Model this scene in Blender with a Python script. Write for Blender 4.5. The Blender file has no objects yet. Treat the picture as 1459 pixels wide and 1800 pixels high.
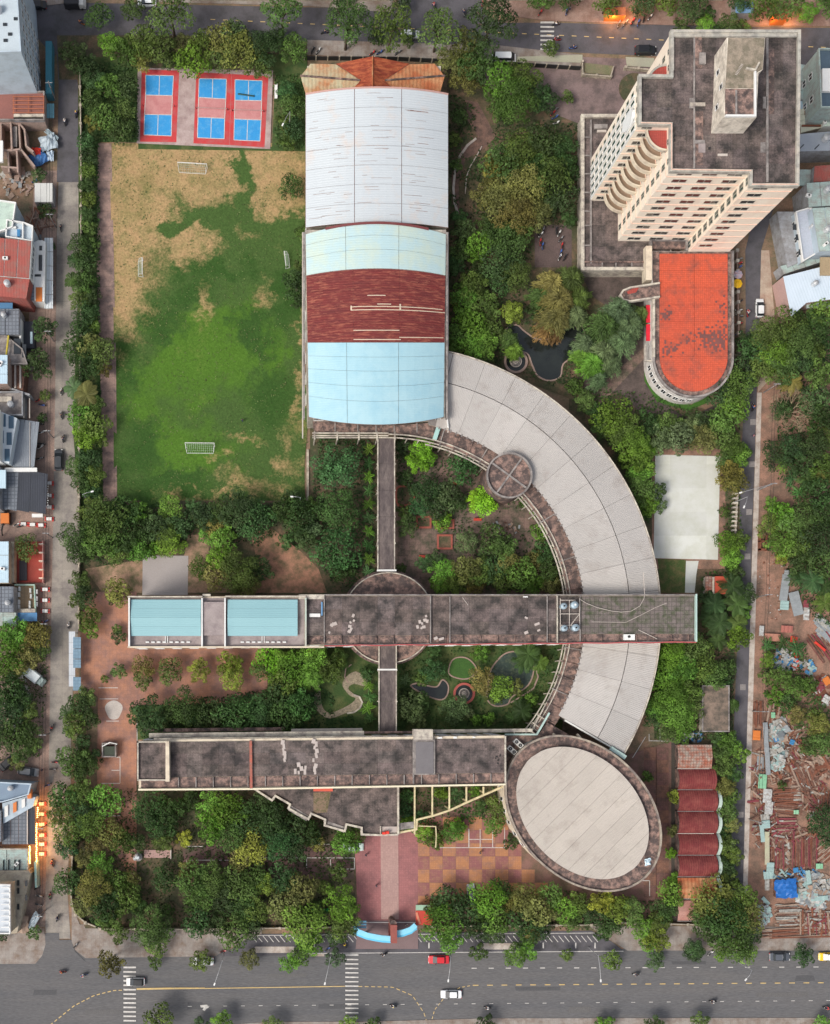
import bpy, math, random
from mathutils import Vector, Matrix
S = bpy.context.scene
COL = S.collection
R = random.Random(7)
# ---------------------------------------------------------------- camera, light, exposure
H = 270.0            # flying height of the camera (m)
F = 2160.0           # focal length in photograph pixels -> 8 px per metre on the ground
NX, NY = 490.0,1215.0   # the point straight below the camera, in photograph pixels
CAMX, CAMY = (NX - 729.5) / 8.0,(900.0 - NY) / 8.0
cam_d = bpy.data.cameras.new('camera')
cam = bpy.data.objects.new('camera', cam_d)
COL.objects.link(cam)
cam.location = (CAMX, CAMY, H)
cam_d.sensor_fit = 'VERTICAL'
cam_d.sensor_height = 36.0
cam_d.lens = F / 1800.0 * 36.0
cam_d.shift_x = (729.5 - NX) / 1800.0
cam_d.shift_y = (NY - 900.0) / 1800.0
cam_d.clip_start = 1.0
cam_d.clip_end = 4000.0
S.camera = cam
SUN_EL, SUN_AZ = math.radians(52), math.radians(238)      # from the south-west, veiled
world = bpy.data.worlds.new('World')
S.world = world
world.use_nodes = True
wn = world.node_tree.nodes
wl = world.node_tree.links
bg = wn['Background']
sky = wn.new('ShaderNodeTexSky')
sky.sky_type = 'NISHITA'
sky.sun_disc = False
sky.sun_elevation = SUN_EL
sky.sun_rotation = SUN_AZ
sky.air_density = 1.0
sky.dust_density = 4.0
sky.ozone_density = 0.6
hs = wn.new('ShaderNodeHueSaturation')      # veiled, nearly colourless sky
hs.inputs['Saturation'].default_value = .5
wl.new(sky.outputs[0], hs.inputs['Color'])
wl.new(hs.outputs[0], bg.inputs[0])
bg.inputs[1].default_value = 0.12
sun_d = bpy.data.lights.new('sun', 'SUN')
sun_d.energy = 1.6
sun_d.angle = math.radians(20)
sun_d.color = (1.0,0.93,0.84)
sun = bpy.data.objects.new('sun', sun_d)
COL.objects.link(sun)
sd = Vector((math.sin(SUN_AZ) * math.cos(SUN_EL), math.cos(SUN_AZ) * math.cos(SUN_EL), math.sin(SUN_EL)))
sun.rotation_euler = sd.to_track_quat('Z', 'Y').to_euler()
S.view_settings.view_transform = 'Standard'
S.view_settings.look = 'None'
S.view_settings.exposure = 0.55
S.view_settings.gamma = 1.0
S.view_settings.use_curve_mapping = False
S.cycles.max_bounces = 5
S.cycles.diffuse_bounces = 3
S.cycles.transparent_max_bounces = 4
S.cycles.use_denoising = True

# ---------------------------------------------------------------- placing and mesh helpers
def P(px, py, z=0.0):
    """World point at height z seen at photograph pixel (px, py)."""
    k = (H - z) / F
    return Vector((CAMX + (px - NX) * k, CAMY - (py - NY) * k, z))

class MB:
    """Collects faces; build() links them as ONE mesh object."""
    def __init__(s):
        s.v = []; s.f = []; s.m = []; s.cm = 0
    def face(s, pts):
        n = len(s.v); s.v.extend([tuple(p) for p in pts]); s.f.append(tuple(range(n, n + len(pts)))); s.m.append(s.cm)
    def mesh(s, vs, fs):
        n = len(s.v); s.v.extend([tuple(p) for p in vs])
        for f in fs:
            s.f.append(tuple(n + i for i in f)); s.m.append(s.cm)
    def prism(s, pts, z0, z1, bottom=False):
        """pts: world xy outline; walls from z0 to z1 and a cap on top."""
        n = len(pts)
        a = sum(pts[i][0] * pts[(i + 1) % n][1] - pts[(i + 1) % n][0] * pts[i][1] for i in range(n))
        if a < 0: pts = pts[::-1]
        vs = [(p[0], p[1], z0) for p in pts] + [(p[0], p[1], z1) for p in pts]
        fs = [(i, (i + 1) % n, n + (i + 1) % n, n + i) for i in range(n)] + [tuple(range(n, 2 * n))]
        if bottom: fs.append(tuple(range(n - 1,-1,-1)))
        s.mesh(vs, fs)
    def box(s, c, d, rz=0.0, ry=0.0):
        x, y, z = d[0] / 2, d[1] / 2, d[2] / 2
        mt = Matrix.Translation(Vector(c)) @ Matrix.Rotation(rz, 4,'Z') @ Matrix.Rotation(ry, 4,'Y')
        vs = [mt @ Vector((i * x, j * y, k * z)) for i in (-1,1) for j in (-1,1) for k in (-1,1)]
        s.mesh(vs, [(0,1,3,2),(4,6,7,5),(0,4,5,1),(2,3,7,6),(0,2,6,4),(1,5,7,3)])
    def pbox(s, x0, y0, x1, y1, z0, z1):
        """box whose top face covers that pixel rectangle when seen at height z1"""
        s.prism([P(x0, y0, z1), P(x1, y0, z1), P(x1, y1, z1), P(x0, y1, z1)], z0, z1, True)
    def ppoly(s, pp, z0, z1):
        s.prism([P(x, y, z1) for x, y in pp], z0, z1)
    def wall(s, pts, z0, z1, t, closed=False):
        """a wall of thickness t along world points pts (centre line)"""
        n = len(pts); L = []; Rr = []
        for i in range(n):
            a = Vector(pts[i - 1][:2]) if (i > 0 or closed) else None
            b = Vector(pts[i][:2]); c = Vector(pts[(i + 1) % n][:2]) if (i < n - 1 or closed) else None
            d1 = (b - a).normalized() if a is not None else (c - b).normalized()
            d2 = (c - b).normalized() if c is not None else d1
            n1 = Vector((-d1.y, d1.x)); n2 = Vector((-d2.y, d2.x)); m = (n1 + n2)
            if m.length < .1: m = n1
            m.normalize(); w = t / 2 / max(.35, m.dot(n1))
            L.append(b + m * w); Rr.append(b - m * w)
        vs = []
        for i in range(n):
            for q, z in ((Rr[i], z0),(L[i], z0),(L[i], z1),(Rr[i], z1)): vs.append((q.x, q.y, z))
        fs = []
        for i in range(n if closed else n - 1):
            a = 4 * i; b = 4 * ((i + 1) % n)
            for k in range(4):
                fs.append((a + k, a + (k + 1) % 4, b + (k + 1) % 4, b + k)[::-1])
        if not closed: fs += [(0,1,2,3),(4 * n - 1,4 * n - 2,4 * n - 3,4 * n - 4)]
        s.mesh(vs, fs)
    def tube(s, pts, r, n=6, r1=None):
        r1 = r if r1 is None else r1; pts = [Vector(p) for p in pts]; rings = []
        for i, p in enumerate(pts):
            d = (pts[min(i + 1, len(pts) - 1)] - pts[max(i - 1,0)]).normalized()
            u = d.orthogonal().normalized(); w = d.cross(u)
            rr = r + (r1 - r) * i / max(1, len(pts) - 1)
            rings.append([p + (u * math.cos(2 * math.pi * k / n) + w * math.sin(2 * math.pi * k / n)) * rr for k in range(n)])
        vs = [q for g in rings for q in g]; fs = []
        for i in range(len(pts) - 1):
            for k in range(n):
                fs.append((i * n + k, i * n + (k + 1) % n, (i + 1) * n + (k + 1) % n, (i + 1) * n + k))
        fs += [tuple(range(n - 1,-1,-1)), tuple((len(pts) - 1) * n + k for k in range(n))]
        s.mesh(vs, fs)
    def cyl(s, c, r, z0, z1, n=24, r1=None):
        r1 = r if r1 is None else r1
        vs = [(c[0] + r * math.cos(2 * math.pi * k / n), c[1] + r * math.sin(2 * math.pi * k / n), z0) for k in range(n)]
        vs += [(c[0] + r1 * math.cos(2 * math.pi * k / n), c[1] + r1 * math.sin(2 * math.pi * k / n), z1) for k in range(n)]
        s.mesh(vs, [(k, (k + 1) % n, n + (k + 1) % n, n + k) for k in range(n)] + [tuple(range(n, 2 * n)), tuple(range(n - 1,-1,-1))])
    def data(s, name, mats, org=(0,0,0), smooth=False):
        me = bpy.data.meshes.new(name)
        ox, oy, oz = org
        me.from_pydata([(x - ox, y - oy, z - oz) for x, y, z in s.v],[], s.f)
        for m in (mats if isinstance(mats, (list, tuple)) else [mats]): me.materials.append(m)
        if any(s.m): me.polygons.foreach_set('material_index', s.m)
        if smooth: me.polygons.foreach_set('use_smooth', [True] * len(s.f))
        me.update()
        return me
    def build(s, name, mats, parent=None, smooth=False, kind=None, org=None):
        if org is None: org = ORG.get(parent.name, (0,0,0)) if parent else (0,0,0)
        return link(name, s.data(name, mats, org, smooth), parent, kind)

ORG = {}
def link(name, me, parent=None, kind=None, loc=None, rz=0):
    o = bpy.data.objects.new(name, me); COL.objects.link(o)
    if parent:
        o.parent = parent; ORG[o.name] = ORG.get(parent.name, (0,0,0))
    if kind: o['kind'] = kind
    if loc is not None: o.location = loc
    if rz: o.rotation_euler[2] = rz
    return o
def tag(o, label=None, cat=None, group=None, kind=None):
    if label: o['label'] = label
    if cat: o['category'] = cat
    if group: o['group'] = group
    if kind: o['kind'] = kind
    return o
def thing(name, label, cat, loc=(0,0,0), group=None, rz=0):
    """Empty at the thing's base; children are built in world coordinates unless it is a prototype"""
    o = bpy.data.objects.new(name, None); COL.objects.link(o)
    o.location = loc; o.rotation_euler[2] = rz; ORG[o.name] = tuple(loc)
    o.empty_display_size = .5
    return tag(o, label, cat, group)
def copy_tree(o, parent=None):
    c = o.copy(); COL.objects.link(c)
    if parent: c.parent = parent
    for ch in o.children: copy_tree(ch, c)
    return c
def kill(o):
    for c in list(o.children): kill(c)
    bpy.data.objects.remove(o)

# ---------------------------------------------------------------- procedural materials
MATS = {}
def lin(c):
    return tuple(c) + (1.0,) if len(c) == 3 else c
def mat(name, c1, c2=None, c3=None, s1=.35, s2=2.5, grain=.18, rough=.85, bump=.25, stretch=(1,1,1), rot=0, amt=.5, metal=0,
        corr=None, stain=.5, grid=None, gridw=.06, gridc=.6, grids=0, polar=None, emit=None, spec=.3, objcol=False, edge=.12):
    """c1/c2 mottled by broad noise, c3 = patchy stains; corr=(angle deg, period m) gives corrugated relief; grid=(px,py) joints; """
    if name in MATS: return MATS[name]
    m = bpy.data.materials.new(name); MATS[name] = m; m.use_nodes = True
    nt = m.node_tree; N = nt.nodes; L = nt.links; b = N['Principled BSDF']
    def new(t, **kw):
        n = N.new(t)
        for k, v in kw.items(): setattr(n, k, v)
        return n
    geo = new('ShaderNodeNewGeometry')
    mp = new('ShaderNodeMapping'); mp.inputs['Scale'].default_value = stretch; mp.inputs['Rotation'].default_value = (0,0, math.radians(rot))
    L.new(geo.outputs['Position'], mp.inputs[0])
    def noise(scale, det=4, ro=.6):
        n = new('ShaderNodeTexNoise'); n.inputs['Scale'].default_value = scale; n.inputs['Detail'].default_value = det
        n.inputs['Roughness'].default_value = ro; L.new(mp.outputs[0], n.inputs['Vector']); return n.outputs[0]
    def ramp(src, a, bb):
        r = new('ShaderNodeMapRange'); r.inputs[1].default_value = a; r.inputs[2].default_value = bb; L.new(src, r.inputs[0]); return r.outputs[0]
    def mix(fac, A, B, bt='MIX'):
        x = new('ShaderNodeMix', data_type='RGBA', blend_type=bt)
        if isinstance(fac, float): x.inputs[0].default_value = fac
        else: L.new(fac, x.inputs[0])
        for s, i in ((A, 6),(B, 7)):
            if isinstance(s, tuple): x.inputs[i].default_value = lin(s)
            else: L.new(s, x.inputs[i])
        return x.outputs[2]
    def mth(op, a, bb=None):
        x = new('ShaderNodeMath', operation=op)
        for i, s in ((0, a),(1, bb)):
            if s is None: continue
            if isinstance(s, (int, float)): x.inputs[i].default_value = s
            else: L.new(s, x.inputs[i])
        return x.outputs[0]
    n1 = noise(s1)
    col = mix(ramp(n1,.5 - amt * .5,.5 + amt * .5), c1, c2 or c1)
    if c3:
        n3 = noise(s1 * 1.7 + .13,5,.68)
        col = mix(ramp(n3,.62 - stain * .3 - edge, .62 - stain * .3 + edge), col, c3)
    n2 = noise(s2 * 2,3,.7)
    g = new('ShaderNodeMapRange'); g.inputs[1].default_value = .25; g.inputs[2].default_value = .75
    g.inputs[3].default_value = 1 - grain; g.inputs[4].default_value = 1 + grain; L.new(n2, g.inputs[0])
    col = mix(1.0, col, g.outputs[0],'MULTIPLY')
    hgt = n2
    if grid:
        br = new('ShaderNodeTexBrick'); br.offset = grids; br.inputs['Scale'].default_value = 1; br.inputs['Mortar Size'].default_value = gridw
        br.inputs['Brick Width'].default_value = grid[0]; br.inputs['Row Height'].default_value = grid[1]
        br.inputs['Color1'].default_value = (1,1,1,1); br.inputs['Color2'].default_value = (.86,.86,.86,1)
        br.inputs['Mortar'].default_value = (gridc, gridc, gridc, 1); L.new(geo.outputs['Position'], br.inputs[0])
        col = mix(1.0, col, br.outputs[0],'MULTIPLY')
    if objcol:
        oi = new('ShaderNodeObjectInfo'); col = mix(1.0, col, oi.outputs['Color'],'MULTIPLY')
    L.new(col, b.inputs['Base Color'])
    if corr or polar:
        sp = new('ShaderNodeSeparateXYZ'); L.new(geo.outputs['Position'], sp.inputs[0])
        if polar:
            a = mth('ARCTAN2', mth('SUBTRACT', sp.outputs[1], polar[1]), mth('SUBTRACT', sp.outputs[0], polar[0]))
            w = mth('SINE', mth('MULTIPLY', a, polar[2]))
        else:
            t = math.radians(corr[0])
            w = mth('ADD', mth('MULTIPLY', sp.outputs[0], math.cos(t) * 2 * math.pi / corr[1]), mth('MULTIPLY', sp.outputs[1], math.sin(t) * 2 * math.pi / corr[1]))
            w = mth('SINE', w)
        hgt = mth('ADD', mth('MULTIPLY', w, .8), mth('MULTIPLY', n2,.5))
    bp = new('ShaderNodeBump'); bp.inputs['Strength'].default_value = bump; bp.inputs['Distance'].default_value = .12
    L.new(hgt, bp.inputs['Height']); L.new(bp.outputs[0], b.inputs['Normal'])
    b.inputs['Roughness'].default_value = rough; b.inputs['Metallic'].default_value = metal
    b.inputs['Specular IOR Level'].default_value = spec
    if emit:
        b.inputs['Emission Color'].default_value = lin(emit[0]); b.inputs['Emission Strength'].default_value = emit[1]
    return m
def paint(name, c, rough=.45, **k):
    return mat(name, c, tuple(x * .85 for x in c), s1=.8, grain=.06, rough=rough, bump=.02, **k)

M_concrete = mat('concrete', (.34,.31,.29),(.25,.225,.21),(.13,.115,.11), s1=.25, stain=.35)
M_roofdark = mat('weathered_roof', (.21,.163,.15),(.125,.1,.094),(.045,.04,.038), s1=.16, s2=2.2, stain=.36, grain=.4, objcol=True, grid=(.55,.55), gridw=.04, gridc=.75)
M_roofledge = mat('blackened_ledge', (.12,.09,.082),(.045,.036,.035),(.34,.22,.18), s1=.35, stain=.2, grain=.35)
M_cream = mat('cream_render', (.66,.58,.45),(.56,.48,.37),(.4,.33,.26), s1=.2, stain=.12, grain=.06, bump=.06)
M_creamtop = mat('cream_coping', (.6,.56,.46),(.42,.37,.31),(.24,.21,.19), s1=.4, stain=.3, grain=.12)
M_tower = mat('peach_render', (.82,.75,.64),(.8,.7,.57),(.74,.6,.49), s1=.09, stain=.12, grain=.05, bump=.05, stretch=(1,1,.35))
M_white = mat('white_paint', (.72,.72,.7),(.6,.6,.58), s1=.3, grain=.06)
M_glass = mat('dark_glass', (.03,.035,.04),(.02,.025,.03), rough=.15, grain=.02, bump=0, spec=.6)
M_greenglass = mat('green_glass', (.03,.08,.07),(.02,.05,.045), rough=.2, grain=.02, bump=0, spec=.6)
M_steel = mat('galvanised_steel', (.42,.43,.44),(.34,.35,.36), rough=.5, metal=.3)
M_black = mat('black_rubber', (.02,.02,.02),(.03,.03,.03), rough=.7)
M_wood = mat('wood_bark', (.12,.085,.06),(.08,.06,.045), s1=1.5)
M_redpipe = paint('red_pipe', (.45,.1,.1))
M_rail = mat('pale_rail', (.5,.45,.4),(.4,.35,.31), s1=.8, grain=.1)

def panels(root, x0, x1, f0, f1, z0, z1, nx, ny, m=None, name='roof_slab', amp=.16):
    """a roof surface cast in separate slabs, each weathered a little differently"""
    for i in range(nx):
        for j in range(ny):
            a, c = x0 + (x1 - x0) * i / nx + .12, x0 + (x1 - x0) * (i + 1) / nx - .12
            yy = lambda x, f: f0(x) + (f1(x) - f0(x)) * f
            b = MB(); b.ppoly([(a, yy(a, j / ny) + .1),(c, yy(c, j / ny) + .1),(c, yy(c, (j + 1) / ny) - .1),(a, yy(a, (j + 1) / ny) - .1)], z0, z1)
            o = b.build(name, m or M_roofdark, root); v = 1 + R.uniform(-amp, amp); o.color = (v * R.uniform(.97,1.04), v, v * R.uniform(.96,1.03),1)
# ---------------------------------------------------------------- ground, roads, paving
LV = 0.03
SHC = [0]
def sheet(name, pp, lvl, m, kind='structure', parent=None, z=None, sub=None):
    SHC[0] += 1; b = MB(); z = (lvl * LV if z is None else z) + .0004 * SHC[0]
    b.face([P(x, y, z) for x, y in (pp if sum(pp[i][0] * pp[(i + 1) % len(pp)][1] - pp[(i + 1) % len(pp)][0] * pp[i][1] for i in range(len(pp))) < 0 else pp[::-1])])
    return b.build(name, m, parent, kind=kind)
g_soil = mat('red_earth', (.28,.165,.11),(.19,.13,.09),(.11,.1,.06), s1=.06, s2=1.2, stain=.35, grain=.3)
g_garden = mat('garden_soil', (.075,.065,.04),(.045,.06,.025),(.16,.1,.065), s1=.12, s2=1.5, stain=.2, grain=.35)  # the planted earth's own dark brown-green
g_asph = mat('asphalt', (.108,.108,.114),(.086,.087,.092),(.13,.124,.122), s1=.05, s2=4, stain=.3, grain=.3, edge=.2, stretch=(.12,1,1))
g_asph2 = mat('lane_asphalt', (.105,.1,.11),(.085,.08,.09),(.06,.058,.06), s1=.1, s2=5, stain=.15, grain=.25)
g_lane = mat('lane_concrete', (.34,.31,.27),(.27,.245,.21),(.19,.17,.16), s1=.08, stain=.3, grain=.15, grid=(3.1,4.2), gridw=.05, gridc=.8)
g_walk = mat('pavement_tiles', (.33,.3,.27),(.26,.23,.21),(.2,.15,.12), s1=.12, stain=.3, grain=.15, grid=(.9,.9), gridw=.05, gridc=.85)
g_kerb = mat('kerb_concrete', (.5,.45,.4),(.42,.37,.33),(.3,.24,.2), s1=.3, stain=.25, grain=.12)
g_path = mat('worn_track', (.38,.26,.205),(.26,.17,.15),(.12,.09,.085), s1=.12, stain=.35, grain=.2, grid=(6,3.3), gridw=.05, gridc=.75)
g_dirt = mat('red_dirt', (.34,.19,.135),(.24,.14,.1),(.14,.095,.07), s1=.1, s2=2, stain=.3, grain=.3)
g_yard = mat('orange_paving', (.42,.2,.12),(.34,.17,.12),(.24,.14,.12), s1=.07, stain=.35, grain=.2, grid=(.8,.8), gridw=.05, gridc=.85)
g_pink = mat('pink_paving', (.37,.155,.15),(.31,.13,.13),(.24,.11,.11), s1=.06, stain=.25, grain=.15, grid=(.5,.5), gridw=.06, gridc=.85)
g_pale = mat('pale_pink_paving', (.42,.27,.24),(.36,.23,.21), s1=.1, grain=.15, grid=(.5,.5), gridw=.05, gridc=.88)
g_court = mat('courtyard_flags', (.26,.165,.14),(.17,.12,.1),(.07,.07,.045), s1=.15, stain=.35, grain=.3, grid=(1.2,1.2), gridw=.06, gridc=.75)
g_slab = mat('bleached_slab', (.62,.64,.6),(.56,.56,.52),(.52,.53,.46), s1=.08, stain=.3, grain=.05, grid=(8,5.2), gridw=.03, gridc=.9)
g_grey = mat('grey_slab', (.36,.33,.32),(.32,.29,.28), s1=.1, grain=.1)
g_lawn = mat('dark_lawn', (.045,.085,.02),(.03,.06,.018),(.1,.11,.04), s1=.12, stain=.2, grain=.35)  # dark green grass with olive patches
g_water = mat('pond_water', (.012,.015,.015),(.022,.027,.024), rough=.08, grain=.05, bump=.03, spec=.6)
b = MB(); b.face([(-700,-700,0),(700,-700,0),(700,700,0),(-700,700,0)]); b.build('ground', g_soil, kind='structure')

def field_mat():
    m = bpy.data.materials.new('sports_turf'); m.use_nodes = True
    nt = m.node_tree; N = nt.nodes; L = nt.links; bs = N['Principled BSDF']
    geo = N.new('ShaderNodeNewGeometry')
    def nz(s, d=5, ro=.6):
        n = N.new('ShaderNodeTexNoise'); n.inputs['Scale'].default_value = s; n.inputs['Detail'].default_value = d; n.inputs['Roughness'].default_value = ro
        L.new(geo.outputs['Position'], n.inputs['Vector']); return n.outputs[0]
    def op(o, a, c=0., d=None):
        x = N.new('ShaderNodeMath'); x.operation = o
        for i, s in enumerate((a, c, d)):
            if s is None: continue
            if isinstance(s, (int, float)): x.inputs[i].default_value = s
            else: L.new(s, x.inputs[i])
        return x.outputs[0]
    def mr(s, a, c, lo=0., hi=1.):
        r = N.new('ShaderNodeMapRange'); r.interpolation_type = 'SMOOTHSTEP'
        for i, v in ((1, a),(2, c),(3, lo),(4, hi)): r.inputs[i].default_value = v
        L.new(s, r.inputs[0]); return r.outputs[0]
    def mx(f, A, B, bt='MIX'):
        x = N.new('ShaderNodeMix'); x.data_type = 'RGBA'; x.blend_type = bt
        if isinstance(f, float): x.inputs[0].default_value = f
        else: L.new(f, x.inputs[0])
        for s, i in ((A, 6),(B, 7)):
            if isinstance(s, tuple): x.inputs[i].default_value = lin(s)
            else: L.new(s, x.inputs[i])
        return x.outputs[2]
    wv = N.new('ShaderNodeTexNoise'); wv.inputs['Scale'].default_value = .16; wv.inputs['Detail'].default_value = 5; wv.inputs['Roughness'].default_value = .65; L.new(geo.outputs['Position'], wv.inputs['Vector'])
    vm = N.new('ShaderNodeVectorMath'); vm.operation = 'MULTIPLY_ADD'; vm.inputs[1].default_value = (17,17,0); L.new(wv.outputs['Color'], vm.inputs[0])
    vo = N.new('ShaderNodeVectorMath'); vo.operation = 'SUBTRACT'; vo.inputs[1].default_value = (8.5,8.5,0); L.new(geo.outputs['Position'], vo.inputs[0]); L.new(vo.outputs[0], vm.inputs[2])
    sp = N.new('ShaderNodeSeparateXYZ'); L.new(vm.outputs[0], sp.inputs[0])
    def blob(px, py, rx, ry):                     # worn patches and lush patches where the photo shows them
        c = P(px, py)
        dx = op('DIVIDE', op('SUBTRACT', sp.outputs[0], c.x), rx / 8); dy = op('DIVIDE', op('SUBTRACT', sp.outputs[1], c.y), ry / 8)
        d = op('SQRT', op('ADD', op('MULTIPLY', dx, dx), op('MULTIPLY', dy, dy)))
        return mr(d, 1.6,.2)
    n1 = nz(.09); n2 = nz(.35,6,.7); n3 = nz(2.2,4,.75)
    dry = None
    for q in ((300,290,200,100),(470,290,110,90),(215,420,75,150),(215,500,50,110),(330,430,60,35),(360,545,18,32),(500,340,50,80),(455,850,70,20),(370,872,90,9),
              (505,800,22,60),(390,806,22,10),(420,770,40,8),(532,640,9,120),(460,520,22,30),(260,390,70,70),(410,400,60,20)):
        bl = blob(*q); bl = op('MULTIPLY', bl, 1. if q[1] < 440 or q[0] < 240 else .62); dry = bl if dry is None else op('MAXIMUM', dry, bl)
    for q in ((430,300,14,70),(400,390,60,22),(505,410,30,30),(300,400,35,16)):
        dry = op('MAXIMUM', op('SUBTRACT', dry, blob(*q)),0.)
    dry = op('ADD', dry, op('MULTIPLY', op('ADD', op('SUBTRACT', n1,.5), op('SUBTRACT', n2,.5)),1.1))
    dry = mr(op('ADD', dry, op('MULTIPLY', op('SUBTRACT', n3,.5),.9)),.12,1.08)
    lush = None
    for q in ((350,600,50,60),(420,570,50,60),(390,640,90,60),(300,650,60,90),(430,620,30,90),(330,790,90,60),(250,680,50,60),(480,620,30,60)):
        bl = blob(*q); lush = bl if lush is None else op('MAXIMUM', lush, bl)
    lush = mr(op('ADD', lush, op('MULTIPLY', op('SUBTRACT', n1,.5),2.2)),.1,1.)
    deep = None
    for q in ((450,590,45,55),(290,570,45,35),(380,480,90,22),(500,520,38,60),(250,780,40,60),(480,700,50,60),(300,850,90,30),(340,520,50,25),(220,650,30,60)):
        bl = blob(*q); deep = bl if deep is None else op('MAXIMUM', deep, bl)
    deep = mr(op('ADD', deep, op('MULTIPLY', op('SUBTRACT', n2,.5),1.6)),.2,1.)
    green = mx(lush, (.055,.1,.027),(.068,.145,.02))
    green = mx(deep, green, (.035,.08,.018))
    green = mx(mr(n2,.6,.95), green, (.13,.15,.05))
    tan = mx(mr(n2,.35,.65),(.3,.225,.105),(.37,.245,.125))
    tan = mx(mr(n1,.52,.72), tan, (.19,.165,.065))
    col = mx(dry, green, tan)
    col = mx(1., col, mr(n3,.3,.7,.8,1.2),'MULTIPLY')
    L.new(col, bs.inputs['Base Color']); bs.inputs['Roughness'].default_value = .95; bs.inputs['Specular IOR Level'].default_value = .1
    bp = N.new('ShaderNodeBump'); bp.inputs['Strength'].default_value = .6; bp.inputs['Distance'].default_value = .2
    L.new(op('ADD', n3, op('MULTIPLY', n2,1.5)), bp.inputs['Height']); L.new(bp.outputs[0], bs.inputs['Normal'])
    return m
M_field = field_mat()

# roads
sheet('south_road', [(-700,1668),(2200,1668),(2200,2400),(-700,2400)],1, g_asph)
sheet('north_road', [(-700,-34),(100,4),(600,14),(700,14),(760,8),(820,8),(880,40),(960,40),(1500,50),(2300,50),(2300,118),(1500,112),(1180,100),(1000,92),(550,74),(300,62),(130,62),(95,100),(60,60),(-700,40)],1, g_asph2)
sheet('north_side_road', [(700,16),(715,-500),(800,-500),(850,30)],2, g_asph2)
sheet('left_lane_asphalt', [(98,60),(128,60),(137,150),(138,320),(100,320),(103,150)],3, g_asph2)
sheet('left_lane', [(103,318),(139,318),(141,450),(135,560),(128,740),(137,880),(138,1100),(125,1250),(124,1450),(118,1560),(124,1650),(80,1650),(80,1560),(85,1400),(88,1200),(93,930),(97,700),(100,400)],2, g_lane)
sheet('lane_mouth', [(80,1640),(104,1640),(104,1652),(125,1652),(132,1672),(150,1690),(60,1690),(74,1672)],4, g_asph)
sheet('right_lane', [(1405,90),(1440,90),(1350,400),(1338,440),(1335,560),(1330,700),(1322,950),(1312,1330),(1306,1570),(1282,1570),(1289,1330),(1297,950),(1307,720),(1311,560),(1310,440),(1320,400)],3, g_asph2)
b = MB(); zz = .12
b.prism([P(x, y, zz) for x, y in ((1331,690),(1339,690),(1332,950),(1321,1330),(1314,1570),(1306,1570),(1312,1330),(1323,950))],0, zz)
b.build('right_kerb', g_kerb, kind='structure')
sheet('right_sidewalk', [(1338,440),(1352,440),(1362,560),(1352,668),(1332,690),(1335,560)],2, mat('sandy_walk', (.46,.38,.3),(.4,.32,.25),(.33,.22,.17), s1=.15, stain=.3, grain=.15, grid=(1.2,1.2), gridw=.05, gridc=.9))
sheet('scrapyard_ground', [(1325,640),(1370,660),(2200,660),(2200,1662),(1300,1662),(1314,1560),(1321,1330),(1332,950)],1.5, g_dirt)
sheet('lane_verge', [(60,300),(100,300),(97,700),(93,930),(88,1200),(85,1400),(80,1560),(80,1630),(0,1630),(-300,1630),(-300,900),(40,880)],1.5, mat('lane_verge', (.33,.23,.185),(.26,.18,.15),(.17,.13,.11), s1=.12, stain=.3, grain=.3))
# pavements with a kerb step
def slab(name, pp, z, m):
    b = MB(); b.ppoly(pp, 0, z); return b.build(name, m, kind='structure')
slab('south_pavement', [(-300,1632),(78,1632),(80,1660),(74,1680),(62,1694),(-300,1696)],.14, g_walk)
slab('south_pavement', [(126,1560),(130,1600),(140,1625),(460,1632),(460,1642),(435,1650),(378,1681),(150,1684),(132,1670),(126,1655)],.13, g_walk)
slab('south_pavement', [(1035,1628),(1320,1628),(2200,1655),(2200,1670),(1290,1671),(1103,1671),(1065,1648)],.12, g_walk)
slab('south_pavement', [(-400,1800),(80,2000),(240,1812),(480,1796),(640,1796),(860,1790),(2200,1788),(2200,2300),(-400,2300)],.14, g_walk)
slab('north_pavement', [(-700,-60),(130,-60),(120,5),(60,12),(-700,-20)],.13, g_walk)
slab('north_pavement', [(240,2),(540,10),(690,22),(690,0),(704,-300),(240,-300)],.14, g_walk)
slab('north_pavement', [(856,0),(880,26),(960,36),(1180,44),(2200,50),(2200,-300),(830,-300)],.14, mat('north_tiles', (.34,.23,.18),(.28,.19,.16),(.22,.13,.1), s1=.1, stain=.3, grain=.2, grid=(.9,.9), gridw=.05, gridc=.85))
slab('north_pavement', [(540,70),(880,80),(1020,96),(1020,116),(780,106),(540,96)],.12, g_walk)
sheet('forecourt', [(790,118),(1022,118),(1022,100),(1180,106),(1180,210),(1030,210),(1030,520),(940,520),(860,300),(790,300)],2, mat('forecourt', (.235,.17,.16),(.18,.13,.125),(.11,.085,.08), s1=.08, stain=.35, grain=.2))
# school ground
sheet('hedge_bed', [(138,100),(243,100),(243,250),(175,250),(178,400),(178,640),(185,880),(150,1110),(142,1110),(142,900),(128,760),(138,500)],4, g_lawn)
sheet('running_track', [(172,252),(196,252),(200,450),(204,640),(206,890),(182,890),(176,650),(170,480)],5, g_path)
b = MB()   # the turf, gently uneven
nx_, ny_ = 48,84
vs = []
for j in range(ny_ + 1):
    for i in range(nx_ + 1):
        u, v = i / nx_, j / ny_
        q = P(192 + 8 * min(1, v * 2) + u * (346 - 8 * min(1, v * 2)) + 3 * math.sin(v * 19) * (u > .98),252 + v * 640)
        vs.append((q.x, q.y, .13 + .05 * math.sin(q.x * .3) * math.cos(q.y * .23)))
b.mesh(vs, [(j * (nx_ + 1) + i, (j + 1) * (nx_ + 1) + i, (j + 1) * (nx_ + 1) + i + 1, j * (nx_ + 1) + i + 1) for j in range(ny_) for i in range(nx_)])
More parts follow.
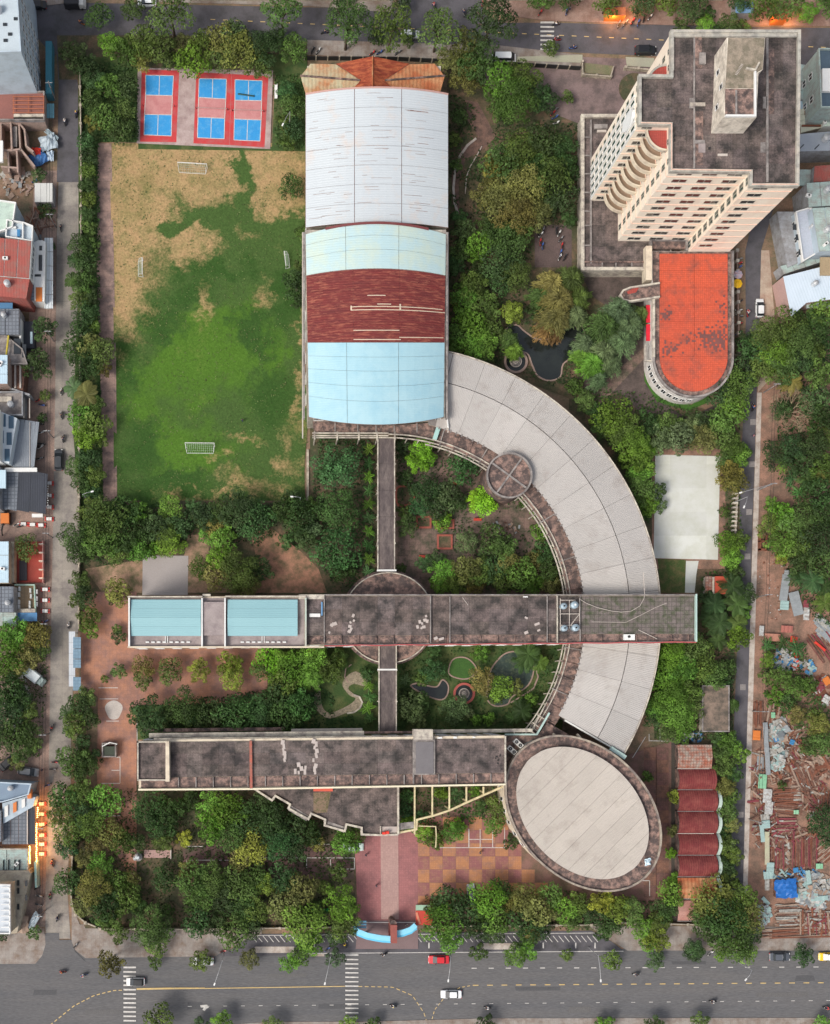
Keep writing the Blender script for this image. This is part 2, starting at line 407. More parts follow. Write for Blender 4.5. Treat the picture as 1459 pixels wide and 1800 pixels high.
b.build('sports_field', M_field, smooth=True, kind='structure')
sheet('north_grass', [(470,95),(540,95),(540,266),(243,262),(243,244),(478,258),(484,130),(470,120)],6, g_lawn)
sheet('north_verge', [(100,62),(300,62),(540,78),(540,140),(104,140)],3, g_garden)
sheet('hall_east_strip', [(786,110),(850,150),(1024,220),(1024,490),(1140,490),(1140,620),(1000,700),(786,620)],3, g_garden)
sheet('garden_brick_path', [(818,175),(840,180),(872,240),(850,262),(818,280),(806,320),(808,375),(860,410),(862,425),(820,400),(796,360),(794,310),(808,262),(840,240),(815,200)],4, mat('brick_path', (.2,.12,.09),(.14,.085,.07),(.09,.06,.05), s1=.3, stain=.3, grain=.3))
sheet('motorbike_park', [(940,395),(1005,395),(1005,470),(940,470)],4, mat('dark_flags', (.12,.085,.08),(.08,.06,.055), s1=.4, grain=.3))
sheet('annex_apron', [(1020,478),(1160,478),(1160,520),(1142,640),(1150,700),(1210,735),(1300,690),(1290,740),(1210,762),(1120,720),(1090,690),(1030,700),(1020,620),(1100,560),(1040,520)],4, mat('annex_apron', (.13,.095,.085),(.09,.07,.062),(.055,.045,.04), s1=.15, stain=.35, grain=.25))
sheet('annex_ramp', [(1136,606),(1140,622),(1046,722),(1030,700)],6, g_court)
sheet('annex_lawn', [(1132,640),(1146,640),(1165,690),(1215,712),(1245,692),(1250,705),(1210,722),(1155,706),(1133,670)],7, mat('bright_lawn', (.05,.14,.02),(.04,.1,.015), s1=.5, grain=.3))
sheet('east_garden', [(1000,640),(1300,740),(1300,1130),(1226,1130),(1226,1040),(1160,1040),(1130,920),(1000,720)],3, g_garden)
sheet('slab_margin', [(1146,780),(1275,782),(1275,1000),(1146,1000)],4, g_dirt)
b = MB(); b.ppoly([(1152,799),(1266,802),(1262,984),(1149,981)],0,.2); b.build('concrete_pad', g_slab, kind='structure')
b = MB(); b.ppoly([(1206,986),(1228,986),(1224,1010),(1221,1042),(1204,1042),(1205,1012)],0,.18); b.build('pad_path', g_slab, kind='structure')
sheet('east_lawn', [(1156,982),(1206,984),(1204,1042),(1162,1042)],5, mat('east_lawn', (.07,.1,.03),(.05,.08,.02),(.14,.11,.05), s1=.3, stain=.2, grain=.35))
sheet('belt_garden', [(178,880),(545,880),(545,745),(665,765),(665,1045),(160,1045),(140,1000),(140,900)],5, g_garden)
sheet('bare_patch', [(440,935),(480,930),(535,975),(560,1000),(575,1042),(440,1042),(455,1000)],6.5, mat('bare_patch', (.42,.21,.135),(.3,.16,.11),(.13,.1,.055), s1=.25, stain=.35, grain=.25))
sheet('bare_patch', [(330,940),(365,940),(370,1000),(450,1042),(180,1042),(150,1000),(240,985),(320,1000)],6, mat('bare_patch2', (.38,.24,.165),(.28,.18,.12),(.12,.11,.055), s1=.25, stain=.3, grain=.25))
sheet('grey_slab', [(251,976),(331,977),(330,1046),(250,1046)],8, g_grey)
sheet('yard_paving', [(145,1040),(240,1040),(240,1130),(470,1130),(470,1235),(240,1240),(240,1560),(170,1440),(172,1225),(142,1200)],7, g_yard)
sheet('inner_court', [(700,745),(1030,760),(1040,1290),(660,1290),(690,1000)],4, g_court)
sheet('south_court', [(465,1130),(1010,1130),(985,1300),(240,1300),(240,1236),(465,1232)],5, g_lawn)
sheet('grove_floor', [(130,1420),(240,1380),(900,1380),(905,1480),(625,1480),(625,1632),(150,1632),(124,1560)],5, g_garden)
sheet('grove_paving', [(322,1486),(600,1486),(600,1512),(622,1512),(622,1545),(470,1545),(322,1530)],6.5, mat('purple_paving', (.17,.09,.085),(.12,.07,.07),(.07,.06,.04), s1=.12, stain=.3, grain=.25))
sheet('entrance_plaza', [(622,1462),(735,1462),(735,1622),(630,1622)],7, g_pink)
b = MB(); b.ppoly([(669,1468),(700,1468),(701,1616),(670,1616)],0,.27); b.build('plaza_walk', g_pale, kind='structure')
sheet('plaza_gateway', [(630,1618),(735,1618),(735,1668),(625,1668)],7.5, mat('gateway_paving', (.2,.14,.14),(.17,.12,.12), grain=.15))
pz = sheet('checker_plaza', [(733,1440),(1190,1300),(1192,1610),(735,1632)],6, mat('plaza_bed', (.22,.12,.1),(.16,.09,.08),(.1,.08,.05), s1=.1, stain=.3, grain=.2))
# the checker squares, each a paving panel
ck = [mat('orange_square', (.45,.21,.1),(.38,.18,.095),(.3,.16,.12), s1=.3, stain=.2, grain=.15, grid=(.5,.5), gridw=.06, gridc=.85),
      mat('plum_square', (.29,.12,.115),(.24,.1,.1),(.31,.16,.11), s1=.3, stain=.2, grain=.15, grid=(.5,.5), gridw=.06, gridc=.85)]
def px_quad(mb, x0, y0, x1, y1, z0, z1): mb.pbox(x0, y0, x1, y1, z0, z1)
ckm = {}
for j in range(7):
    for i in range(11):
        x0, y0 = 732 + i * 23.1,1436 + j * 23.1
        if x0 > 960: continue
        if ((x0 - 1027) / 160) ** 2 + ((y0 - 1430) / 150) ** 2 < .8: continue
        k = (i + j) % 2
        if k not in ckm:
            mb = MB(); w = 22.7 * (H - .21) / F; mb.box((0,0,0),(w, w, .04)); ckm[k] = mb.data('paving_square', ck[k])
        c = P(x0 + 11.5, y0 + 11.5,.2)
        link('paving_square', ckm[k], pz, loc=c)
for k in (2,3): mb = MB(); mb.box((0,0,0),(2.83,2.83,.04)); ckm[k] = mb.data('paving_square', mat('brown_square_%d' % k, ((.26,.13,.085),(.2,.1,.085))[k - 2],((.2,.105,.08),(.17,.09,.08))[k - 2],(.12,.075,.06), s1=.3, stain=.3, grain=.2, grid=(.5,.5), gridw=.06, gridc=.85))
for j in range(12):
    for i in range(2):
        k = (i + j) % 2
        c = P(1143 + i * 21,1325 + j * 22,.2); k += 2
        link('paving_square', ckm[k], pz, loc=c)
sheet('east_service_yard', [(1180,1300),(1200,1290),(1192,1620),(1180,1620)],7, mat('dark_gutter', (.05,.045,.04),(.07,.06,.05), grain=.3))
sheet('east_strip', [(1226,1130),(1296,1130),(1288,1330),(1282,1570),(1265,1620),(1255,1300),(1150,1300),(1150,1130)],4, g_garden)
for i, (x, y, w, h) in enumerate(((60,1740,40,9),(150,1775,60,7),(330,1762,26,12),(470,1712,70,6),(560,1765,50,8),(700,1700,30,8),(905,1735,80,6),(1000,1770,40,10),(1180,1690,60,5),(1330,1745,90,7),(1400,1715,30,9))): sheet('road_repair', [(x, y),(x + w, y - .5),(x + w + R.uniform(-3,3), y + h),(x + R.uniform(-3,3), y + h + .5)],1.4, mat('asphalt_repair%d' % (i % 2),((.085,.085,.088),(.122,.118,.116))[i % 2],((.076,.076,.08),(.108,.104,.104))[i % 2], s1=.5, grain=.3, s2=4))
# parking lay-by with tactile strip
sheet('layby', [(440,1642),(1040,1636),(1075,1655),(1096,1671),(390,1681)],2.5, g_asph2)
slab('layby_island', [(448,1664),(517,1664),(517,1675),(448,1675)],.15, g_kerb)
slab('layby_island', [(846,1658),(905,1658),(905,1669),(846,1669)],.15, g_kerb)
slab('layby_island', [(540,1677),(570,1677),(570,1681),(540,1681)],.15, g_kerb)

# ---------------------------------------------------------------- painted markings
M_line = mat('road_paint', (.62,.6,.56),(.42,.4,.38), s1=1.5, grain=.2)
M_yel = mat('yellow_paint', (.6,.42,.15),(.45,.35,.2), s1=1.5, grain=.2)
def strip(name, pts, w, m, lvl=5, parent=None, kind='structure'):
    """painted strip along pixel polyline pts, w metres wide"""
    b = MB(); z = lvl * LV; q = [P(x, y, z) for x, y in pts]; L = []; Rr = []
    for i, p in enumerate(q):
        d = (q[min(i + 1, len(q) - 1)] - q[max(i - 1,0)]).normalized(); n = Vector((-d.y, d.x, 0)) * w / 2
        L.append(p + n); Rr.append(p - n)
    for i in range(len(q) - 1): b.face([Rr[i], Rr[i + 1], L[i + 1], L[i]])
    return b.build(name, m, parent, kind=kind)
def dashes(name, pts, n, frac, w, m, parent=None, lvl=5):
    tot = [Vector(p) for p in pts]; seg = [(tot[i + 1] - tot[i]).length for i in range(len(tot) - 1)]; LL = sum(seg)
    def at(s):
        for i, g in enumerate(seg):
            if s <= g or i == len(seg) - 1: return tot[i] + (tot[i + 1] - tot[i]) * (s / g)
            s -= g
    for k in range(n):
        a, e = at(LL * k / n), at(LL * (k + frac) / n)
        strip(name, [tuple(a), tuple(e)], w, m, lvl, parent, kind=None if parent else 'structure')
rm = sheet('road_markings', [(240,1737),(300,1736),(360,1736),(360,1738),(300,1739),(240,1740)],4, M_yel)
strip('centre_line', [(360,1737.5),(620,1733.5)],.18, M_yel, 4, rm, None)
dashes('lane_dash', [(630,1734),(690,1735),(725,1750),(745,1780),(752,1802)],14,.6,.16, M_yel, rm, 4)
dashes('lane_dash', [(88,1802),(130,1768),(165,1750),(200,1741),(238,1740)],17,.6,.2, M_yel, rm, 4)
dashes('lane_dash', [(757,1800),(764,1775),(780,1755),(808,1736),(830,1732)],12,.55,.16, M_yel, rm, 4)
dashes('lane_dash', [(831,1732),(1640,1726)],32,.4,.2, M_yel, rm, 4)
dashes('lane_dash', [(829,1702),(1640,1699)],27,.3,.18, M_line, rm, 4)
dashes('lane_dash', [(330,1769),(1640,1757)],42,.22,.12, M_line, rm, 4)
dashes('lane_dash', [(370,34),(1640,92)],58,.38,.17, M_yel, rm, 4)
def crosswalk(x0, x1, ys, h, lab, lvl=4):
    r = sheet('crosswalk', [(x0, ys[0] - h),(x1, ys[0] - h),(x1, ys[0]),(x0, ys[0])], lvl, M_line)
    for y in ys[1:]: sheet('crosswalk_stripe', [(x0, y - h),(x1, y - h + .4),(x1, y),(x0, y)], lvl, M_line, None, r)
crosswalk(217,239,[1702 + 7.8 * i for i in range(17)],3,'')
crosswalk(607,630,[1680 + 7.8 * i for i in range(15)],2.6,'')
crosswalk(950,974,[41 + 7.8 * i for i in range(7)],3.2,'')
hm = sheet('layby_markings', [(668,1658),(671,1658),(671,1667),(668,1667)],4, M_line)
for x in list(range(442,625,10)) + list(range(732,1050,10)):
    strip('hatch_line', [(x, 1645),(x + 9,1656)],.14, M_line, 4, hm, None)
for x in (420,552,641,699,723,754,806,955,1012,1046): strip('bay_tick', [(x, 1657),(x, 1667)],.28, M_line, 4, hm, None)
strip('bay_line', [(440,1644.5),(1050,1640)],.12, M_line, 4, hm, None)
strip('bay_line', [(540,1676),(1096,1672)],.14, M_line, 3.6, hm, None)
ar = MB()
for (x, y, k) in ((360,1771,1),(440,1648,.8)):
    q = [P(x + a * k, y + c * k, 4 * LV) for a, c in ((-8,-4),(4,-5),(7,0),(3,2),(0,6),(-4,4),(-2,0),(-7,0))]
    ar.face(q[::-1])
ar.build('painted_arrow', M_line, hm)
# badminton lines on the plaza and yard
pl = sheet('court_lines', [(824,1457),(825,1457),(825,1490),(824,1490)],8, M_line)
for a in (((768,1490),(888,1490)),((824,1457),(824,1490)),((844,1457),(844,1490)),((866,1458),(866,1490)),((887,1454),(887,1490)),((824,1475.5),(866,1475.5)),
          ((440,1508),(623,1508)),((623,1508),(623,1528)),((539,1508),(539,1526)),((581,1508),(581,1526)),((580,1527.5),(623,1527.5)),((540,1484),(585,1484)),((325,1488),(360,1488)),
          ((328,1512),(405,1512)),((328,1512),(328,1527)),((370,1512),(370,1520)),((600,1408),(620,1408)),
          ((173,1209),(207,1209)),((175,1228.5),(208,1228.5)),((187,1267.5),(209,1267.5)),((241,1240),(241,1303)),((204,1331),(211,1331)),((211,1331),(211,1376)),((177,1377),(211,1377)),((211,1412),(211,1434)),((176,1434),(211,1434)),((196,1354),(210,1354)),
          ((1110,1548),(1142,1548)),((1142,1548),(1142,1575)),((1141,1302),(1178,1303)),((1160,1280),(1160,1303)),((1135,1295),(1112,1332)),((1141,1290),(1141,1303))):
    strip('court_line', a, .13, M_line, 8.3, pl, None)
b = MB(); b.face([P(200 + 15 * math.cos(-t) * (1 + .12 * math.sin(3 * t)),1248 + 17 * math.sin(-t),.235) for t in [k * math.pi / 12 for k in range(24)]]); b.build('dried_cement_patch', mat('dried_cement', (.5,.46,.42),(.38,.34,.31), s1=.6, grain=.2), kind='structure')
# ---------------------------------------------------------------- shared building pieces
WIN = {}
def window_meshes(kind, w, h, npane, fm, gm):
    key = (kind, round(w, 2), round(h, 2), npane)
    if key not in WIN:
        f = MB(); t = .07                    # outward normal is +Y here, origin at the window centre
        f.box((-w / 2,.03,0),(t, .1, h + t)); f.box((w / 2,.03,0),(t, .1, h + t))
        f.box((0,.03, h / 2),(w - t, .1, t)); f.box((0,.05,-h / 2),(w - t, .16, t))
        for i in range(1, npane): f.box((-w / 2 + w * i / npane, .03,0),(t * 1.6,.09, h - t))
        p = MB(); pw = w / npane - t; p.box((0,.02,0),(pw, .03, h - t))
        WIN[key] = (f.data('window', fm), p.data('pane', gm),[-w / 2 + w * (i + .5) / npane for i in range(npane)])
    return WIN[key]
def add_window(root, pos, nrm, w=1.6, h=1.2, npane=2, fm=None, gm=None, kind='a'):
    fm = fm or M_white; gm = gm or M_glass
    f, p, offs = window_meshes(kind, w, h, npane, fm, gm)
    org = Vector(ORG.get(root.name, (0,0,0))); a = math.atan2(nrm[1], nrm[0]) - math.pi / 2
    o = link('window', f, root, loc=Vector(pos) - org, rz=a)
    for x in offs: link('pane', p, o, loc=(x, 0,0))
    return o
def facade(root, A, B, zs, us, w=1.6, h=1.2, npane=2, fm=None, gm=None, kind='a', off=.01):
    """windows on the wall under world edge A->B; outward is to the right of A->B"""
    A = Vector((A[0], A[1],0)); B = Vector((B[0], B[1],0)); d = (B - A).normalized(); n = Vector((d.y, -d.x, 0))
    for z in zs:
        for u in us: add_window(root, A + (B - A) * u + n * off + Vector((0,0, z)), n, w, h, npane, fm, gm, kind)
def ring_pts(cx, cy, r, a0, a1, n, z):
    return [P(cx + r * math.cos(math.radians(a0 + (a1 - a0) * i / n)), cy - r * math.sin(math.radians(a0 + (a1 - a0) * i / n)), z) for i in range(n + 1)]
def patch(mb, f, u0, u1, v0, v1, nu, nv, th=.06):
    """thick curved sheet f(u,v)->world point"""
    vs = []
    for k in (0,1):
        for j in range(nv + 1):
            for i in range(nu + 1):
                p = f(u0 + (u1 - u0) * i / nu, v0 + (v1 - v0) * j / nv); vs.append((p.x, p.y, p.z - k * th))
    n = (nu + 1) * (nv + 1); fs = []
    g = lambda i, j: j * (nu + 1) + i
    for j in range(nv):
        for i in range(nu):
            q = (g(i, j), g(i + 1, j), g(i + 1, j + 1), g(i, j + 1)); fs.append(q); fs.append(tuple(n + a for a in q[::-1]))
    for i in range(nu):
        for j in (0, nv): fs.append((g(i, j), g(i + 1, j), n + g(i + 1, j), n + g(i, j)))
    for j in range(nv):
        for i in (0, nu): fs.append((g(i, j), g(i, j + 1), n + g(i, j + 1), n + g(i, j)))
    mb.mesh(vs, fs)

# ================================================================ the sports hall
m_hw = mat('white_sheet_roof', (.5,.54,.56),(.45,.49,.52),(.53,.47,.43), s1=.06, stain=-.1, grain=.05, rough=.55, bump=.12, corr=(90,.5), stretch=(1,1,1))
m_streak = mat('rust_line', (.27,.15,.12),(.18,.13,.12), s1=1.5, grain=.3)
m_hb = mat('pale_blue_sheet_roof', (.32,.52,.59),(.36,.545,.605),(.29,.49,.575), s1=.08, stain=.2, grain=.04, rough=.5, bump=.05, corr=(90,.5))
m_hg = mat('greenish_sheet_roof', (.43,.55,.55),(.37,.53,.57),(.46,.55,.48), s1=.07, stain=.3, grain=.04, rough=.5, bump=.1, corr=(90,.5))
m_hr = mat('rusted_sheet_roof', (.17,.028,.026),(.115,.026,.026),(.34,.11,.07), s1=.55, stain=.02, grain=.3, rough=.8, bump=.3, corr=(90,.5), stretch=(.35,2.2,1))
m_hro = mat('bare_rust_sheet', (.36,.14,.09),(.22,.07,.05), s1=.6, grain=.3, stretch=(.6,2,1))
hall = thing('sports_hall', 'long arched-roof sports hall with white, rust-red and pale blue sheet sections', 'sports hall', P(660,560))
zn, zs_ = 11.0,12.0
b = MB(); b.ppoly([(539,172),(787,172),(787,396),(539,396)],0, zn - .1); b.build('wall', M_creamtop, hall)
b = MB(); b.ppoly([(536,404),(784,404),(782,732),(542,732)],0, zs_ - .3); b.build('wall', M_creamtop, hall)
def fN(u, v):   # u across 0..1, v along 0..1 (north -> south)
    s = 2 * u - 1; return P(537 + 251 * u, 166 + 234 * v, zn) + Vector((0,0,2.9 * (1 - s * s)))
def fS(u, v):
    s = 2 * u - 1; x0 = 537 + 6 * v; x1 = 784 - 4 * v
    y = (412 - 10 * (1 - s * s)) * (1 - v) + (733 + 19 * (1 - s * s)) * v
    return P(x0 + (x1 - x0) * u, y, zs_) + Vector((0,0,3.1 * (1 - s * s)))
def vault(f, us, vs_, m, gap=.0025, root=None, lift=0.0, nu=6):
    g = (lambda u, v: f(u, v) + Vector((0,0, lift)))
    for i in range(len(us) - 1):
        for j in range(len(vs_) - 1):
            mb = MB(); patch(mb, g, us[i] + gap * .6, us[i + 1] - gap * .6, vs_[j] + gap * .3, vs_[j + 1] - gap * .3, nu, 1,.08)
            mb.build('roof_panel', m, root)
b = MB(); patch(b, lambda u, v: fN(u, v) - Vector((0,0,.12)),0,1,0,1,24,1,.3); b.build('roof_deck', m_streak, hall)
b = MB(); patch(b, lambda u, v: fS(u, v) - Vector((0,0,.12)),0,1,0,1,24,1,.3); b.build('roof_deck', m_streak, hall)
vault(fN, [0,.338,.665,1],[i / 7 for i in range(8)], m_hw, .0035, hall)
vault(fS, [0,.28,.655,1],[0,.06,.13,.225], m_hg, .002, hall, .04)
vault(fS, [0,.33,.66,1],[.228,.32,.41,.5,.59], m_hr, .0012, hall, 0)
vault(fS, [0,.28,.655,1],[.593,.665,.735,.81,.885,1], m_hb, .002, hall, .04)
for k in range(85):             # thin lines of rust along lapped sheets
    u0 = R.random() * .8; u1 = min(.99, u0 + .03 + R.random() * .12); v = .02 + R.random() * .94
    if u0 < .338 < u1 or u0 < .665 < u1: continue
    b = MB(); patch(b, lambda u, v_: fN(u, v_) + Vector((0,0,.03)), u0, u1, v, v + .0012 + R.random() * .0012,3,1,.02); b.build('rust_streak', m_streak, hall)
def line_on(f, u0, u1, v0, v1, m, name='ridge_strip', lift=.09, nu=10):
    b = MB(); patch(b, lambda u, v: f(u, v) + Vector((0,0, lift)), u0, u1, v0, v1, nu, 1,.06); b.build(name, m, hall)
m_pale = paint('pale_batten', (.62,.5,.38))
for (u0, u1, v0) in ((.31,1,.428),(.31,.98,.412),(.33,.66,.53),(.33,.67,.576),(.66,.99,.565),(.43,.56,.357),(.5,.6,.4)):
    line_on(fS, u0, u1, v0, v0 + .004, m_pale)
line_on(fS, .31,.32,.408,.43, m_pale); line_on(fS, .66,.672,.4,.43, m_pale)
for k in range(90):
    u0 = .01 + R.random() * .9; v0 = .235 + R.random() * .34
    if R.random() < .4: u0 = R.random() * .1
    if R.random() < .3: u0 = .33 + R.random() * .6; v0 = .40 + R.random() * .035
    du = .01 + R.random() * .05
    b = MB(); patch(b, lambda u, v: fS(u, v) + Vector((0,0,.03)), u0, min(.99, u0 + du), v0, v0 + .001 + R.random() * .002,2,1,.02); b.build('rust_streak', m_hro, hall)
b = MB(); patch(b, lambda u, v: fS(u, v) + Vector((0,0,.25)),.14,.87,-.006,.006,16,1,.7); b.build('gable_flashing', paint('maroon_flashing', (.17,.05,.05)), hall)
for x in (534.5,785.5):
    b = MB(); b.pbox(x - 1.6,408, x + 1.6,736, zs_ - 1.3, zs_ - .2); b.build('gutter', M_concrete, hall)
b = MB(); b.pbox(531,408,533,770,9,9.6); b.pbox(786.6,408,788.6,760,9,9.6); b.build('eaves_rail', M_rail, hall)
for (x0, x1, y) in ((539,787,167),):
    b = MB(); patch(b, lambda u, v: fN(u, v) + Vector((0,0,.1)),0,1,-.008,.004,24,1,.5); b.build('gable_flashing', paint('pink_flashing', (.5,.3,.26)), hall)
for k in range(9):
    a = P(537,430 + k * 36,0); add_window(hall, (P(541,430 + k * 36,8).x - .35, a.y, 8),(-1,0),2.2,1.6,2)
for k in range(7): add_window(hall, (P(560 + k * 34,736,8).x, P(700,732, zs_ - .3).y - .02,9),(0,-1),2.2,1.4,2)

# the old orange hip roofs north of the hall
m_or = mat('orange_sheet_roof', (.42,.13,.05),(.33,.1,.045),(.45,.24,.12), s1=.14, stain=.3, grain=.15, corr=(0,.8), bump=.35)
m_or2 = mat('pale_orange_sheet_roof', (.4,.24,.12),(.42,.17,.08),(.42,.38,.25), s1=.12, stain=.4, grain=.12, corr=(0,.8), bump=.3)
m_rr = mat('red_rust_sheet_roof', (.25,.045,.02),(.15,.03,.02),(.42,.12,.05), s1=.35, stain=.25, grain=.3, stretch=(.4,2,1), corr=(90,.8), bump=.4)
old = thing('old_stage_building', 'old building with rusty orange hip roofs at the north end of the sports hall', 'building', P(655,135))
b = MB(); b.ppoly([(540,116),(775,116),(775,160),(540,160)],0,6.5); b.build('wall', M_creamtop, old)
def hip(pts, zz, m, name='roof_plane'):
    b = MB(); b.face([P(x, y, z) for (x, y), z in zip(pts, zz)]); return b.build(name, m, old)
for s in (1,-1):
    fx = lambda x: 655 + s * (x - 655)
    hip([(fx(529),133),(fx(546),112),(fx(590),113),(fx(633),141)],[7,7,7.2,8.6], m_or2 if s > 0 else m_or)
    hip([(fx(528),133),(fx(634),142),(fx(619),158),(fx(538),168)],[7.05,8.6,7.5,7], m_or2 if s > 0 else m_or)
    hip([(fx(590),112),(655,99),(655,158),(fx(619),158),(fx(634),141)],[7.3,10,10.2,8,8.7], m_rr)
    b = MB(); b.tube([P(fx(528),133,7.2), P(fx(633),141,8.8)],.22); b.build('ridge_cap', M_roofledge, old)
b = MB(); b.tube([P(655,99,10.1), P(655,158,10.3)],.16); b.build('ridge_cap', m_or, old)

# ================================================================ the curved wing (ring round the courtyard)
RC = (683.0,1085.0)
rc = P(RC[0], RC[1],9)
m_ring = mat('pale_grey_sheet_roof', (.44,.415,.39),(.385,.365,.345),(.32,.29,.265), s1=.07, stain=-.05, grain=.09, objcol=True, rough=.6, bump=.3, polar=(rc.x, rc.y, 900))
m_seam = mat('dark_seam', (.2,.18,.17), grain=.2)
wing = thing('curved_wing', 'curved wing with pale grey radial-panelled roof sweeping round the courtyard', 'building', P(1000,900))
RZ = 9.0
def arc_poly(r0, r1, a0, a1, n=40, z=RZ): return ring_pts(RC[0], RC[1], r0, a0, a1, n, z) + ring_pts(RC[0], RC[1], r1, a1, a0, n, z)
b = MB(); b.prism(arc_poly(349,472,78,-29.6),0, RZ - .5); b.build('wall', M_creamtop, wing)
b = MB(); b.prism(arc_poly(347,474,78.5,-30), RZ - .45, RZ - .14); b.build('roof_deck', m_seam, wing)
def ring_panel(r0, r1, a0, a1, z0, z1):
    mb = MB(); n = 3
    def f(u, v): a = math.radians(a0 + (a1 - a0) * u); r = r0 + (r1 - r0) * v; return P(RC[0] + r * math.cos(a), RC[1] - r * math.sin(a), RZ) + Vector((0,0, z0 + (z1 - z0) * v))
    patch(mb, f, 0,1,0,1, n, 1,.1); v = R.uniform(.93,1.05); mb.build('roof_panel', m_ring, wing).color = (v, v, v, 1)
def edge_left(a, r):        # keep clear of the hall
    return RC[0] + r * math.cos(math.radians(a)) >= 784
angs = []; a = 76.2
while a > -29: angs.append(a); a -= 7.05
angs.append(-30)
for i in range(len(angs) - 1):
    for (r0, r1, z0, z1) in ((345,422,0,.9),(423.2,477,.9,.1)):
        ring_panel(r0, r1, angs[i] - .03, angs[i + 1] + .03, z0, z1)
# end pieces beside the hall: cut along its wall
for (r0, r1, z0, z1) in ((360,422,0,.9),(423.2,477,.9,.1)):
    aa = math.degrees(math.acos((784.5 - RC[0]) / r1)); ai = math.degrees(math.acos((784.5 - RC[0]) / r0))
    if min(aa, ai) > 76.2 or True:
        pts = [P(RC[0] + r0 * math.cos(math.radians(max(76.3,0))), RC[1] - r0 * math.sin(math.radians(76.3)), RZ + z0), P(RC[0] + r1 * math.cos(math.radians(76.3)), RC[1] - r1 * math.sin(math.radians(76.3)), RZ + z1)]
        q0 = (784.5, RC[1] - math.sqrt(r1 * r1 - (784.5 - RC[0]) ** 2)); q1 = (784.5, RC[1] - math.sqrt(r0 * r0 - (784.5 - RC[0]) ** 2))
        if ai > 76.3 or aa > 76.3:
            mb = MB(); mb.face([pts[0], pts[1], P(q0[0], q0[1], RZ + z1), P(q1[0], q1[1], RZ + z0)][::-1]); mb.build('roof_panel', m_ring, wing)
b = MB(); b.wall(ring_pts(RC[0], RC[1],478.3,77.5,-30,50, RZ), RZ - .5, RZ + .28,.25); b.build('roof_edge', M_creamtop, wing)
b = MB(); b.wall([P(993,1266, RZ), P(1098,1327, RZ)], RZ - .6, RZ + .3,.3); b.build('roof_edge', M_white, wing)
# toothed inner edge, dark ledge, bays and the double beam over the court
b = MB(); b.prism(arc_poly(318,349,74.5,-38,60,7.2),6.7,7.2); b.build('ledge', M_roofledge, wing)
for k, a in enumerate([73.5 - i * 4.62 for i in range(25)]):
    q = [P(RC[0] + r * math.cos(math.radians(a)), RC[1] - r * math.sin(math.radians(a)),7.35) for r in (313,347)]
    b = MB(); b.wall(q, 7.18,7.5,.22); b.build('bay_divider', M_roofledge if k % 3 else M_concrete, wing)
for rr, zt in ((322,7.6),(316,7.0),(311,6.9)):
    b = MB(); b.wall(ring_pts(RC[0], RC[1], rr, 90 if rr > 312 else 78,-41,60, zt), zt - .5, zt, .2); b.build('curved_beam', M_creamtop, wing)
for i in range(34):
    a = 88 - i * 3.78
    q = ring_pts(RC[0], RC[1],313, a, a, 1,6)[0]
    b = MB(); b.cyl((q.x, q.y),.14,0,6.5,8); b.build('column', M_creamtop, wing)
for i in range(60):              # corrugated sheet ends
    a = 75 - i * 1.74
    if 52 < a < 60: continue
    q = ring_pts(RC[0], RC[1],344.5, a, a, 1, RZ)[0]
    b = MB(); b.box((q.x, q.y, RZ - .05),(.5,.3,.3), rz=math.radians(a)); b.build('sheet_end', m_seam, wing)
b = MB(); b.wall([P(776,736,8), P(764,772,8)],7.2,8.1,.9); b.build('glazed_gutter', mat('aqua_glass', (.35,.55,.52), rough=.3, grain=.05), wing)
b = MB(); b.wall([P(784,716,9.8), P(788,752,9.8)],9,9.8,.25); b.build('downpipe', M_white, wing)
for (r, a0, n) in ((470,-28,12),):
    for i in range(n):
        aa = 70 - i * 8.2; q = ring_pts(RC[0], RC[1],349 / 1.0, aa, aa, 1,4)[0]; c = P(*RC, 4); d = (c - q).normalized()
        add_window(wing, (q.x + d.x * .3, q.y + d.y * .3,4),(d.x, d.y),2.4,1.6,3)
# south terrace of the hall joining the ring
ter = thing('hall_terrace', 'blackened concrete terrace along the south end of the sports hall', 'terrace', P(660,755))
b = MB(); b.ppoly([(549,738),(690,748),(770,742),(772,776),(720,766),(683,761),(552,759)],6.4,7.0); b.build('deck', M_roofledge, ter)
for x in (589,629,661,693,733):
    b = MB(); b.wall([P(x, 742,7.2), P(x, 760,7.2)],6.9,7.25,.22); b.build('bay_divider', M_concrete, ter)
for y, z in ((761,7.6),(765.5,7.0),(769,6.8)):
    b = MB(); b.wall([P(549, y, z), P(683, y, z)], z - .5, z, .22); b.build('beam', M_creamtop, ter)
for x in (553,593,631,663,694):
    b = MB(); b.wall([P(x, 758,7.1), P(x, 773,7.1)],6.7,7.1,.3); b.build('cross_beam', M_creamtop, ter)
    b = MB(); q = P(x, 772,6); b.cyl((q.x, q.y),.16,0,6.7,8); b.build('column', M_creamtop, ter)
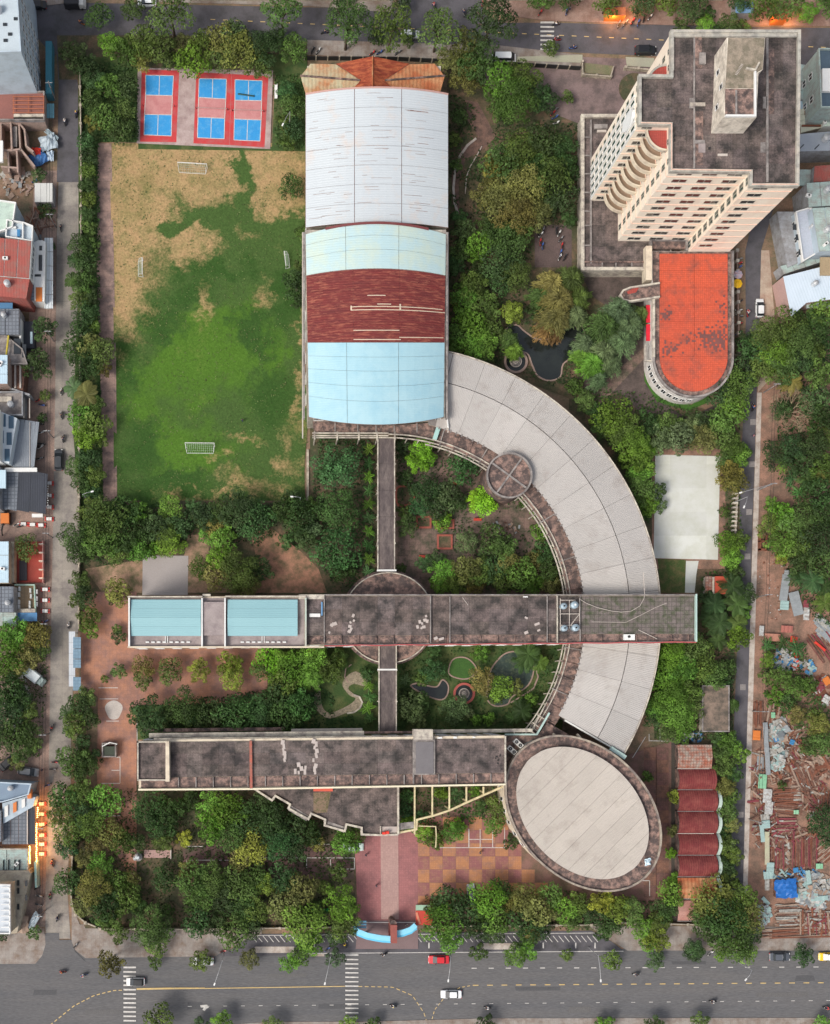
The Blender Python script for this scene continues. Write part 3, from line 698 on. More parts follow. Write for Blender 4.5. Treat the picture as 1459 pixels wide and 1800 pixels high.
# round pavilion on the ring
pv = thing('round_pavilion', 'round flat-topped pavilion with a crossed rib roof set on the curved walkway', 'pavilion', P(895,836))
def disc(cx, cy, r, z, n=40): return [P(cx + r * math.cos(2 * math.pi * k / n), cy + r * math.sin(2 * math.pi * k / n), z) for k in range(n)]
b = MB(); b.prism(disc(895.5,835.5,38.5,10.4),0,10.4); b.build('drum', M_roofledge, pv)
b = MB(); b.wall(disc(895.5,835.5,39,10.9),10.3,11.0,.35, True); b.build('parapet', M_concrete, pv)
for t in (36,126):
    dx, dy = 37 * math.cos(math.radians(t)),37 * math.sin(math.radians(t))
    b = MB(); b.wall([P(895.5 - dx, 835.5 - dy, 10.75), P(895.5 + dx, 835.5 + dy, 10.75)],10.35,10.75 + .05 * (t > 90),.35); b.build('roof_rib', M_concrete, pv)

# ================================================================ covered walkway and centre rotunda
wk = thing('covered_walkway', 'straight north-south covered walkway with dark flat canopy and pale edges', 'walkway', P(680,885))
ro = thing('central_rotunda', 'round dark-roofed rotunda half under the middle block', 'rotunda', P(683,1087))
b = MB(); b.prism(disc(682,1086,84,3.0),2.5,3.0); b.build('lower_canopy', M_roofledge, ro)
b = MB(); b.prism(disc(683,1086,79,6.2),5.6,6.2); b.build('canopy', M_roofledge, ro)
b = MB(); b.wall(disc(683,1086,79.5,6.5),6.15,6.6,.22, True); b.build('canopy_rim', M_creamtop, ro)
for k in range(16):
    q = P(683 + 72 * math.cos(k * math.pi / 8),1086 + 72 * math.sin(k * math.pi / 8),5); b = MB(); b.cyl((q.x, q.y),.18,0,5.7,8); b.build('column', M_creamtop, ro)
m_can = mat('canopy_deck', (.1,.08,.078),(.06,.05,.05),(.16,.13,.12), s1=.3, stain=.3, grain=.25, stretch=(1,.35,1))
def canopy(root, x0, x1, y0, y1, z, nseg):
    for i in range(nseg):
        a, c = y0 + (y1 - y0) * i / nseg, y0 + (y1 - y0) * (i + 1) / nseg
        b = MB(); b.pbox(x0, a + .15, x1, c - .15, z - .35, z); b.build('canopy_slab', m_can, root)
        for x in (x0 + .2, x1 - .2):
            b = MB(); b.pbox(x - 3 * (x < 680), a - .8, x + 3 * (x > 680), a + .8, z - .1, z + .38); b.build('tie', M_creamtop, root)
            q = P(x, a, z - .4); b = MB(); b.cyl((q.x, q.y),.14,0, z - .4,8); b.build('column', M_creamtop, root)
    for x in (x0 - .6, x1 + .6):
        b = MB(); b.pbox(x - .9, y0, x + .9, y1, z - .5, z + .3); b.build('edge_beam', M_creamtop, root)
canopy(wk, 665,693,769,1001,6.5,5)
canopy(wk, 667,696,1133,1176,7.0,1)
canopy(wk, 667,696,1178,1288,6.5,2)
b = MB(); b.pbox(663,1001,697,1004,6.2,6.9); b.build('end_beam', M_white, wk)
b = MB(); b.pbox(664,1175.6,698,1178.4,6.4,7.2); b.build('end_beam', M_white, wk)

# ================================================================ middle block
MZ = 13.0
mid = thing('middle_block', 'long middle block, aqua roofs at its west end and dark stained roofs eastward', 'building', P(720,1090))
b = MB(); b.ppoly([(226,1050),(540,1047),(1224,1045),(1224,1127),(540,1134),(226,1137)],0, MZ - .02); b.build('wall', M_cream, mid)
m_bc = mat('grey_pink_roof', (.34,.29,.28),(.28,.24,.23),(.22,.18,.18), s1=.2, stain=.3, grain=.12)
m_aq = mat('aqua_sheet_roof', (.25,.43,.46),(.225,.4,.435), s1=.1, grain=.04, rough=.5, corr=(90,.45), bump=.1)
def slabp(root, name, x0, y0, x1, y1, z0, z1, m):
    b = MB(); b.pbox(x0, y0, x1, y1, z0, z1); return b.build(name, m, root)
slabp(mid, 'gutter_roof', 228,1051,535,1136, MZ - .02, MZ + .1, m_bc)
for (x0, x1) in ((230,353),(400,523)):
    for k in range(4):
        y0, y1 = 1054,1118
        def f(u, v, x0=x0, x1=x1): s = 2 * ((k + v) / 4) - 1; return P(x0 + (x1 - x0) * u, y0 + (y1 - y0) * (k + v) / 4, MZ + .9) + Vector((0,0,.5 * (1 - abs(s))))
        b = MB(); patch(b, f, 0,1,.0,.99,1,1,.1); b.build('roof_panel', m_aq, mid)
    b = MB(); b.ppoly([(x0 + 1,1055),(x1 - 1,1055),(x1 - 1,1117),(x0 + 1,1117)], MZ, MZ + .75); b.build('roof_upstand', M_white, mid)
slabp(mid, 'stair_roof', 356,1058,394,1117, MZ, MZ + 1.2, m_bc)
for x in (355,395.5,226.8,537.5): slabp(mid, 'fire_wall', x - 1.3,1051, x + 1.3,1136, MZ, MZ + 1.6, M_white if x < 500 else mat('mint_coping', (.4,.52,.46),(.45,.4,.35), s1=.5, grain=.15))
slabp(mid, 'parapet', 224,1136,570,1138.6, MZ - .4, MZ + 1.0, M_cream)
slabp(mid, 'parapet', 224,1047.6,356,1050, MZ - .4, MZ + 1.0, M_creamtop)
slabp(mid, 'parapet', 396,1047,538,1049.6, MZ - .4, MZ + 1.0, M_creamtop)
slabp(mid, 'entry_lintel', 356,1044,370,1048, MZ - 1, MZ + .4, M_creamtop); slabp(mid, 'entry_lintel', 525,1045,570,1053, MZ - 1, MZ + .8, M_creamtop)
for x0 in (256,298,423,467):
    for k in range(4): slabp(mid, 'roof_vent', x0 + k * 10,1127.5, x0 + k * 10 + 6,1130, MZ, MZ + .5, M_white)
for x0 in (290,294,460,464): slabp(mid, 'downpipe', x0,1118, x0 + 1.2,1130, MZ, MZ + .35, M_white)
# dark roof bays
DX = [539,570,757,791,962,982,1021,1223]
for i in range(len(DX) - 1):
    yb = 1114 if DX[i] > 560 else 1133
    dy = -(DX[i] - 540) / 700 * 4
    m = mat('mossy_tiled_roof', (.21,.175,.165),(.13,.11,.1),(.07,.085,.045), s1=.35, stain=.22, grain=.3, grid=(.9,.9), gridw=.07, gridc=.6) if i == 6 else M_roofdark
    panels(mid, DX[i] + .4, DX[i + 1] - .4, lambda x: 1048, lambda x: 1117 + dy, MZ - .02, MZ + .22, max(1, round((DX[i + 1] - DX[i]) / 34)),3 if i != 6 else 2, m, amp=.14 if i != 6 else .05)
    slabp(mid, 'lower_gutter', DX[i] + .4,1117.4 + dy, DX[i + 1] - .4,1132.5 + dy * .9, MZ - .02, MZ + .08, M_roofledge)
for x in (570,757,791,962,980,1020): slabp(mid, 'roof_divider', x - .8,1047, x + .8,1130, MZ, MZ + (.9 if x in (757,980) else .5), M_concrete if x != 980 else M_creamtop)
for k in range(22):
    x = 570 + 30.5 * k
    if x < 1222: slabp(mid, 'gutter_rib', x - .6,1116, x + .6,1131, MZ, MZ + .4, M_roofledge)
slabp(mid, 'parapet', 570,1044.6,1226,1046.6, MZ - .3, MZ + .8, M_concrete)
b = MB(); b.wall([P(570,1134.2, MZ + .6), P(1224,1127.8, MZ + .6)], MZ - .4, MZ + .6,.3); b.build('parapet', M_concrete, mid)
b = MB(); b.tube([P(570 + k * 16.35,1135 - k * .165 + .6 * math.sin(k * 1.3), MZ + .75) for k in range(41)],.13,5); b.build('fire_pipe', M_redpipe, mid)
slabp(mid, 'parapet', 1223,1044,1225.6,1128, MZ - .3, MZ + 1.0, mat('aqua_coping', (.4,.55,.5),(.34,.45,.42), s1=.6, grain=.1))
for u0, n_ in ((0,30),):
    A, B = P(226,1137, MZ), P(1224,1127, MZ)
    facade(mid, B, A, (),())
    facade(mid, A, B, (2.2,5.6,9.4),[(.5 + k) / 32 for k in range(32)],2.0,1.5,2)
# rubble of loose paving slabs, pipes and tanks on the dark roofs
m_lt = mat('pale_concrete_slab', (.47,.41,.38),(.38,.33,.3), grain=.12)
def loose(root, pts, z, sx, sy, m, name='loose_slab', jit=.5):
    me = {}
    for i, (x, y) in enumerate(pts):
        k = i % 3
        if k not in me: bb = MB(); bb.box((0,0,0),(sx * (1,.75,.6)[k], sy * (1,1.2,.8)[k],.12)); me[k] = bb.data(name, m)
        c = P(x, y, z); org = Vector(ORG[root.name]); link(name, me[k], root, loc=c - org, rz=R.uniform(-jit, jit))
loose(mid, [(586,1097),(590,1096),(579,1112),(583,1099),(621,1082),(616,1094),(615,1101),(617,1106),(622,1091),(614,1110),(738,1093),(742,1096),(747,1090),(734,1102),(741,1104),(745,1102),(751,1092),(749,1083)], MZ + .3,.7,.6, m_lt)
loose(mid, [(776,1123),(766,1122),(925,1086),(944,1097),(925,1112),(947,1108)], MZ + .25,1.1,.5, m_lt)
slabp(mid, 'white_cover', 544,1078.5,563,1084.5, MZ, MZ + .55, M_white)
slabp(mid, 'blue_cover', 564.5,1058,567,1082, MZ, MZ + .5, paint('faded_blue', (.15,.3,.5)))
m_tank = mat('tank_steel', (.42,.52,.58),(.35,.45,.52), rough=.35, metal=.4, grain=.05)
fr = thing('tank_frame', 'steel pipe frame linking the four rooftop water tanks', 'pipe frame', P(1002,1085, MZ))
b = MB()
for a in (((985,1055),(1012,1055)),((1001,1055),(1001,1105)),((986,1079),(1019,1079)),((986,1099),(1012,1099)),((1004,1098),(1018,1080)),((1019,1052),(1019,1108)),((985,1052),(985,1108))):
    b.tube([P(x, y, MZ + .8) for x, y in a],.09,5)
b.build('pipe', M_rail, fr)
tl = ['north-western', 'north-eastern', 'south-western', 'south-eastern']
for i, (x, y) in enumerate(((992,1065),(1011,1063),(993,1104),(1013,1103))):
    r = 6.4 if i % 2 else 5.6; z0 = MZ + .25
    t = thing('water_tank', 'round steel water tank, %s of the four grouped on the dark roof' % tl[i],'water tank', P(x, y, z0),'rooftop water tanks')
    q = P(x, y, z0 + 1.9); rr = r / 8 * .95
    b = MB(); b.cyl((q.x, q.y), rr, z0, z0 + 1.6,28); b.build('tank_body', m_tank, t, smooth=False)
    b = MB(); b.cyl((q.x, q.y), rr, z0 + 1.6, z0 + 1.95,28, rr * .5); b.build('tank_top', m_tank, t)
    b = MB(); b.cyl((q.x, q.y), rr * .28, z0 + 1.95, z0 + 2.1,12); b.build('lid', M_black if i != 1 else M_white, t)
def cable(name, lab, pts, z, r=.07, m=M_rail):
    b = MB(); b.tube([P(x, y, z) for x, y in pts], r, 4); return tag(b.build(name, m), lab, 'pipe')
cable('loose_pipe', 'thin pale pipe curving across the mossy east roof of the middle block', [(1019,1053),(1030,1060),(1050,1068),(1075,1074),(1092,1076),(1110,1074),(1125,1065),(1132,1052),(1133,1045),(1132,1030),(1131,1006)], MZ + .6)
cable('loose_pipe', 'bent pale pipe along the lower part of the mossy roof', [(1040,1093),(1100,1094),(1125,1082),(1152,1068),(1172,1060)], MZ + .35,.06)
cable('loose_pipe', 'short pale pole lying by the south-east roof edge', [(1122,1107),(1155,1123)], MZ + .4,.08)
cable('loose_pipe', 'short pale stick fallen near the middle of the long roof', [(813,1050),(823,1064)], MZ + .4,.06)
t = thing('fan_unit', 'white box fan unit on the gutter of the middle block east end', 'fan unit', P(1106,1119, MZ))
slabp(t, 'casing', 1097,1115,1116,1125, MZ + .1, MZ + .9, M_white); q = P(1106,1119, MZ + .9); b = MB(); b.cyl((q.x, q.y),.3, MZ + .85, MZ + .95,14); b.build('grille', M_black, t)
t = tag(slabp(None, 'roof_hatch', 920,1048,928,1050, MZ + .2, MZ + .6, M_white),'small white hatch beside the north parapet of the middle block', 'roof hatch')

# ================================================================ south block
SZ = 13.0
sb = thing('south_block', 'long south block with dark tiled flat roof and cream south coping', 'building', P(570,1340))
b = MB(); b.ppoly([(243,1304),(300,1300),(888,1293),(889,1379),(443,1387),(244,1388)],0, SZ - .02); b.build('wall', M_cream, sb)
yN = lambda x: 1302 - (x - 243) * .0105; yS = lambda x: 1387 - (x - 243) * .0135
def qslab(root, name, x0, x1, f0, f1, z0, z1, m):
    b = MB(); b.ppoly([(x0, f0(x0)),(x1, f0(x1)),(x1, f1(x1)),(x0, f1(x0))], z0, z1); return b.build(name, m, root)
for (x0, x1) in ((300,440),(443,727),(765,887)):
    panels(sb, x0, x1, lambda x: yN(x) + 3, lambda x: yS(x) - 20, SZ - .02, SZ + .25, round((x1 - x0) / 30.5),3)
qslab(sb, 'lower_gutter', 248,887, lambda x: yS(x) - 19.5, lambda x: yS(x) - 1.5, SZ - .02, SZ + .1, M_roofledge)
qslab(sb, 'roof_slab', 243,291, lambda x: 1306, lambda x: 1370, SZ - .02, SZ + .3, M_roofdark)
slabp(sb, 'parapet', 241,1303,243.4,1371, SZ - .3, SZ + .9, M_creamtop); slabp(sb, 'parapet', 241,1370,293,1372.5, SZ - .3, SZ + .9, M_creamtop)
slabp(sb, 'parapet', 241,1303,291,1305.5, SZ - .3, SZ + .9, M_creamtop)
b = MB(); b.ppoly([(291,1303),(297,1303),(298,1374),(291,1374)], SZ, SZ + 2.6); b.build('fire_wall', M_cream, sb)
slabp(sb, 'stair_roof', 728,1300,765,1362, SZ, SZ + .9, M_concrete)
slabp(sb, 'stair_cover', 731,1304,762,1360, SZ + .9, SZ + 1.05, mat('smooth_grey_roof', (.17,.16,.165),(.14,.13,.135), grain=.1))
slabp(sb, 'stair_head', 727,1282,761,1300, SZ - 1, SZ + 1.4, M_creamtop)
b = MB(); b.wall([P(440.6,1302, SZ + .9), P(441.6,1386, SZ + .9)], SZ, SZ + .9,.55); b.build('roof_divider', mat('red_oxide_wall', (.42,.12,.08),(.33,.1,.08),(.25,.13,.1), s1=.7, stain=.3), sb)
b = MB(); b.wall([P(727,1300, SZ + .8), P(727,1378, SZ + .8)], SZ, SZ + .7,.3); b.build('roof_divider', M_concrete, sb)
b = MB(); b.wall([P(243,1388.2, SZ + .9), P(440,1387, SZ + .9), P(889,1379, SZ + .9)], SZ - .5, SZ + .9,.35); b.build('parapet', mat('fresh_cream_coping', (.72,.66,.48),(.62,.55,.42), s1=.5, grain=.08), sb)
b = MB(); b.wall([P(888.5,1294, SZ + .8), P(888.5,1380, SZ + .8)], SZ - .3, SZ + .8,.3); b.build('parapet', M_creamtop, sb)
for k in range(20):
    x = 314 + k * 30.5
    if x < 885: b = MB(); b.wall([P(x, yS(x) - 19, SZ + .4), P(x, yS(x) - 1, SZ + .4)], SZ, SZ + .45,.18); b.build('gutter_rib', M_concrete, sb)
# north ledges
for (x0, x1, ya, yb, z, m) in ((262,640,-13,-5,10.5, M_creamtop),(512,637,-18,-12,7.5, M_rail),(270,660,-4,2.6,12.6, M_creamtop),(660,727,-4,2,12.6, M_creamtop),(640,727,-12,-8,10, M_roofledge),(762,888,-3,2.5,12.6, M_creamtop),(762,936,-14,-8,9.5, M_creamtop),(250,500,-21,-15,6.5, M_roofledge)):
    qslab(sb, 'sunshade_ledge', x0, x1, lambda x: yN(x) + ya, lambda x: yN(x) + yb, z - .4, z, m)
A, B = P(243,1302, SZ), P(888,1293, SZ)
facade(sb, B, A, (2.3,5.8,9.6),[(.5 + k) / 22 for k in range(22)],2.0,1.5,2)
A, B = P(244,1388, SZ), P(889,1379, SZ)
facade(sb, A, B, (9.6,),[(.5 + k) / 22 for k in range(22)],2.0,1.5,2)
loose(sb, [(497,1305),(499,1312),(498,1318),(500,1324),(501,1330),(500,1336),(551,1303),(556,1308),(553,1314),(557,1320),(556,1328),(551,1336),(555,1346),(553,1352),(554,1358),(525,1344),(519,1356),(525,1358),(530,1351),(536,1357),(537,1349)], SZ + .35,.75,.95, m_lt, jit=.25)
loose(sb, [(773,1297),(800,1296.5),(833,1296)], SZ + .5,.95,.35, M_white, 'roof_vent', .02)
loose(sb, [(873,1330),(876,1336),(871,1333),(879,1328),(875,1342),(882,1352)], SZ + .35,.5,.25, M_black, 'loose_scrap', 1.5)
# front porch: half-round stepped canopy, and the pergola
po = thing('entrance_porch', 'half-round stepped porch canopy projecting from the south block', 'porch', P(600,1420))
PZ = 7.0
porch = [(443,1384),(478,1407),(484,1399),(510,1414),(507,1421),(542,1440),(547,1430),(572,1441),(571,1451),(606,1461),(609,1449),(636,1455),(636,1467),(668,1468),(700,1467),(700,1384)]
b = MB(); b.ppoly(porch, PZ - .6, PZ); b.build('canopy', M_roofdark, po)
b = MB(); b.wall([P(x, y, PZ + .6) for x, y in porch[:-1]], PZ - .7, PZ + .6,.42); b.build('parapet', M_creamtop, po)
b = MB(); b.wall([P(700,1380, PZ + .5), P(700,1467, PZ + .5)], PZ - .7, PZ + .55,.4); b.build('parapet', M_creamtop, po)
for (x0, y0, x1, y1) in ((507,1413,541,1438),(573,1441,606,1458)):
    b = MB(); b.wall([P(x0 + 2, y0 + 7, PZ + .3), P(x1, y1 + 1, PZ + .3)], PZ, PZ + .15,1.2); b.build('canopy_bay', M_concrete, po)
slabp(po, 'name_board', 551,1385,585,1391, PZ, PZ + .9, paint('red_board', (.55,.1,.06)))
b = MB(); b.ppoly([(551,1393),(582,1392),(575,1428),(551,1430)], PZ, PZ + .07); b.build('moss_bed', mat('roof_moss', (.12,.1,.05),(.06,.075,.03),(.2,.14,.1), s1=.8, grain=.3), po)
slabp(po, 'entry_recess', 671,1453,698,1464, PZ, PZ + .12, m_lt); slabp(po, 'entry_beam', 668,1452,670,1466, PZ, PZ + .6, M_creamtop)
slabp(po, 'red_emblem', 672,1463,679,1467, PZ + .1, PZ + 1.2, paint('bright_red', (.7,.05,.03))); slabp(po, 'red_emblem', 678,1461.5,684,1466, PZ + .1, PZ + 1.2, paint('bright_red', (.7,.05,.03)))
for (x, y) in ((480,1405),(509,1418),(545,1436),(572,1447),(608,1457),(637,1464),(669,1465),(699,1465)):
    q = P(x, y, PZ); b = MB(); b.cyl((q.x, q.y),.28,0, PZ - .6,10); b.build('column', M_cream, po)
pg = thing('entrance_pergola', 'open cream pergola of parallel beams beside the entrance porch', 'pergola', P(790,1410))
m_pg = mat('cream_beam', (.62,.55,.33),(.55,.47,.3),(.4,.33,.2), s1=.5, stain=.2, grain=.1)
for (x, y1) in ((729,1467),(760,1435),(790,1425),(820,1411),(850,1396)):
    b = MB(); b.wall([P(x, 1383, PZ), P(x, y1, PZ)], PZ - .5, PZ, .32); b.build('beam', m_pg, pg)
    q = P(x, y1 - 3, PZ); b = MB(); b.cyl((q.x, q.y),.2,0, PZ - .4,10); b.build('column', m_pg, pg)
b = MB(); b.wall([P(x, y, PZ + .06) for x, y in ((701,1464),(732,1458),(733,1441),(762,1434),(792,1424),(822,1410),(852,1397),(886,1382))], PZ - .5, PZ + .06,.4); b.build('curved_beam', m_pg, pg)
b = MB(); b.wall([P(x, y, PZ - .4) for x, y in ((735,1452),(766,1453),(767,1470),(766,1490))], PZ - .8, PZ - .4,.2); b.build('edge_rail', m_pg, pg)
b = MB(); b.wall([P(701,1453, PZ), P(729,1450, PZ)], PZ - .4, PZ - .02,1.4); b.build('porch_ledge', M_concrete, pg)

# ================================================================ oval hall
OZ = 11.5
ov = thing('oval_auditorium', 'oval auditorium with pale grey diagonal-seamed roof and dark stained rim', 'auditorium', P(1027,1430))
def ell(cx, cy, a, bb, n=72, z=OZ, th=45):
    t = math.radians(th); o = []
    for k in range(n):
        u = a * math.cos(2 * math.pi * k / n); v = bb * math.sin(2 * math.pi * k / n)
        o.append(P(cx + u * math.cos(t) - v * math.sin(t), cy + u * math.sin(t) + v * math.cos(t), z))
    return o
b = MB(); b.prism(ell(1026,1430,155,113),0, OZ - 1.0); b.build('wall', M_cream, ov)
b = MB(); b.prism(ell(1026,1430,155.5,113.5,72), OZ - 1.0, OZ - .6); b.build('rim_gutter', M_roofledge, ov)
b = MB(); b.wall(ell(1026,1430,156,114), OZ - 1.2, OZ - .1,.4, True); b.build('parapet', mat('stained_coping', (.42,.36,.28),(.26,.22,.18),(.16,.13,.12), s1=.25, stain=.35), ov)
b = MB(); b.prism(ell(1024,1429,131,95.5), OZ - .6, OZ + .3); b.build('roof_deck', m_seam, ov)
m_ov = mat('cream_sheet_roof', (.47,.425,.375),(.415,.375,.33),(.34,.3,.26), s1=.09, stain=-.05, grain=.08, objcol=True, rough=.6, corr=(-50,.62), bump=.3)
oa, ob = 133.0,97.0; nstr = 10; t45 = math.radians(45)
def oval_pt(u, v, z): return P(1024 + u * math.cos(t45) - v * math.sin(t45),1429 + u * math.sin(t45) + v * math.cos(t45), z)
for i in range(nstr):
    u0 = -oa + 2 * oa * i / nstr + .22; u1 = -oa + 2 * oa * (i + 1) / nstr - .22
    hi = [(u, ob * math.sqrt(max(0,1 - (u / oa) ** 2))) for u in [u0 + (u1 - u0) * k / 6 for k in range(7)]]
    for s in (1,-1):
        pts = [oval_pt(u, s * max(v, .3), OZ + .35) for u, v in hi] + [oval_pt(u, 0, OZ + .35) for u in (u1, u0)]
        pts = [Vector((p.x, p.y, OZ + .35)) for p in pts]
        b = MB(); b.prism([(p.x, p.y) for p in pts], OZ + .2, OZ + .42); v = R.uniform(.94,1.04); b.build('roof_panel', m_ov, ov).color = (v, v, v, 1)
for k in range(20):
    aa = 100 + k * 9; t = math.radians(aa); u, v = 155 * math.cos(t),113 * math.sin(t)
    c = P(1026 + u * math.cos(t45) - v * math.sin(t45),1430 + u * math.sin(t45) + v * math.cos(t45), OZ); ce = P(1026,1430, OZ); d = (c - ce).normalized()
    add_window(ov, (c.x - d.x * .02, c.y - d.y * .02,5),(d.x, d.y),1.2,3.2,1)
t = thing('white_tarpaulin', 'crumpled white tarpaulin on the south-east rim of the oval auditorium', 'tarpaulin', P(1138,1516, OZ - .6))
b = MB(); vs = []
for j in range(6):
    for i in range(6): q = P(1133 + i * 2 + R.uniform(-.8,.8),1510 + j * 2.4 - i * .6 + R.uniform(-.8,.8), OZ - .55); vs.append((q.x, q.y, OZ - .5 + R.random() * .5))
b.mesh(vs, [(j * 6 + i, j * 6 + i + 1, j * 6 + i + 7, j * 6 + i + 6) for j in range(5) for i in range(5)]); b.build('sheet', paint('blue_white', (.55,.68,.75)), t)
# little roof deck with air-conditioning units between the oval and the south block
dk = thing('service_deck', 'small dark roof deck between the oval auditorium and the south block', 'roof deck', P(915,1320))
b = MB(); b.ppoly([(889,1294),(948,1290),(962,1270),(1002,1292),(925,1305),(905,1340),(893,1372),(889,1372)],0,8.0); b.build('deck', M_roofledge, dk)
b = MB(); b.wall([P(939,1304,9.5), P(925,1312,9.5),(P(908,1330,9.5)), P(901,1344,9.5)],7.5,9.5,.9); b.build('mint_panel', mat('mint_gutter', (.42,.45,.4),(.3,.3,.27), s1=.6), dk)
m_mint = mat('mint_beam', (.42,.58,.54),(.38,.48,.45), s1=.6, grain=.1)
b = MB(); b.wall([P(888,1291,8.6), P(944,1291,8.6), P(966,1253,8.6)],8.0,8.6,.35); b.build('mint_beam', m_mint, dk)
b = MB(); b.wall([P(888,1283,8.4), P(935,1284,8.4), P(955,1246,8.4)],8.0,8.4,.25); b.build('mint_beam', M_creamtop, dk)
for (x0, y0, x1, y1) in ((903,1283,905,1291),(930,1284,941,1290),(936,1270,947,1278),(945,1257,957,1264)):
    b = MB(); b.wall([P(x0, y0,8.5), P(x1, y1,8.5)],8.1,8.5,.2); b.build('cross_rail', M_creamtop, dk)
for x, y in ((973,1290),(1015,1291)): b = MB(); b.wall([P(x, y, 10), P(x + 6, y + 6,10)],9,10,.4); b.build('bracket', M_cream, dk)
b = MB(); b.wall([P(1074,1315,10), P(1100,1332,10)],9.2,10,.9); b.build('mint_gutter', m_mint, dk)
acl = ['north-eastern twin-fan air conditioning unit beside the oval auditorium', 'south-western twin-fan air conditioning unit beside the oval auditorium']
for i, (x, y) in enumerate(((911.5,1307),(900.5,1319))):
    t = thing('air_conditioner', acl[i],'air conditioner', P(x, y, 8.0),'air conditioning units on the service deck')
    q = P(x, y, 9.2); a = -math.radians(42)
    b = MB(); b.box((q.x, q.y, 8.6),(2.2,1.0,1.2), rz=a); b.build('casing', paint('off_white_metal', (.7,.69,.65)), t)
    for s in (-.52,.52):
        b = MB(); cx, cy = q.x + s * math.cos(a), q.y + s * math.sin(a); b.cyl((cx, cy),.38,9.2,9.24,18); f_ = b.build('fan_grille', M_black, t)
        b = MB(); b.cyl((cx, cy),.13,9.24,9.3,10); b.build('fan_hub', M_steel, f_)

# ================================================================ tower block
TZ, PZ2 = 41.0,5.0
tw = thing('tower_block', 'tall cream and peach tower block with a flat dark roof above the tiled annex', 'tower', P(1180,390))
fp = [(1181,55),(1405,55),(1402,325),(1320,325),(1320,301),(1180,299),(1180,218),(1125,217),(1125,133),(1181,134)]
W = [P(x, y, TZ) for x, y in fp]
b = MB(); b.prism(W, 0, TZ - .8); b.build('wall', M_tower, tw)
b = MB(); b.prism([P(x, y, TZ) for x, y in ((1183,57),(1403,57),(1400,323),(1322,323),(1322,299),(1182,297),(1182,216),(1127,215),(1127,135),(1183,136))], TZ - .8, TZ - .55)
b.build('roof_slab', M_roofdark, tw)
for (x0, x1, y0, y1, nx_, ny_) in ((1184,1219,68,296,1,8),(1223,1258,62,296,1,8),(1259,1345,228,296,3,2),(1128,1181,138,214,2,3),(1352,1400,62,320,2,8),(1323,1346,297,320,1,1)): panels(tw, x0, x1, lambda x: y0, lambda x: y1, TZ - .6, TZ - .5, nx_, ny_, amp=.13)
m_cop = mat('grey_coping', (.38,.39,.35),(.5,.44,.37),(.24,.23,.21), s1=.3, stain=.25, grain=.12)
b = MB(); b.wall([Vector((p.x, p.y, TZ)) for p in W], TZ - .9, TZ + .15,.55, True); b.build('parapet', m_cop, tw)
b = MB(); b.wall([P(1184,60, TZ - .1), P(1401,60, TZ - .1)], TZ - .6, TZ - .1,.9); b.build('parapet_ledge', m_cop, tw)
b = MB(); b.wall([P(1182,66, TZ), P(1182,124, TZ)], TZ - .8, TZ + .2,.5); b.build('parapet_ledge', m_cop, tw)
for (x0, y0, x1, y1, h, m) in ((1219,62,1222,296,.12, M_concrete),(1222,62,1234,120,.08, M_roofledge),(1222,196,1236,290,.06, M_roofledge),(1347,62,1351,320,.14, M_concrete),(1351,86,1361,200,.08, M_roofledge),(1230,92,1241,112,.5, M_concrete),
                              (1214,180,1240,186,.25, M_creamtop),(1220,246,1239,252,.2, M_concrete),(1228,252,1240,268,.14, m_bc),(1341,170,1348,190,.14, M_concrete),(1262,270,1279,274,.2, M_rail),(1212,172,1221,190,.1, M_concrete),(1337,250,1346,268,.12, M_concrete),(1181,236,1186,240,.5, M_black),(1181,244,1186,248,.5, M_black),(1246,258,1249,262,.3, M_black)):
    slabp(tw, 'roof_duct', x0, y0, x1, y1, TZ - .55, TZ - .5 + h, m)
# storeys: string courses and windows
fl = [PZ2 + 1.7 + 3.3 * i for i in range(11)]
def idx(i): return W[i], W[(i + 1) % len(W)]
def outward(A, B):      # order so that outward is right of A->B for this clockwise-in-pixel outline
    return A, B
cen = P(1290,190, TZ)
def course(A, B, zz):
    A = Vector((A.x, A.y, 0)); B = Vector((B.x, B.y, 0)); d = (B - A).normalized()
    n = Vector((d.y, -d.x, 0))
    mid_ = (A + B) / 2
    if not inside_right: pass
    for z in zz:
        b = MB(); c = mid_ + n * .04; b.box((c.x, c.y, z),((B - A).length - .1,.12,.14), rz=math.atan2(d.y, d.x)); b.build('string_course', mat('pink_string_course', (.72,.46,.36),(.78,.54,.42), s1=.5), tw)
inside_right = True
fz = [PZ2 + 3.3 * i + .1 for i in range(1,12)]
# south face (three bays), edge (1320,301)->(1180,299): walls facing south have outward -Y, so A must be the west end
facade(tw, W[5], W[4], fl, [.2,.52,.84],2.7,1.35,2, M_creamtop, M_glass); course(W[5], W[4], fz)
facade(tw, W[3], W[2], fl, (),1,1); facade(tw, W[3], W[2], fl[1:],[.27],2.7,1.35,2, M_creamtop, M_glass); course(W[3], W[2], fz)
facade(tw, W[4], W[3], fl, [.45],1.4,2.0,2, M_creamtop, M_greenglass, 'b')
facade(tw, W[6], W[5], fl, [.3,.72],1.1,1.9,2, M_creamtop, M_greenglass, 'b'); course(W[6], W[5], fz)
facade(tw, W[7], W[6], fl, [.3],1.9,1.35,2, M_creamtop, M_glass); course(W[7], W[6], fz)
facade(tw, W[0], W[9], fl, [.35,.7],1.0,1.6,2, M_creamtop, M_greenglass, 'b')
facade(tw, W[8], W[7], fl, [.17],1.0,1.6,1, M_creamtop, M_greenglass, 'c')
facade(tw, W[8], W[7], fl[:10],[.34,.52,.7,.88],.75,2.6,1, M_white, M_greenglass, 'd')
facade(tw, W[8], W[7], fl[10:],[.4,.62,.84],1.0,1.6,1, M_creamtop, M_greenglass, 'c')
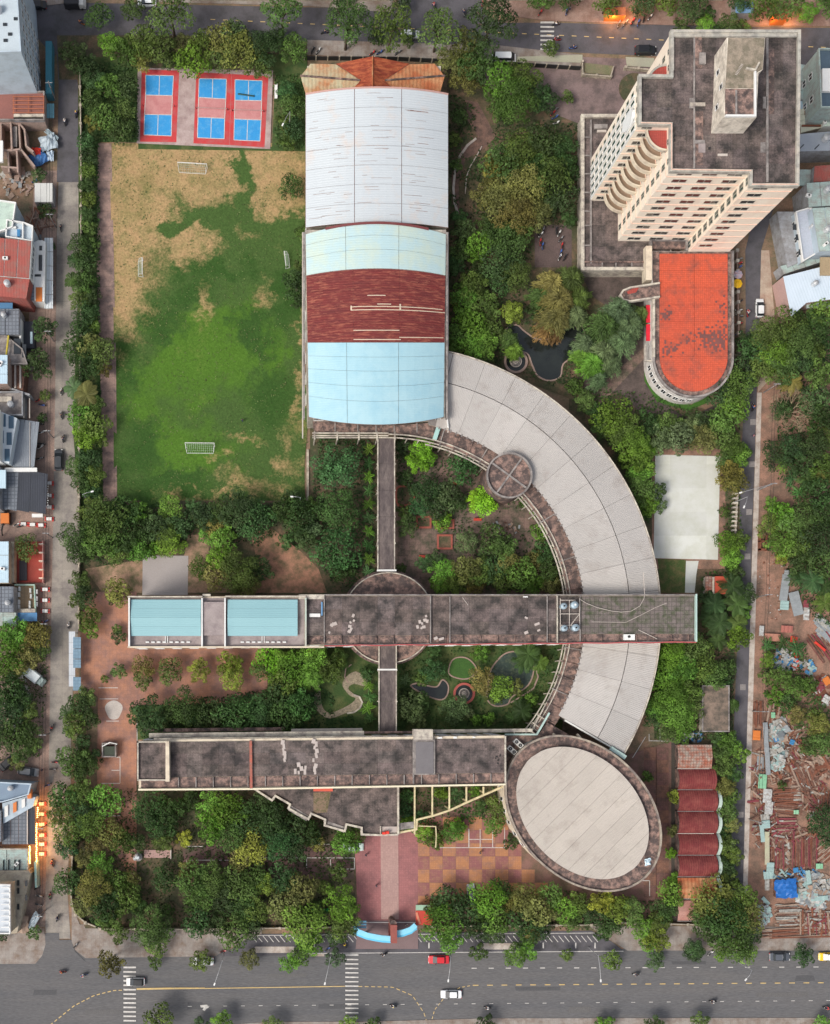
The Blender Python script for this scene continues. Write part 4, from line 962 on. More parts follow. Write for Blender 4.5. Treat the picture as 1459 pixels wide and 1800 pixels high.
A, B = W[8], W[7];
for u in (.25,.43,.61,.79,.97):
    c = Vector((A.x, A.y, 0)) * (1 - u) + Vector((B.x, B.y, 0)) * u; b = MB(); b.box((c.x - .12, c.y, (fl[0] + fl[9]) / 2),(.24,.35, fl[9] - fl[0] + 3)); b.build('pilaster', M_white, tw)
c = Vector((A.x, A.y, 0)) * .4 + Vector((B.x, B.y, 0)) * .6
b = MB(); vs = []
for k in range(20):
    t = 2 * math.pi * k / 20
    vs += [(c.x - .5, c.y + 1.5 * math.cos(t), fl[8] + 1.2 + 3.6 * math.sin(t)),(c.x - .05, c.y + 1.5 * math.cos(t), fl[8] + 1.2 + 3.6 * math.sin(t))]
b.mesh(vs, [tuple(range(0,40,2))] + [(2 * k, 2 * k + 1,(2 * k + 3) % 40,(2 * k + 2) % 40) for k in range(20)]); b.build('oval_plaque', paint('bright_white', (.8,.82,.82)), tw)
# curved balconies in the south-west notch and the red lunette roofs
cn = P(1180,218, TZ); RB = 36 * (H - TZ) / F
m_lun = mat('red_tile_roof', (.42,.08,.06),(.34,.07,.06), s1=.6, grain=.15, grid=(.4,.3), gridw=.05, gridc=.7)
def quarter(c, r, z0, z1, sx, sy, n=14):
    pts = [(c.x, c.y)] + [(c.x + sx * r * math.cos(math.pi / 2 * k / n), c.y + sy * r * math.sin(math.pi / 2 * k / n)) for k in range(n + 1)]
    return pts
m_balf = mat('balcony_floor', (.33,.23,.16),(.28,.2,.14), grain=.1)
for i in range(1,11):
    z = PZ2 + 3.3 * i
    q = quarter(cn, RB, 0,0,-1,-1)
    b = MB(); b.prism(q, z - .25, z); bl = b.build('balcony', m_balf, tw)
    b = MB(); b.wall([Vector((x, y, 0)) for x, y in q[1:]], z - .3, z + .9,.22); b.build('balustrade', M_cream, bl)
q = quarter(cn, RB, 0,0,-1,-1); b = MB(); b.prism(q, TZ - 2.9, TZ - 2.6); b.build('lunette_roof', m_lun, tw)
b = MB(); b.wall([Vector((x, y, 0)) for x, y in q[1:]], TZ - 3.0, TZ - 2.4,.4); b.build('lunette_rim', M_creamtop, tw)
cn2 = P(1181,134, TZ); q = quarter(cn2, RB * .95,0,0,-1,1)
b = MB(); b.prism(q, TZ - 3.4, TZ - 3.1); b.build('lunette_roof', m_lun, tw)
b = MB(); b.wall([Vector((x, y, 0)) for x, y in q[1:]], TZ - 3.5, TZ - 2.9,.4); b.build('lunette_rim', m_cop, tw)
# stair and tank house on the roof
HZ = TZ + 6.0
hx = lambda x, y: P(x, y, HZ)
m_pent = mat('stained_penthouse', (.76,.7,.6),(.6,.54,.46),(.34,.3,.25), s1=.3, stain=.25, grain=.15)
b = MB(); b.prism([hx(1278,66), hx(1345,66), hx(1341,122), hx(1333,128), hx(1330,206), hx(1272,206), hx(1276,150)], TZ - .6, HZ); b.build('stair_house', m_pent, tw)
b = MB(); b.prism([P(1280,67, HZ), P(1344,67, HZ), P(1340,122, HZ), P(1329,128, HZ), P(1325,155, HZ), P(1275,155, HZ)], HZ, HZ + .1); b.build('stair_house_roof', mat('mossy_concrete', (.2,.17,.13),(.13,.12,.08),(.32,.26,.2), s1=.3, stain=.3, grain=.25), tw)
slabp(tw, 'tank_basin', 1275,156,1325,203, HZ, HZ + .12, M_roofledge); slabp(tw, 'tank_basin', 1293,158,1296,202, HZ + .12, HZ + .3, M_concrete)
b = MB(); b.wall([hx(1326,127), hx(1326,205), hx(1274,205)], HZ, HZ + .5,.35); b.build('tank_parapet', M_white, tw)
b = MB(); b.wall([hx(1310,122), hx(1326,125), hx(1333,112)], HZ, HZ + .6,.3); b.build('tank_parapet', M_creamtop, tw)
b = MB()
for k in range(9): b.tube([P(1292 + k * 1.3,130 - k * 2.2, HZ + .25), P(1296 + k * 1.3,132 - k * 2.2, HZ + .25)],.06,4)
b.build('roof_ladder', M_rail, tw)
A, B = hx(1278,66), hx(1272,206)
for (u, z) in ((.3, TZ + 2),(.75, TZ + 2.2),(.55, TZ + 4)):
    c = A * (1 - u) + B * u; add_window(tw, (c.x - .02, c.y, z),(-1,-.04),.9,1.3,1)
# podium west and south of the tower
pd = thing('tower_podium', 'low dark-roofed podium with pale parapet wrapped round the tower foot', 'podium', P(1080,400))
b = MB(); b.ppoly([(1024,202),(1180,202),(1180,474),(1024,474)],0, PZ2 - .1); b.build('wall', M_creamtop, pd)
panels(pd, 1026,1178, lambda x: 204, lambda x: 472, PZ2 - .1, PZ2,4,7)
b = MB(); b.wall([P(1133,472, PZ2 + .6), P(1024.5,472, PZ2 + .6), P(1024.5,203, PZ2 + .6), P(1100,203, PZ2 + .6)], PZ2 - .4, PZ2 + .6,.7); b.build('parapet', M_creamtop, pd)
b = MB(); b.wall([P(1039,210, PZ2 + .4), P(1039,462, PZ2 + .4)], PZ2, PZ2 + .4,.35); b.build('roof_divider', M_concrete, pd)
b = MB(); b.wall([P(1028,460, PZ2 + .4), P(1132,460, PZ2 + .4)], PZ2, PZ2 + .42,.3); b.build('roof_divider', M_roofledge, pd)
for y in (240,272,304,337,370,395,430): slabp(pd, 'bay_rib', 1027, y, 1038, y + 2, PZ2, PZ2 + .3, M_concrete)
for x in (1058,1082,1110): slabp(pd, 'bay_rib', x, 461, x + 2,470, PZ2, PZ2 + .3, M_concrete)
slabp(pd, 'skylight', 1045,218,1068,226, PZ2, PZ2 + .35, M_concrete); slabp(pd, 'skylight', 1050,228,1066,232, PZ2, PZ2 + .4, M_rail)
b = MB(); b.wall([P(1141,432,7), P(1141,492,7)],4,7,1.3); b.build('link_wall', M_cream, pd)
slabp(pd, 'dark_court', 1147,422,1206,437, PZ2, PZ2 + .6, M_roofledge)
b = MB(); b.wall([P(1145,438, PZ2 + 1.2), P(1145,421, PZ2 + 1.2), P(1208,421, PZ2 + 1.2), P(1208,440, PZ2 + 1.2)], PZ2, PZ2 + 1.2,.4); b.build('parapet', M_concrete, pd)
# annex with the orange-red tiled roof
AZ = 6.5
an = thing('tiled_annex', 'round-ended annex with flat orange-red tiled roof below the tower', 'annex', P(1220,570))
def annex_outline(x0, x1, y0, yc, z, n=24, squash=1.0):
    r = (x1 - x0) / 2; cx = (x0 + x1) / 2
    return [P(x0, y0, z), P(x1, y0, z)] + [P(cx + r * math.cos(math.pi * k / n), yc + r * squash * math.sin(math.pi * k / n), z) for k in range(n + 1)]
b = MB(); b.prism(annex_outline(1147,1289,440,628, AZ),0, AZ - .5); b.build('wall', mat('white_wall', (.68,.66,.62),(.56,.53,.5),(.4,.36,.33), s1=.3, stain=.15, grain=.06), an)
b = MB(); b.prism(annex_outline(1149,1287,441,628, AZ), AZ - .5, AZ - .3); b.build('rim_gutter', M_roofledge, an)
b = MB(); b.wall(annex_outline(1149,1288,441,628, AZ)[1:] , AZ - .4, AZ + .2,.4); b.build('parapet', M_concrete, an)
b = MB(); b.wall([P(1149,500, AZ), P(1149,628, AZ)], AZ - .5, AZ + .18,.55); b.build('parapet', M_creamtop, an)
m_red = mat('orange_red_tiles', (.6,.105,.05),(.52,.09,.05),(.3,.085,.06), s1=.11, s2=1.2, stain=.1, grain=.14, grid=(.42,.42), gridw=.045, gridc=.72)
yy = [446,476,506,536,566,596,627]
for k in range(6):
    for (x0, x1) in ((1160,1220),(1220.5,1279)): slabp(an, 'tile_panel', x0, yy[k], x1, yy[k + 1] - .3, AZ - .3, AZ + .05, m_red)
b = MB(); cx, r = 1219.7,59.5
b.prism([P(cx + r * math.cos(math.pi * k / 24),627 + r * 1.02 * math.sin(math.pi * k / 24), AZ + .05) for k in range(25)], AZ - .3, AZ + .05); b.build('tile_panel', m_red, an)
for k in range(9):
    a = math.pi * (.5 + .055 * k); q = P(1218 + 71 * math.cos(a),628 + 71 * math.sin(a), AZ); d = Vector((math.cos(a),-math.sin(a)))
    for z in (3.9,): add_window(an, (q.x + d.x * .02, q.y + d.y * .02, z),(d.x, d.y),1.0,1.9,2)
for k in range(0):
    c = P(1147,490 + k * 16, AZ); add_window(an, (c.x - .02, c.y, 5.4),(-1,0),1.3,1.5,2)
bt_ = MB(); bt_.box((0,0,0),(.42,.42,.03)); bt_ = bt_.data('blackened_tile', mat('blackened_tile', (.2,.075,.065),(.13,.06,.055), grain=.2)); gx_ = P(0,0, AZ)
for k in range(290):
    cx_, cy_, sx_, sy_ = ((1252,592,20,9),(1272,560,6,22),(1176,612,12,6),(1262,606,12,9),(1170,552,6,6))[(k % 8) if k % 8 < 5 else 0]
    x, y = R.gauss(cx_, sx_), R.gauss(cy_, sy_)
    if x > 1277 or x < 1162: continue
    q = P(x, y, AZ + .07); q.x = round(q.x / .42) * .42; q.y = round(q.y / .42) * .42 + .0; q.z += k * .0001
    link('blackened_tile', bt_, an, loc=q - an.location)
for (y0, y1) in ((536,568),(570,600)):
    b = MB(); b.pbox(1136, y0,1147, y1 - 1,4.6,4.8); b.build('red_awning', paint('crimson_awning', (.6,.02,.04)), an)
b = MB(); b.wall([P(1134,606,5.6), P(1134,634,5.6), P(1146,634,5.6)],5.2,5.6,.25); b.build('awning_frame', M_creamtop, an)
slabp(an, 'side_bay', 1146,446,1158,492, AZ - 1.6, AZ - 1.2, M_roofledge)
tg = thing('entrance_tongue', 'rounded concrete entrance canopy jutting west from the tiled annex', 'canopy', P(1110,510))
tp = [(1160,497),(1108,505),(1096,510),(1091,518),(1096,526),(1108,529),(1160,521)]
b = MB(); b.ppoly(tp, 6.4,6.9); b.build('slab', M_roofledge, tg)
b = MB(); b.wall([P(x, y, 7.5) for x, y in tp],6.4,7.5,.35); b.build('rim', M_creamtop, tg)
b = MB(); b.ppoly([(1102,513),(1118,503),(1123,506),(1118,514),(1104,517)],6.9,7.0); b.build('tile_patch', m_lun, tg)
for x, y in ((1100,520),(1130,512)): q = P(x, y, 6); b = MB(); b.cyl((q.x, q.y),.25,0,6.4,10); b.build('column', M_creamtop, tg)

# ================================================================ garage row, hut, sheds
m_gar = mat('maroon_sheet_roof', (.17,.03,.03),(.13,.03,.03),(.22,.06,.05), s1=.3, stain=.2, grain=.2, corr=(0,.5), bump=.3)
m_gto = mat('old_tile_roof', (.38,.13,.08),(.27,.1,.07),(.36,.3,.25), s1=.4, stain=.35, grain=.25, grid=(.6,.6), gridw=.08, gridc=.6)
gl = ['with broken orange tiles at the north end of the garage row', 'second bay from the north in the garage row', 'third bay from the north in the garage row', 'fourth bay from the north in the garage row', 'fifth bay from the north in the garage row', 'sixth bay from the north in the garage row', 'flat orange-sheeted bay next to the south end', 'pale worn bay at the south end of the garage row']
segs = [(1309,1351),(1352,1388),(1389,1426),(1427,1465),(1466,1503),(1504,1541),(1543,1580),(1583,1619)]
for i, (y0, y1) in enumerate(segs):
    flat = i in (0,6,7); m = m_gto if i == 0 else (m_or if i == 6 else (mat('worn_red_roof', (.33,.14,.11),(.4,.24,.2), s1=.4, grain=.3) if i == 7 else m_gar))
    t = thing('garage', ('arched maroon-roofed garage, ' if not flat else 'low garage roof, ') + gl[i],'garage', P(1226,(y0 + y1) / 2),'row of garages beside the oval auditorium')
    x0, x1 = 1191,1257 - 6 * (i == 0) + (i > 1) * 2
    b = MB(); b.ppoly([(x0 + 3, y0 + 1),(x1, y0 + 1),(x1, y1 - 1),(x0 + 3, y1 - 1)],0,3.2); b.build('wall', M_roofledge, t)
    np_ = 4
    for k in range(np_):
        def f(u, v, k=k): s = 2 * v - 1; return P(x0 + (x1 - x0) * (k + u) / np_, y0 + (y1 - y0) * v, 3.3) + Vector((0,0,(0 if flat else 1.3) * (1 - s * s) + (.6 * (1 - abs(s)) if flat else 0)))
        b = MB(); patch(b, f, .005,.995,0,1,1,10,.07); b.build('roof_panel', m, t)
    if i > 1 and i < 7:
        b = MB()
        def f2(u, v): s = 2 * v - 1; return P(x1 + 6 * u + 2 * (1 - s * s), y0 + (y1 - y0) * v, 2.9) + Vector((0,0,1.1 * (1 - s * s)))
        patch(b, f2,0,1,0,1,1,8,.07); b.build('mint_fascia', mat('mint_fascia', (.45,.55,.48),(.35,.42,.38), s1=.8, grain=.15), t)
    b = MB(); b.pbox(x0, y1 - .3, x1 - 4, y1 + .8,3.0,3.45); b.build('valley_gutter', M_rail if i % 3 == 0 else m_seam, t)
t = thing('flat_roof_hut', 'small hut with stained flat concrete roof between trees and the east lane', 'hut', P(1259,1246))
b = MB(); b.ppoly([(1238,1208),(1280,1208),(1280,1284),(1237,1284)],0,3.4); b.build('wall', M_creamtop, t)
slabp(t, 'roof_slab', 1235,1205,1282,1286,3.4,3.6, mat('stained_hut_roof', (.26,.19,.145),(.16,.12,.095),(.08,.07,.055), s1=.25, stain=.4, grain=.25))
b = MB(); b.wall([P(1235.5,1205.5,3.8), P(1281.5,1205.5,3.8), P(1281.5,1285.5,3.8), P(1235.5,1285.5,3.8)],3.4,3.8,.25, True); b.build('parapet', M_concrete, t)
t = thing('lean_to_shed', 'small shed with red and grey roofs south of the concrete pad', 'shed', P(1265,1028))
b = MB(); b.ppoly([(1242,1014),(1278,1014),(1278,1042),(1242,1042)],0,2.4); b.build('wall', M_creamtop, t)
slabp(t, 'red_roof', 1257,1013,1279,1044,2.4,2.75, paint('red_sheet', (.5,.09,.05))); slabp(t, 'grey_roof', 1240,1013,1252,1043,2.4,2.6, m_gto); slabp(t, 'roof_beam', 1252.5,1020,1255.5,1044,2.4,2.8, M_cream)
t = thing('open_brick_kiosk', 'small roofless dark kiosk on the orange paving west of the south block', 'kiosk', P(192,1318))
b = MB(); b.wall([P(180,1307,2.3), P(203,1307,2.3), P(203,1330,2.3), P(180,1330,2.3)],0,2.3,.3, True); b.build('wall', M_concrete, t)
b = MB(); b.face([P(179,1312,2.0), P(204,1312,2.0), P(204,1331,2.0), P(179,1331,2.0)]); b.build('mesh_cover', mat('dark_mesh', (.05,.06,.045), grain=.3), t)
b = MB(); b.tube([P(180,1312,2.3), P(193,1305,2.9), P(206,1308,2.4)],.12); b.build('white_rafter', M_white, t)
t = thing('stone_bench', 'low pink concrete podium platform in the south-west grove', 'platform', P(276,1501))
slabp(t, 'slab', 253,1494,299,1508,0,.5, g_pale); slabp(t, 'end_rail', 299,1492,301,1510,0,.9, M_rail)
t = thing('draped_statue', 'pale grey draped statue on its plinth at the west end of the pink platform', 'statue', P(241,1506))
b = MB(); b.cyl(P(244,1506,0),1.0,0,.8,10,.9); b.build('plinth', M_concrete, t)
b = MB(); c = P(243,1505,.8); b.cyl((c.x, c.y),.85,.8,2.2,8,.5); b.cyl((c.x + .2, c.y),.5,2.2,3.2,8,.3); b.cyl((c.x - .7, c.y - .5),.5,.8,1.3,6,.2); b.build('figure', paint('marble_grey', (.5,.54,.56)), t)
t = thing('gatehouse', 'small gatehouse with red and green roofs just east of the blue gate', 'gatehouse', P(742,1606))
b = MB(); b.ppoly([(733,1594),(758,1594),(758,1624),(733,1624)],0,2.8); b.build('wall', M_cream, t)
slabp(t, 'red_roof', 731,1601,760,1626,2.8,3.0, paint('tomato_roof', (.5,.06,.04))); slabp(t, 'green_roof', 731,1591,756,1600,2.8,3.05, paint('sage_roof', (.3,.45,.33)))
b = MB(); b.wall([P(738,1624,3.1), P(732,1604,3.1)],3.0,3.12,.5); b.build('roof_stripe', paint('salmon', (.6,.22,.14)), t)
# the long guard shelter on the west lane
t = thing('bus_shelter', 'long grey-blue metal roofed shelter standing over the west boundary wall', 'shelter', P(131,1163))
for k in range(5):
    slabp(t, 'roof_panel', 121,1110 + k * 19.4,132,1129 + k * 19.4,2.8,2.95, mat('grey_white_sheet', (.5,.53,.56),(.42,.45,.48), grain=.08, corr=(0,.4), bump=.2))
for (y0, y1) in ((1120,1140),(1141,1158),(1159,1174),(1190,1214)):
    slabp(t, 'blue_panel', 128.5, y0,142, y1,3.0,3.12, mat('blue_grey_sheet', (.2,.3,.38),(.16,.25,.33), grain=.1, grid=(.7,.7), gridw=.06, gridc=.7))
for y in (1112,1140,1170,1204): q = P(131, y, 2.8); b = MB(); b.cyl((q.x, q.y),.1,0,2.8,6); b.build('post', M_steel, t)
# blue gate arch
gt = thing('entrance_gate', 'curved bright blue entrance gate canopy with a red tower in the middle', 'gate', P(680,1642))
m_blu = paint('bright_sky_blue', (.13,.5,.72)); m_blu2 = paint('lighter_sky_blue', (.25,.62,.8))
arc = [(621,1636),(630,1642),(645,1648),(660,1651),(672,1653),(687,1654)]
arc2 = [(693,1645),(708,1643),(722,1638),(731,1630)]
for pts, zt in ((arc, 5.0),(arc2,4.6)):
    b = MB(); b.wall([P(x, y - 4, zt) for x, y in pts], zt - .5, zt, 1.1); b.build('canopy_blade', m_blu2, gt)
    b = MB(); b.wall([P(x, y, zt - .5) for x, y in pts], zt - 1.2, zt - .5,.9); b.build('canopy_blade', m_blu, gt)
slabp(gt, 'red_tower', 687,1626,698,1658,0,6.0, mat('brick_red_roof', (.3,.09,.07),(.22,.07,.06), s1=.6, grain=.2))
b = MB(); q = P(692,1624,6); b.cyl((q.x, q.y),.7,0,5.5,12); b.build('round_post', M_roofledge, gt)
for k in range(3): b = MB(); b.tube([P(624,1620 + k * 5,3.2), P(644,1620 + k * 5,3.2)],.22); b.build('side_bar', paint('steel_blue', (.15,.35,.5)), gt)
for x, y in ((624,1634),(644,1644),(730,1632)): q = P(x, y, 3); b = MB(); b.cyl((q.x, q.y),.25,0,4.0,8); b.build('gate_post', m_blu, gt)
b = MB(); b.wall([P(644,1622,.9), P(735,1622,.9)],.5,.6,.12); b.build('barrier_rail', M_white, gt)
# ---------------------------------------------------------------- vegetation
def leaf_mat(name, transl=.25):
    m = bpy.data.materials.new(name); m.use_nodes = True; nt = m.node_tree; N = nt.nodes; L = nt.links
    bs = N['Principled BSDF']; oi = N.new('ShaderNodeObjectInfo'); geo = N.new('ShaderNodeNewGeometry')
    at = N.new('ShaderNodeAttribute'); at.attribute_name = 'leafvar'
    mr = N.new('ShaderNodeMapRange'); mr.inputs[3].default_value = .55; mr.inputs[4].default_value = 1.5; L.new(at.outputs['Fac'], mr.inputs[0])
    x = N.new('ShaderNodeMix'); x.data_type = 'RGBA'; x.blend_type = 'MULTIPLY'; x.inputs[0].default_value = 1
    L.new(oi.outputs['Color'], x.inputs[6]); L.new(mr.outputs[0], x.inputs[7])
    nz = N.new('ShaderNodeTexNoise'); nz.inputs['Scale'].default_value = .55; nz.inputs['Detail'].default_value = 2; L.new(geo.outputs['Position'], nz.inputs['Vector'])
    r2 = N.new('ShaderNodeMapRange'); r2.inputs[1].default_value = .35; r2.inputs[2].default_value = .65; r2.inputs[3].default_value = .8; r2.inputs[4].default_value = 1.25; L.new(nz.outputs[0], r2.inputs[0])
    hs = N.new('ShaderNodeHueSaturation'); L.new(x.outputs[2], hs.inputs['Color']); L.new(r2.outputs[0], hs.inputs['Value'])
    L.new(hs.outputs[0], bs.inputs['Base Color']); bs.inputs['Roughness'].default_value = .6; bs.inputs['Specular IOR Level'].default_value = .25
    tr = N.new('ShaderNodeBsdfTranslucent'); L.new(hs.outputs[0], tr.inputs[0])
    ms = N.new('ShaderNodeMixShader'); ms.inputs[0].default_value = transl
    L.new(bs.outputs[0], ms.inputs[1]); L.new(tr.outputs[0], ms.inputs[2]); L.new(ms.outputs[0], N['Material Output'].inputs[0])
    return m
M_leaf = leaf_mat('foliage')
def leafcloud(name, leaves):
    """leaves: (centre, normal, up, length, width, var)"""
    vs, fs, var = [],[],[]
    for c, n, d, l, w, v in leaves:
        s = n.cross(d)
        if s.length < 1e-4: s = n.orthogonal()
        s.normalize(); d = s.cross(n).normalized(); k = len(vs)
        vs += [tuple(c - d * l * .5), tuple(c + s * w * .5 + n * w * .12), tuple(c + d * l * .5), tuple(c - s * w * .5 + n * w * .12)]
        fs.append((k, k + 1, k + 2, k + 3)); var.append(v)
    me = bpy.data.meshes.new(name); me.from_pydata(vs, [], fs)
    a = me.attributes.new('leafvar', 'FLOAT', 'FACE'); a.data.foreach_set('value', var)
    me.materials.append(M_leaf); me.update(); return me
def rv(rr):
    while True:
        v = Vector((rr.uniform(-1,1), rr.uniform(-1,1), rr.uniform(-1,1)))
        if .01 < v.length < 1: return v.normalized()
def crown_round(Rm, seed, leaf=.5, dens=2.1, flat=.62, lob=.34, nl=None, ragged=.0):
    rr = random.Random(seed); L = []; lobes = []
    nl = nl or max(7, int(9 + Rm * 2.4)); ga = 2.39996
    for i in range(nl):
        f = math.sqrt((i + .5) / nl); a = i * ga + rr.uniform(-.3,.3)
        r = Rm * f * (.84 + rr.uniform(-.09,.07)); lr = Rm * lob * rr.uniform(.62,1.12) * (1.1 - .28 * f)
        z = Rm * flat * math.sqrt(max(0,1 - (r / Rm) ** 2)) + rr.uniform(-.14,.14) * Rm
        lobes.append((Vector((r * math.cos(a), r * math.sin(a), z)), lr, rr.uniform(.05,.9)))
    tot = sum(l[1] ** 2 for l in lobes)
    N = int(dens * 11 * Rm * Rm / (leaf * leaf) * .62) + 150
    for c, lr, lv in lobes:
        for k in range(int(N * lr * lr / tot)):
            d = rv(rr)
            if d.z < -.35: d.z = -d.z
            rad = lr * (1 + rr.uniform(-.2,.05 + ragged * .4))
            p = c + Vector((d.x, d.y, d.z * .8)) * rad
            n = (d + rv(rr) * .75 + Vector((0,0,.25))).normalized()
            t = (rv(rr) + Vector((0,0,-.4))).normalized()
            s = leaf * rr.uniform(.55,1.15)
            L.append((p, n, t, s * 1.25, s * .8, min(1, max(0, lv + rr.uniform(-.25,.25)))))
    return L
def crown_feather(Rm, seed, leaf=.8):
    rr = random.Random(seed); L = []; nb = int(20 + Rm * 4)
    for i in range(nb):
        a = i * 2.39996 + rr.uniform(-.3,.3); f = math.sqrt((i + .5) / nb); R1 = Rm * (.35 + .62 * f) * rr.uniform(.8,1.1)
        lv = rr.uniform(.2,.85); z0 = Rm * .8 * (1.15 - f)
        for k in range(int(16 + Rm * 6)):
            s = rr.random() ** .8; r = Rm * .1 + (R1 - Rm * .1) * s
            w = (1 - abs(s - .55)) * Rm * .15
            aa = a + rr.gauss(0,1) * w / max(.5, r) * .8
            p = Vector((r * math.cos(aa), r * math.sin(aa), z0 + Rm * .35 * math.sin(s * 2.4) - Rm * .35 * s * s + rr.uniform(-.2,.2)))
            d = (Vector((math.cos(aa), math.sin(aa),-.5 - s * .6)) + rv(rr) * .35).normalized()
            n = (Vector((rr.uniform(-.5,.5), rr.uniform(-.5,.5),1))).normalized()
            L.append((p, n, d, leaf * rr.uniform(.8,1.6), leaf * .24, min(1, max(0, lv + rr.uniform(-.3,.3)))))
    return L
def crown_palm(Rm, seed, nf=14):
    rr = random.Random(seed); L = []
    for i in range(nf):
        a = i * 2.39996 + rr.uniform(-.2,.2); el = rr.uniform(.1,.9); lf = Rm * rr.uniform(.85,1.1); lv = rr.uniform(.3,.8)
        for k in range(20):
            s = (k + 1) / 20; r = lf * s * (1 - .12 * s * s) * math.cos(el * .6); z = .6 + lf * s * math.sin(el) * .8 - lf * .62 * s * s
            c = Vector((r * math.cos(a), r * math.sin(a), z)); fd = Vector((math.cos(a), math.sin(a),-.2)); sd = Vector((-math.sin(a), math.cos(a),0))
            ll = Rm * .25 * math.sin(math.pi * (.12 + .82 * s))
            for g in (-1,1):
                d = (sd * g + fd * .55 + Vector((0,0,-.35))).normalized()
                L.append((c + d * ll * .5,(Vector((0,0,1)) + sd * g * .4).normalized(), d, ll, Rm * .045, min(1, max(0, lv + rr.uniform(-.15,.15)))))
            L.append((c, Vector((0,0,1)), fd, Rm * .1, Rm * .03,.9))
    return L
def crown_banana(Rm, seed, nf=8):
    rr = random.Random(seed); L = []
    for i in range(nf):
        a = i * 2.39996 + rr.uniform(-.3,.3); lf = Rm * rr.uniform(.75,1.1); lv = rr.uniform(.3,.9)
        for k in range(6):
            s = (k + .5) / 6; r = lf * s; z = Rm * (.5 + .5 * s - .8 * s * s); c = Vector((r * math.cos(a), r * math.sin(a), z))
            fd = Vector((math.cos(a), math.sin(a),.3 - 1.2 * s)); sd = Vector((-math.sin(a), math.cos(a),0)); w = Rm * .2 * math.sin(math.pi * (.15 + .8 * s))
            for g in (-1,1):
                L.append((c + sd * g * w * .5,(Vector((0,0,1)) + sd * g * .5).normalized(),(fd + sd * g * .25).normalized(), lf * .22, w * 1.15, min(1, max(0, lv + rr.uniform(-.1,.1)))))
    return L
def trunk_mesh(h, r, Rm, seed, style):
    rr = random.Random(seed); b = MB()
    lean = Vector((rr.uniform(-.25,.25), rr.uniform(-.25,.25),0))
    pts = [Vector((0,0,0)), lean * .4 + Vector((0,0, h * .5)), lean + Vector((0,0, h))]
    b.tube(pts, r, 7, r * .6)
    if style == 'round' or style == 'feather':
        for i in range(6):
            a = i * 1.05 + rr.uniform(-.3,.3); e = Rm * rr.uniform(.5,.75)
            b.tube([pts[2] - Vector((0,0, h * .15)), pts[2] + Vector((e * .5 * math.cos(a), e * .5 * math.sin(a), Rm * .22)), pts[2] + Vector((e * math.cos(a), e * math.sin(a), Rm * .4))], r * .5,5, r * .15)
    return b.data('trunk', M_wood, smooth=True)
PROTO = {}
def proto(style, Rm):
    if style == 'round': sizes = (1.3,2.0,2.8,3.6,4.6,5.8)
    elif style == 'feather': sizes = (2.2,3.4,4.8)
    elif style == 'palm': sizes = (2.0,3.2)
    else: sizes = (1.3,2.0)
    s = min(sizes, key=lambda q: abs(math.log(q / Rm)))
    var = R.randrange(3); key = (style, s, var)
    if key not in PROTO:
        sd = hash((style, round(s * 10), var)) % 9999 if False else int(s * 100) + var * 17 + len(style)
        if style == 'round': L = crown_round(s, sd, leaf=(.34,.42,.48)[var] * (.75 if s < 3 else 1), lob=(.34,.3,.4)[var], ragged=(.05,.2,.1)[var]); h = max(1.2, s * .75)
        elif style == 'feather': L = crown_feather(s, sd); h = s * .8
        elif style == 'palm': L = crown_palm(s, sd, 13 + var * 2); h = s * 1.2
        else: L = crown_banana(s, sd, 7 + var); h = s * .5
        PROTO[key] = (leafcloud('crown', L), trunk_mesh(h, .05 * s + .08, s, sd, style), s, h)
    return PROTO[key]
GC = {'g': ((.085,.14,.03),'mid-green'),'d': ((.045,.085,.024),'dark green'),'b': ((.12,.23,.03),'bright green'),'l': ((.19,.38,.025),'lime green'),
      'o': ((.15,.15,.04),'olive green'),'y': ((.19,.24,.035),'yellow-green'),'t': ((.1,.15,.06),'grey-green'),'e': ((.055,.13,.038),'emerald green'),'r': ((.17,.11,.035),'orange-brown')}
KW = {'round': 'broadleaf tree', 'feather': 'feathery tree', 'palm': 'palm', 'banana': 'banana plant'}
KN = {'round': 'tree', 'feather': 'feathery_tree', 'palm': 'palm_tree', 'banana': 'banana_plant'}
ORD = ['', 'second', 'third', 'fourth', 'fifth', 'sixth', 'seventh', 'eighth', 'ninth', 'tenth', 'eleventh', 'twelfth', 'thirteenth', 'fourteenth', 'fifteenth', 'sixteenth']
ITEMS = []
def grove(where, items, axis='x'):
    for i in items:
        i = tuple(i) + ('round',) if len(i) == 4 else tuple(i)
        ITEMS.append((where, axis) + i)
def tree_xf(px, py, r, st, up=0):
    Rm = r / 8.0 * (1.17 if st == 'round' else 1.05)
    me, tm, s, h = proto(st, Rm)
    sc = Rm / s; hh = h * sc + up; zc = hh + .5 * Rm; q = P(px, py, zc)
    return me, tm, hh / sc, sc, q, h
def tint(c):
    col = GC[c][0]; j = R.uniform(.75,1.3); return (min(1, col[0] * j * R.uniform(.85,1.15)), col[1] * j, col[2] * j * R.uniform(.8,1.2),1)
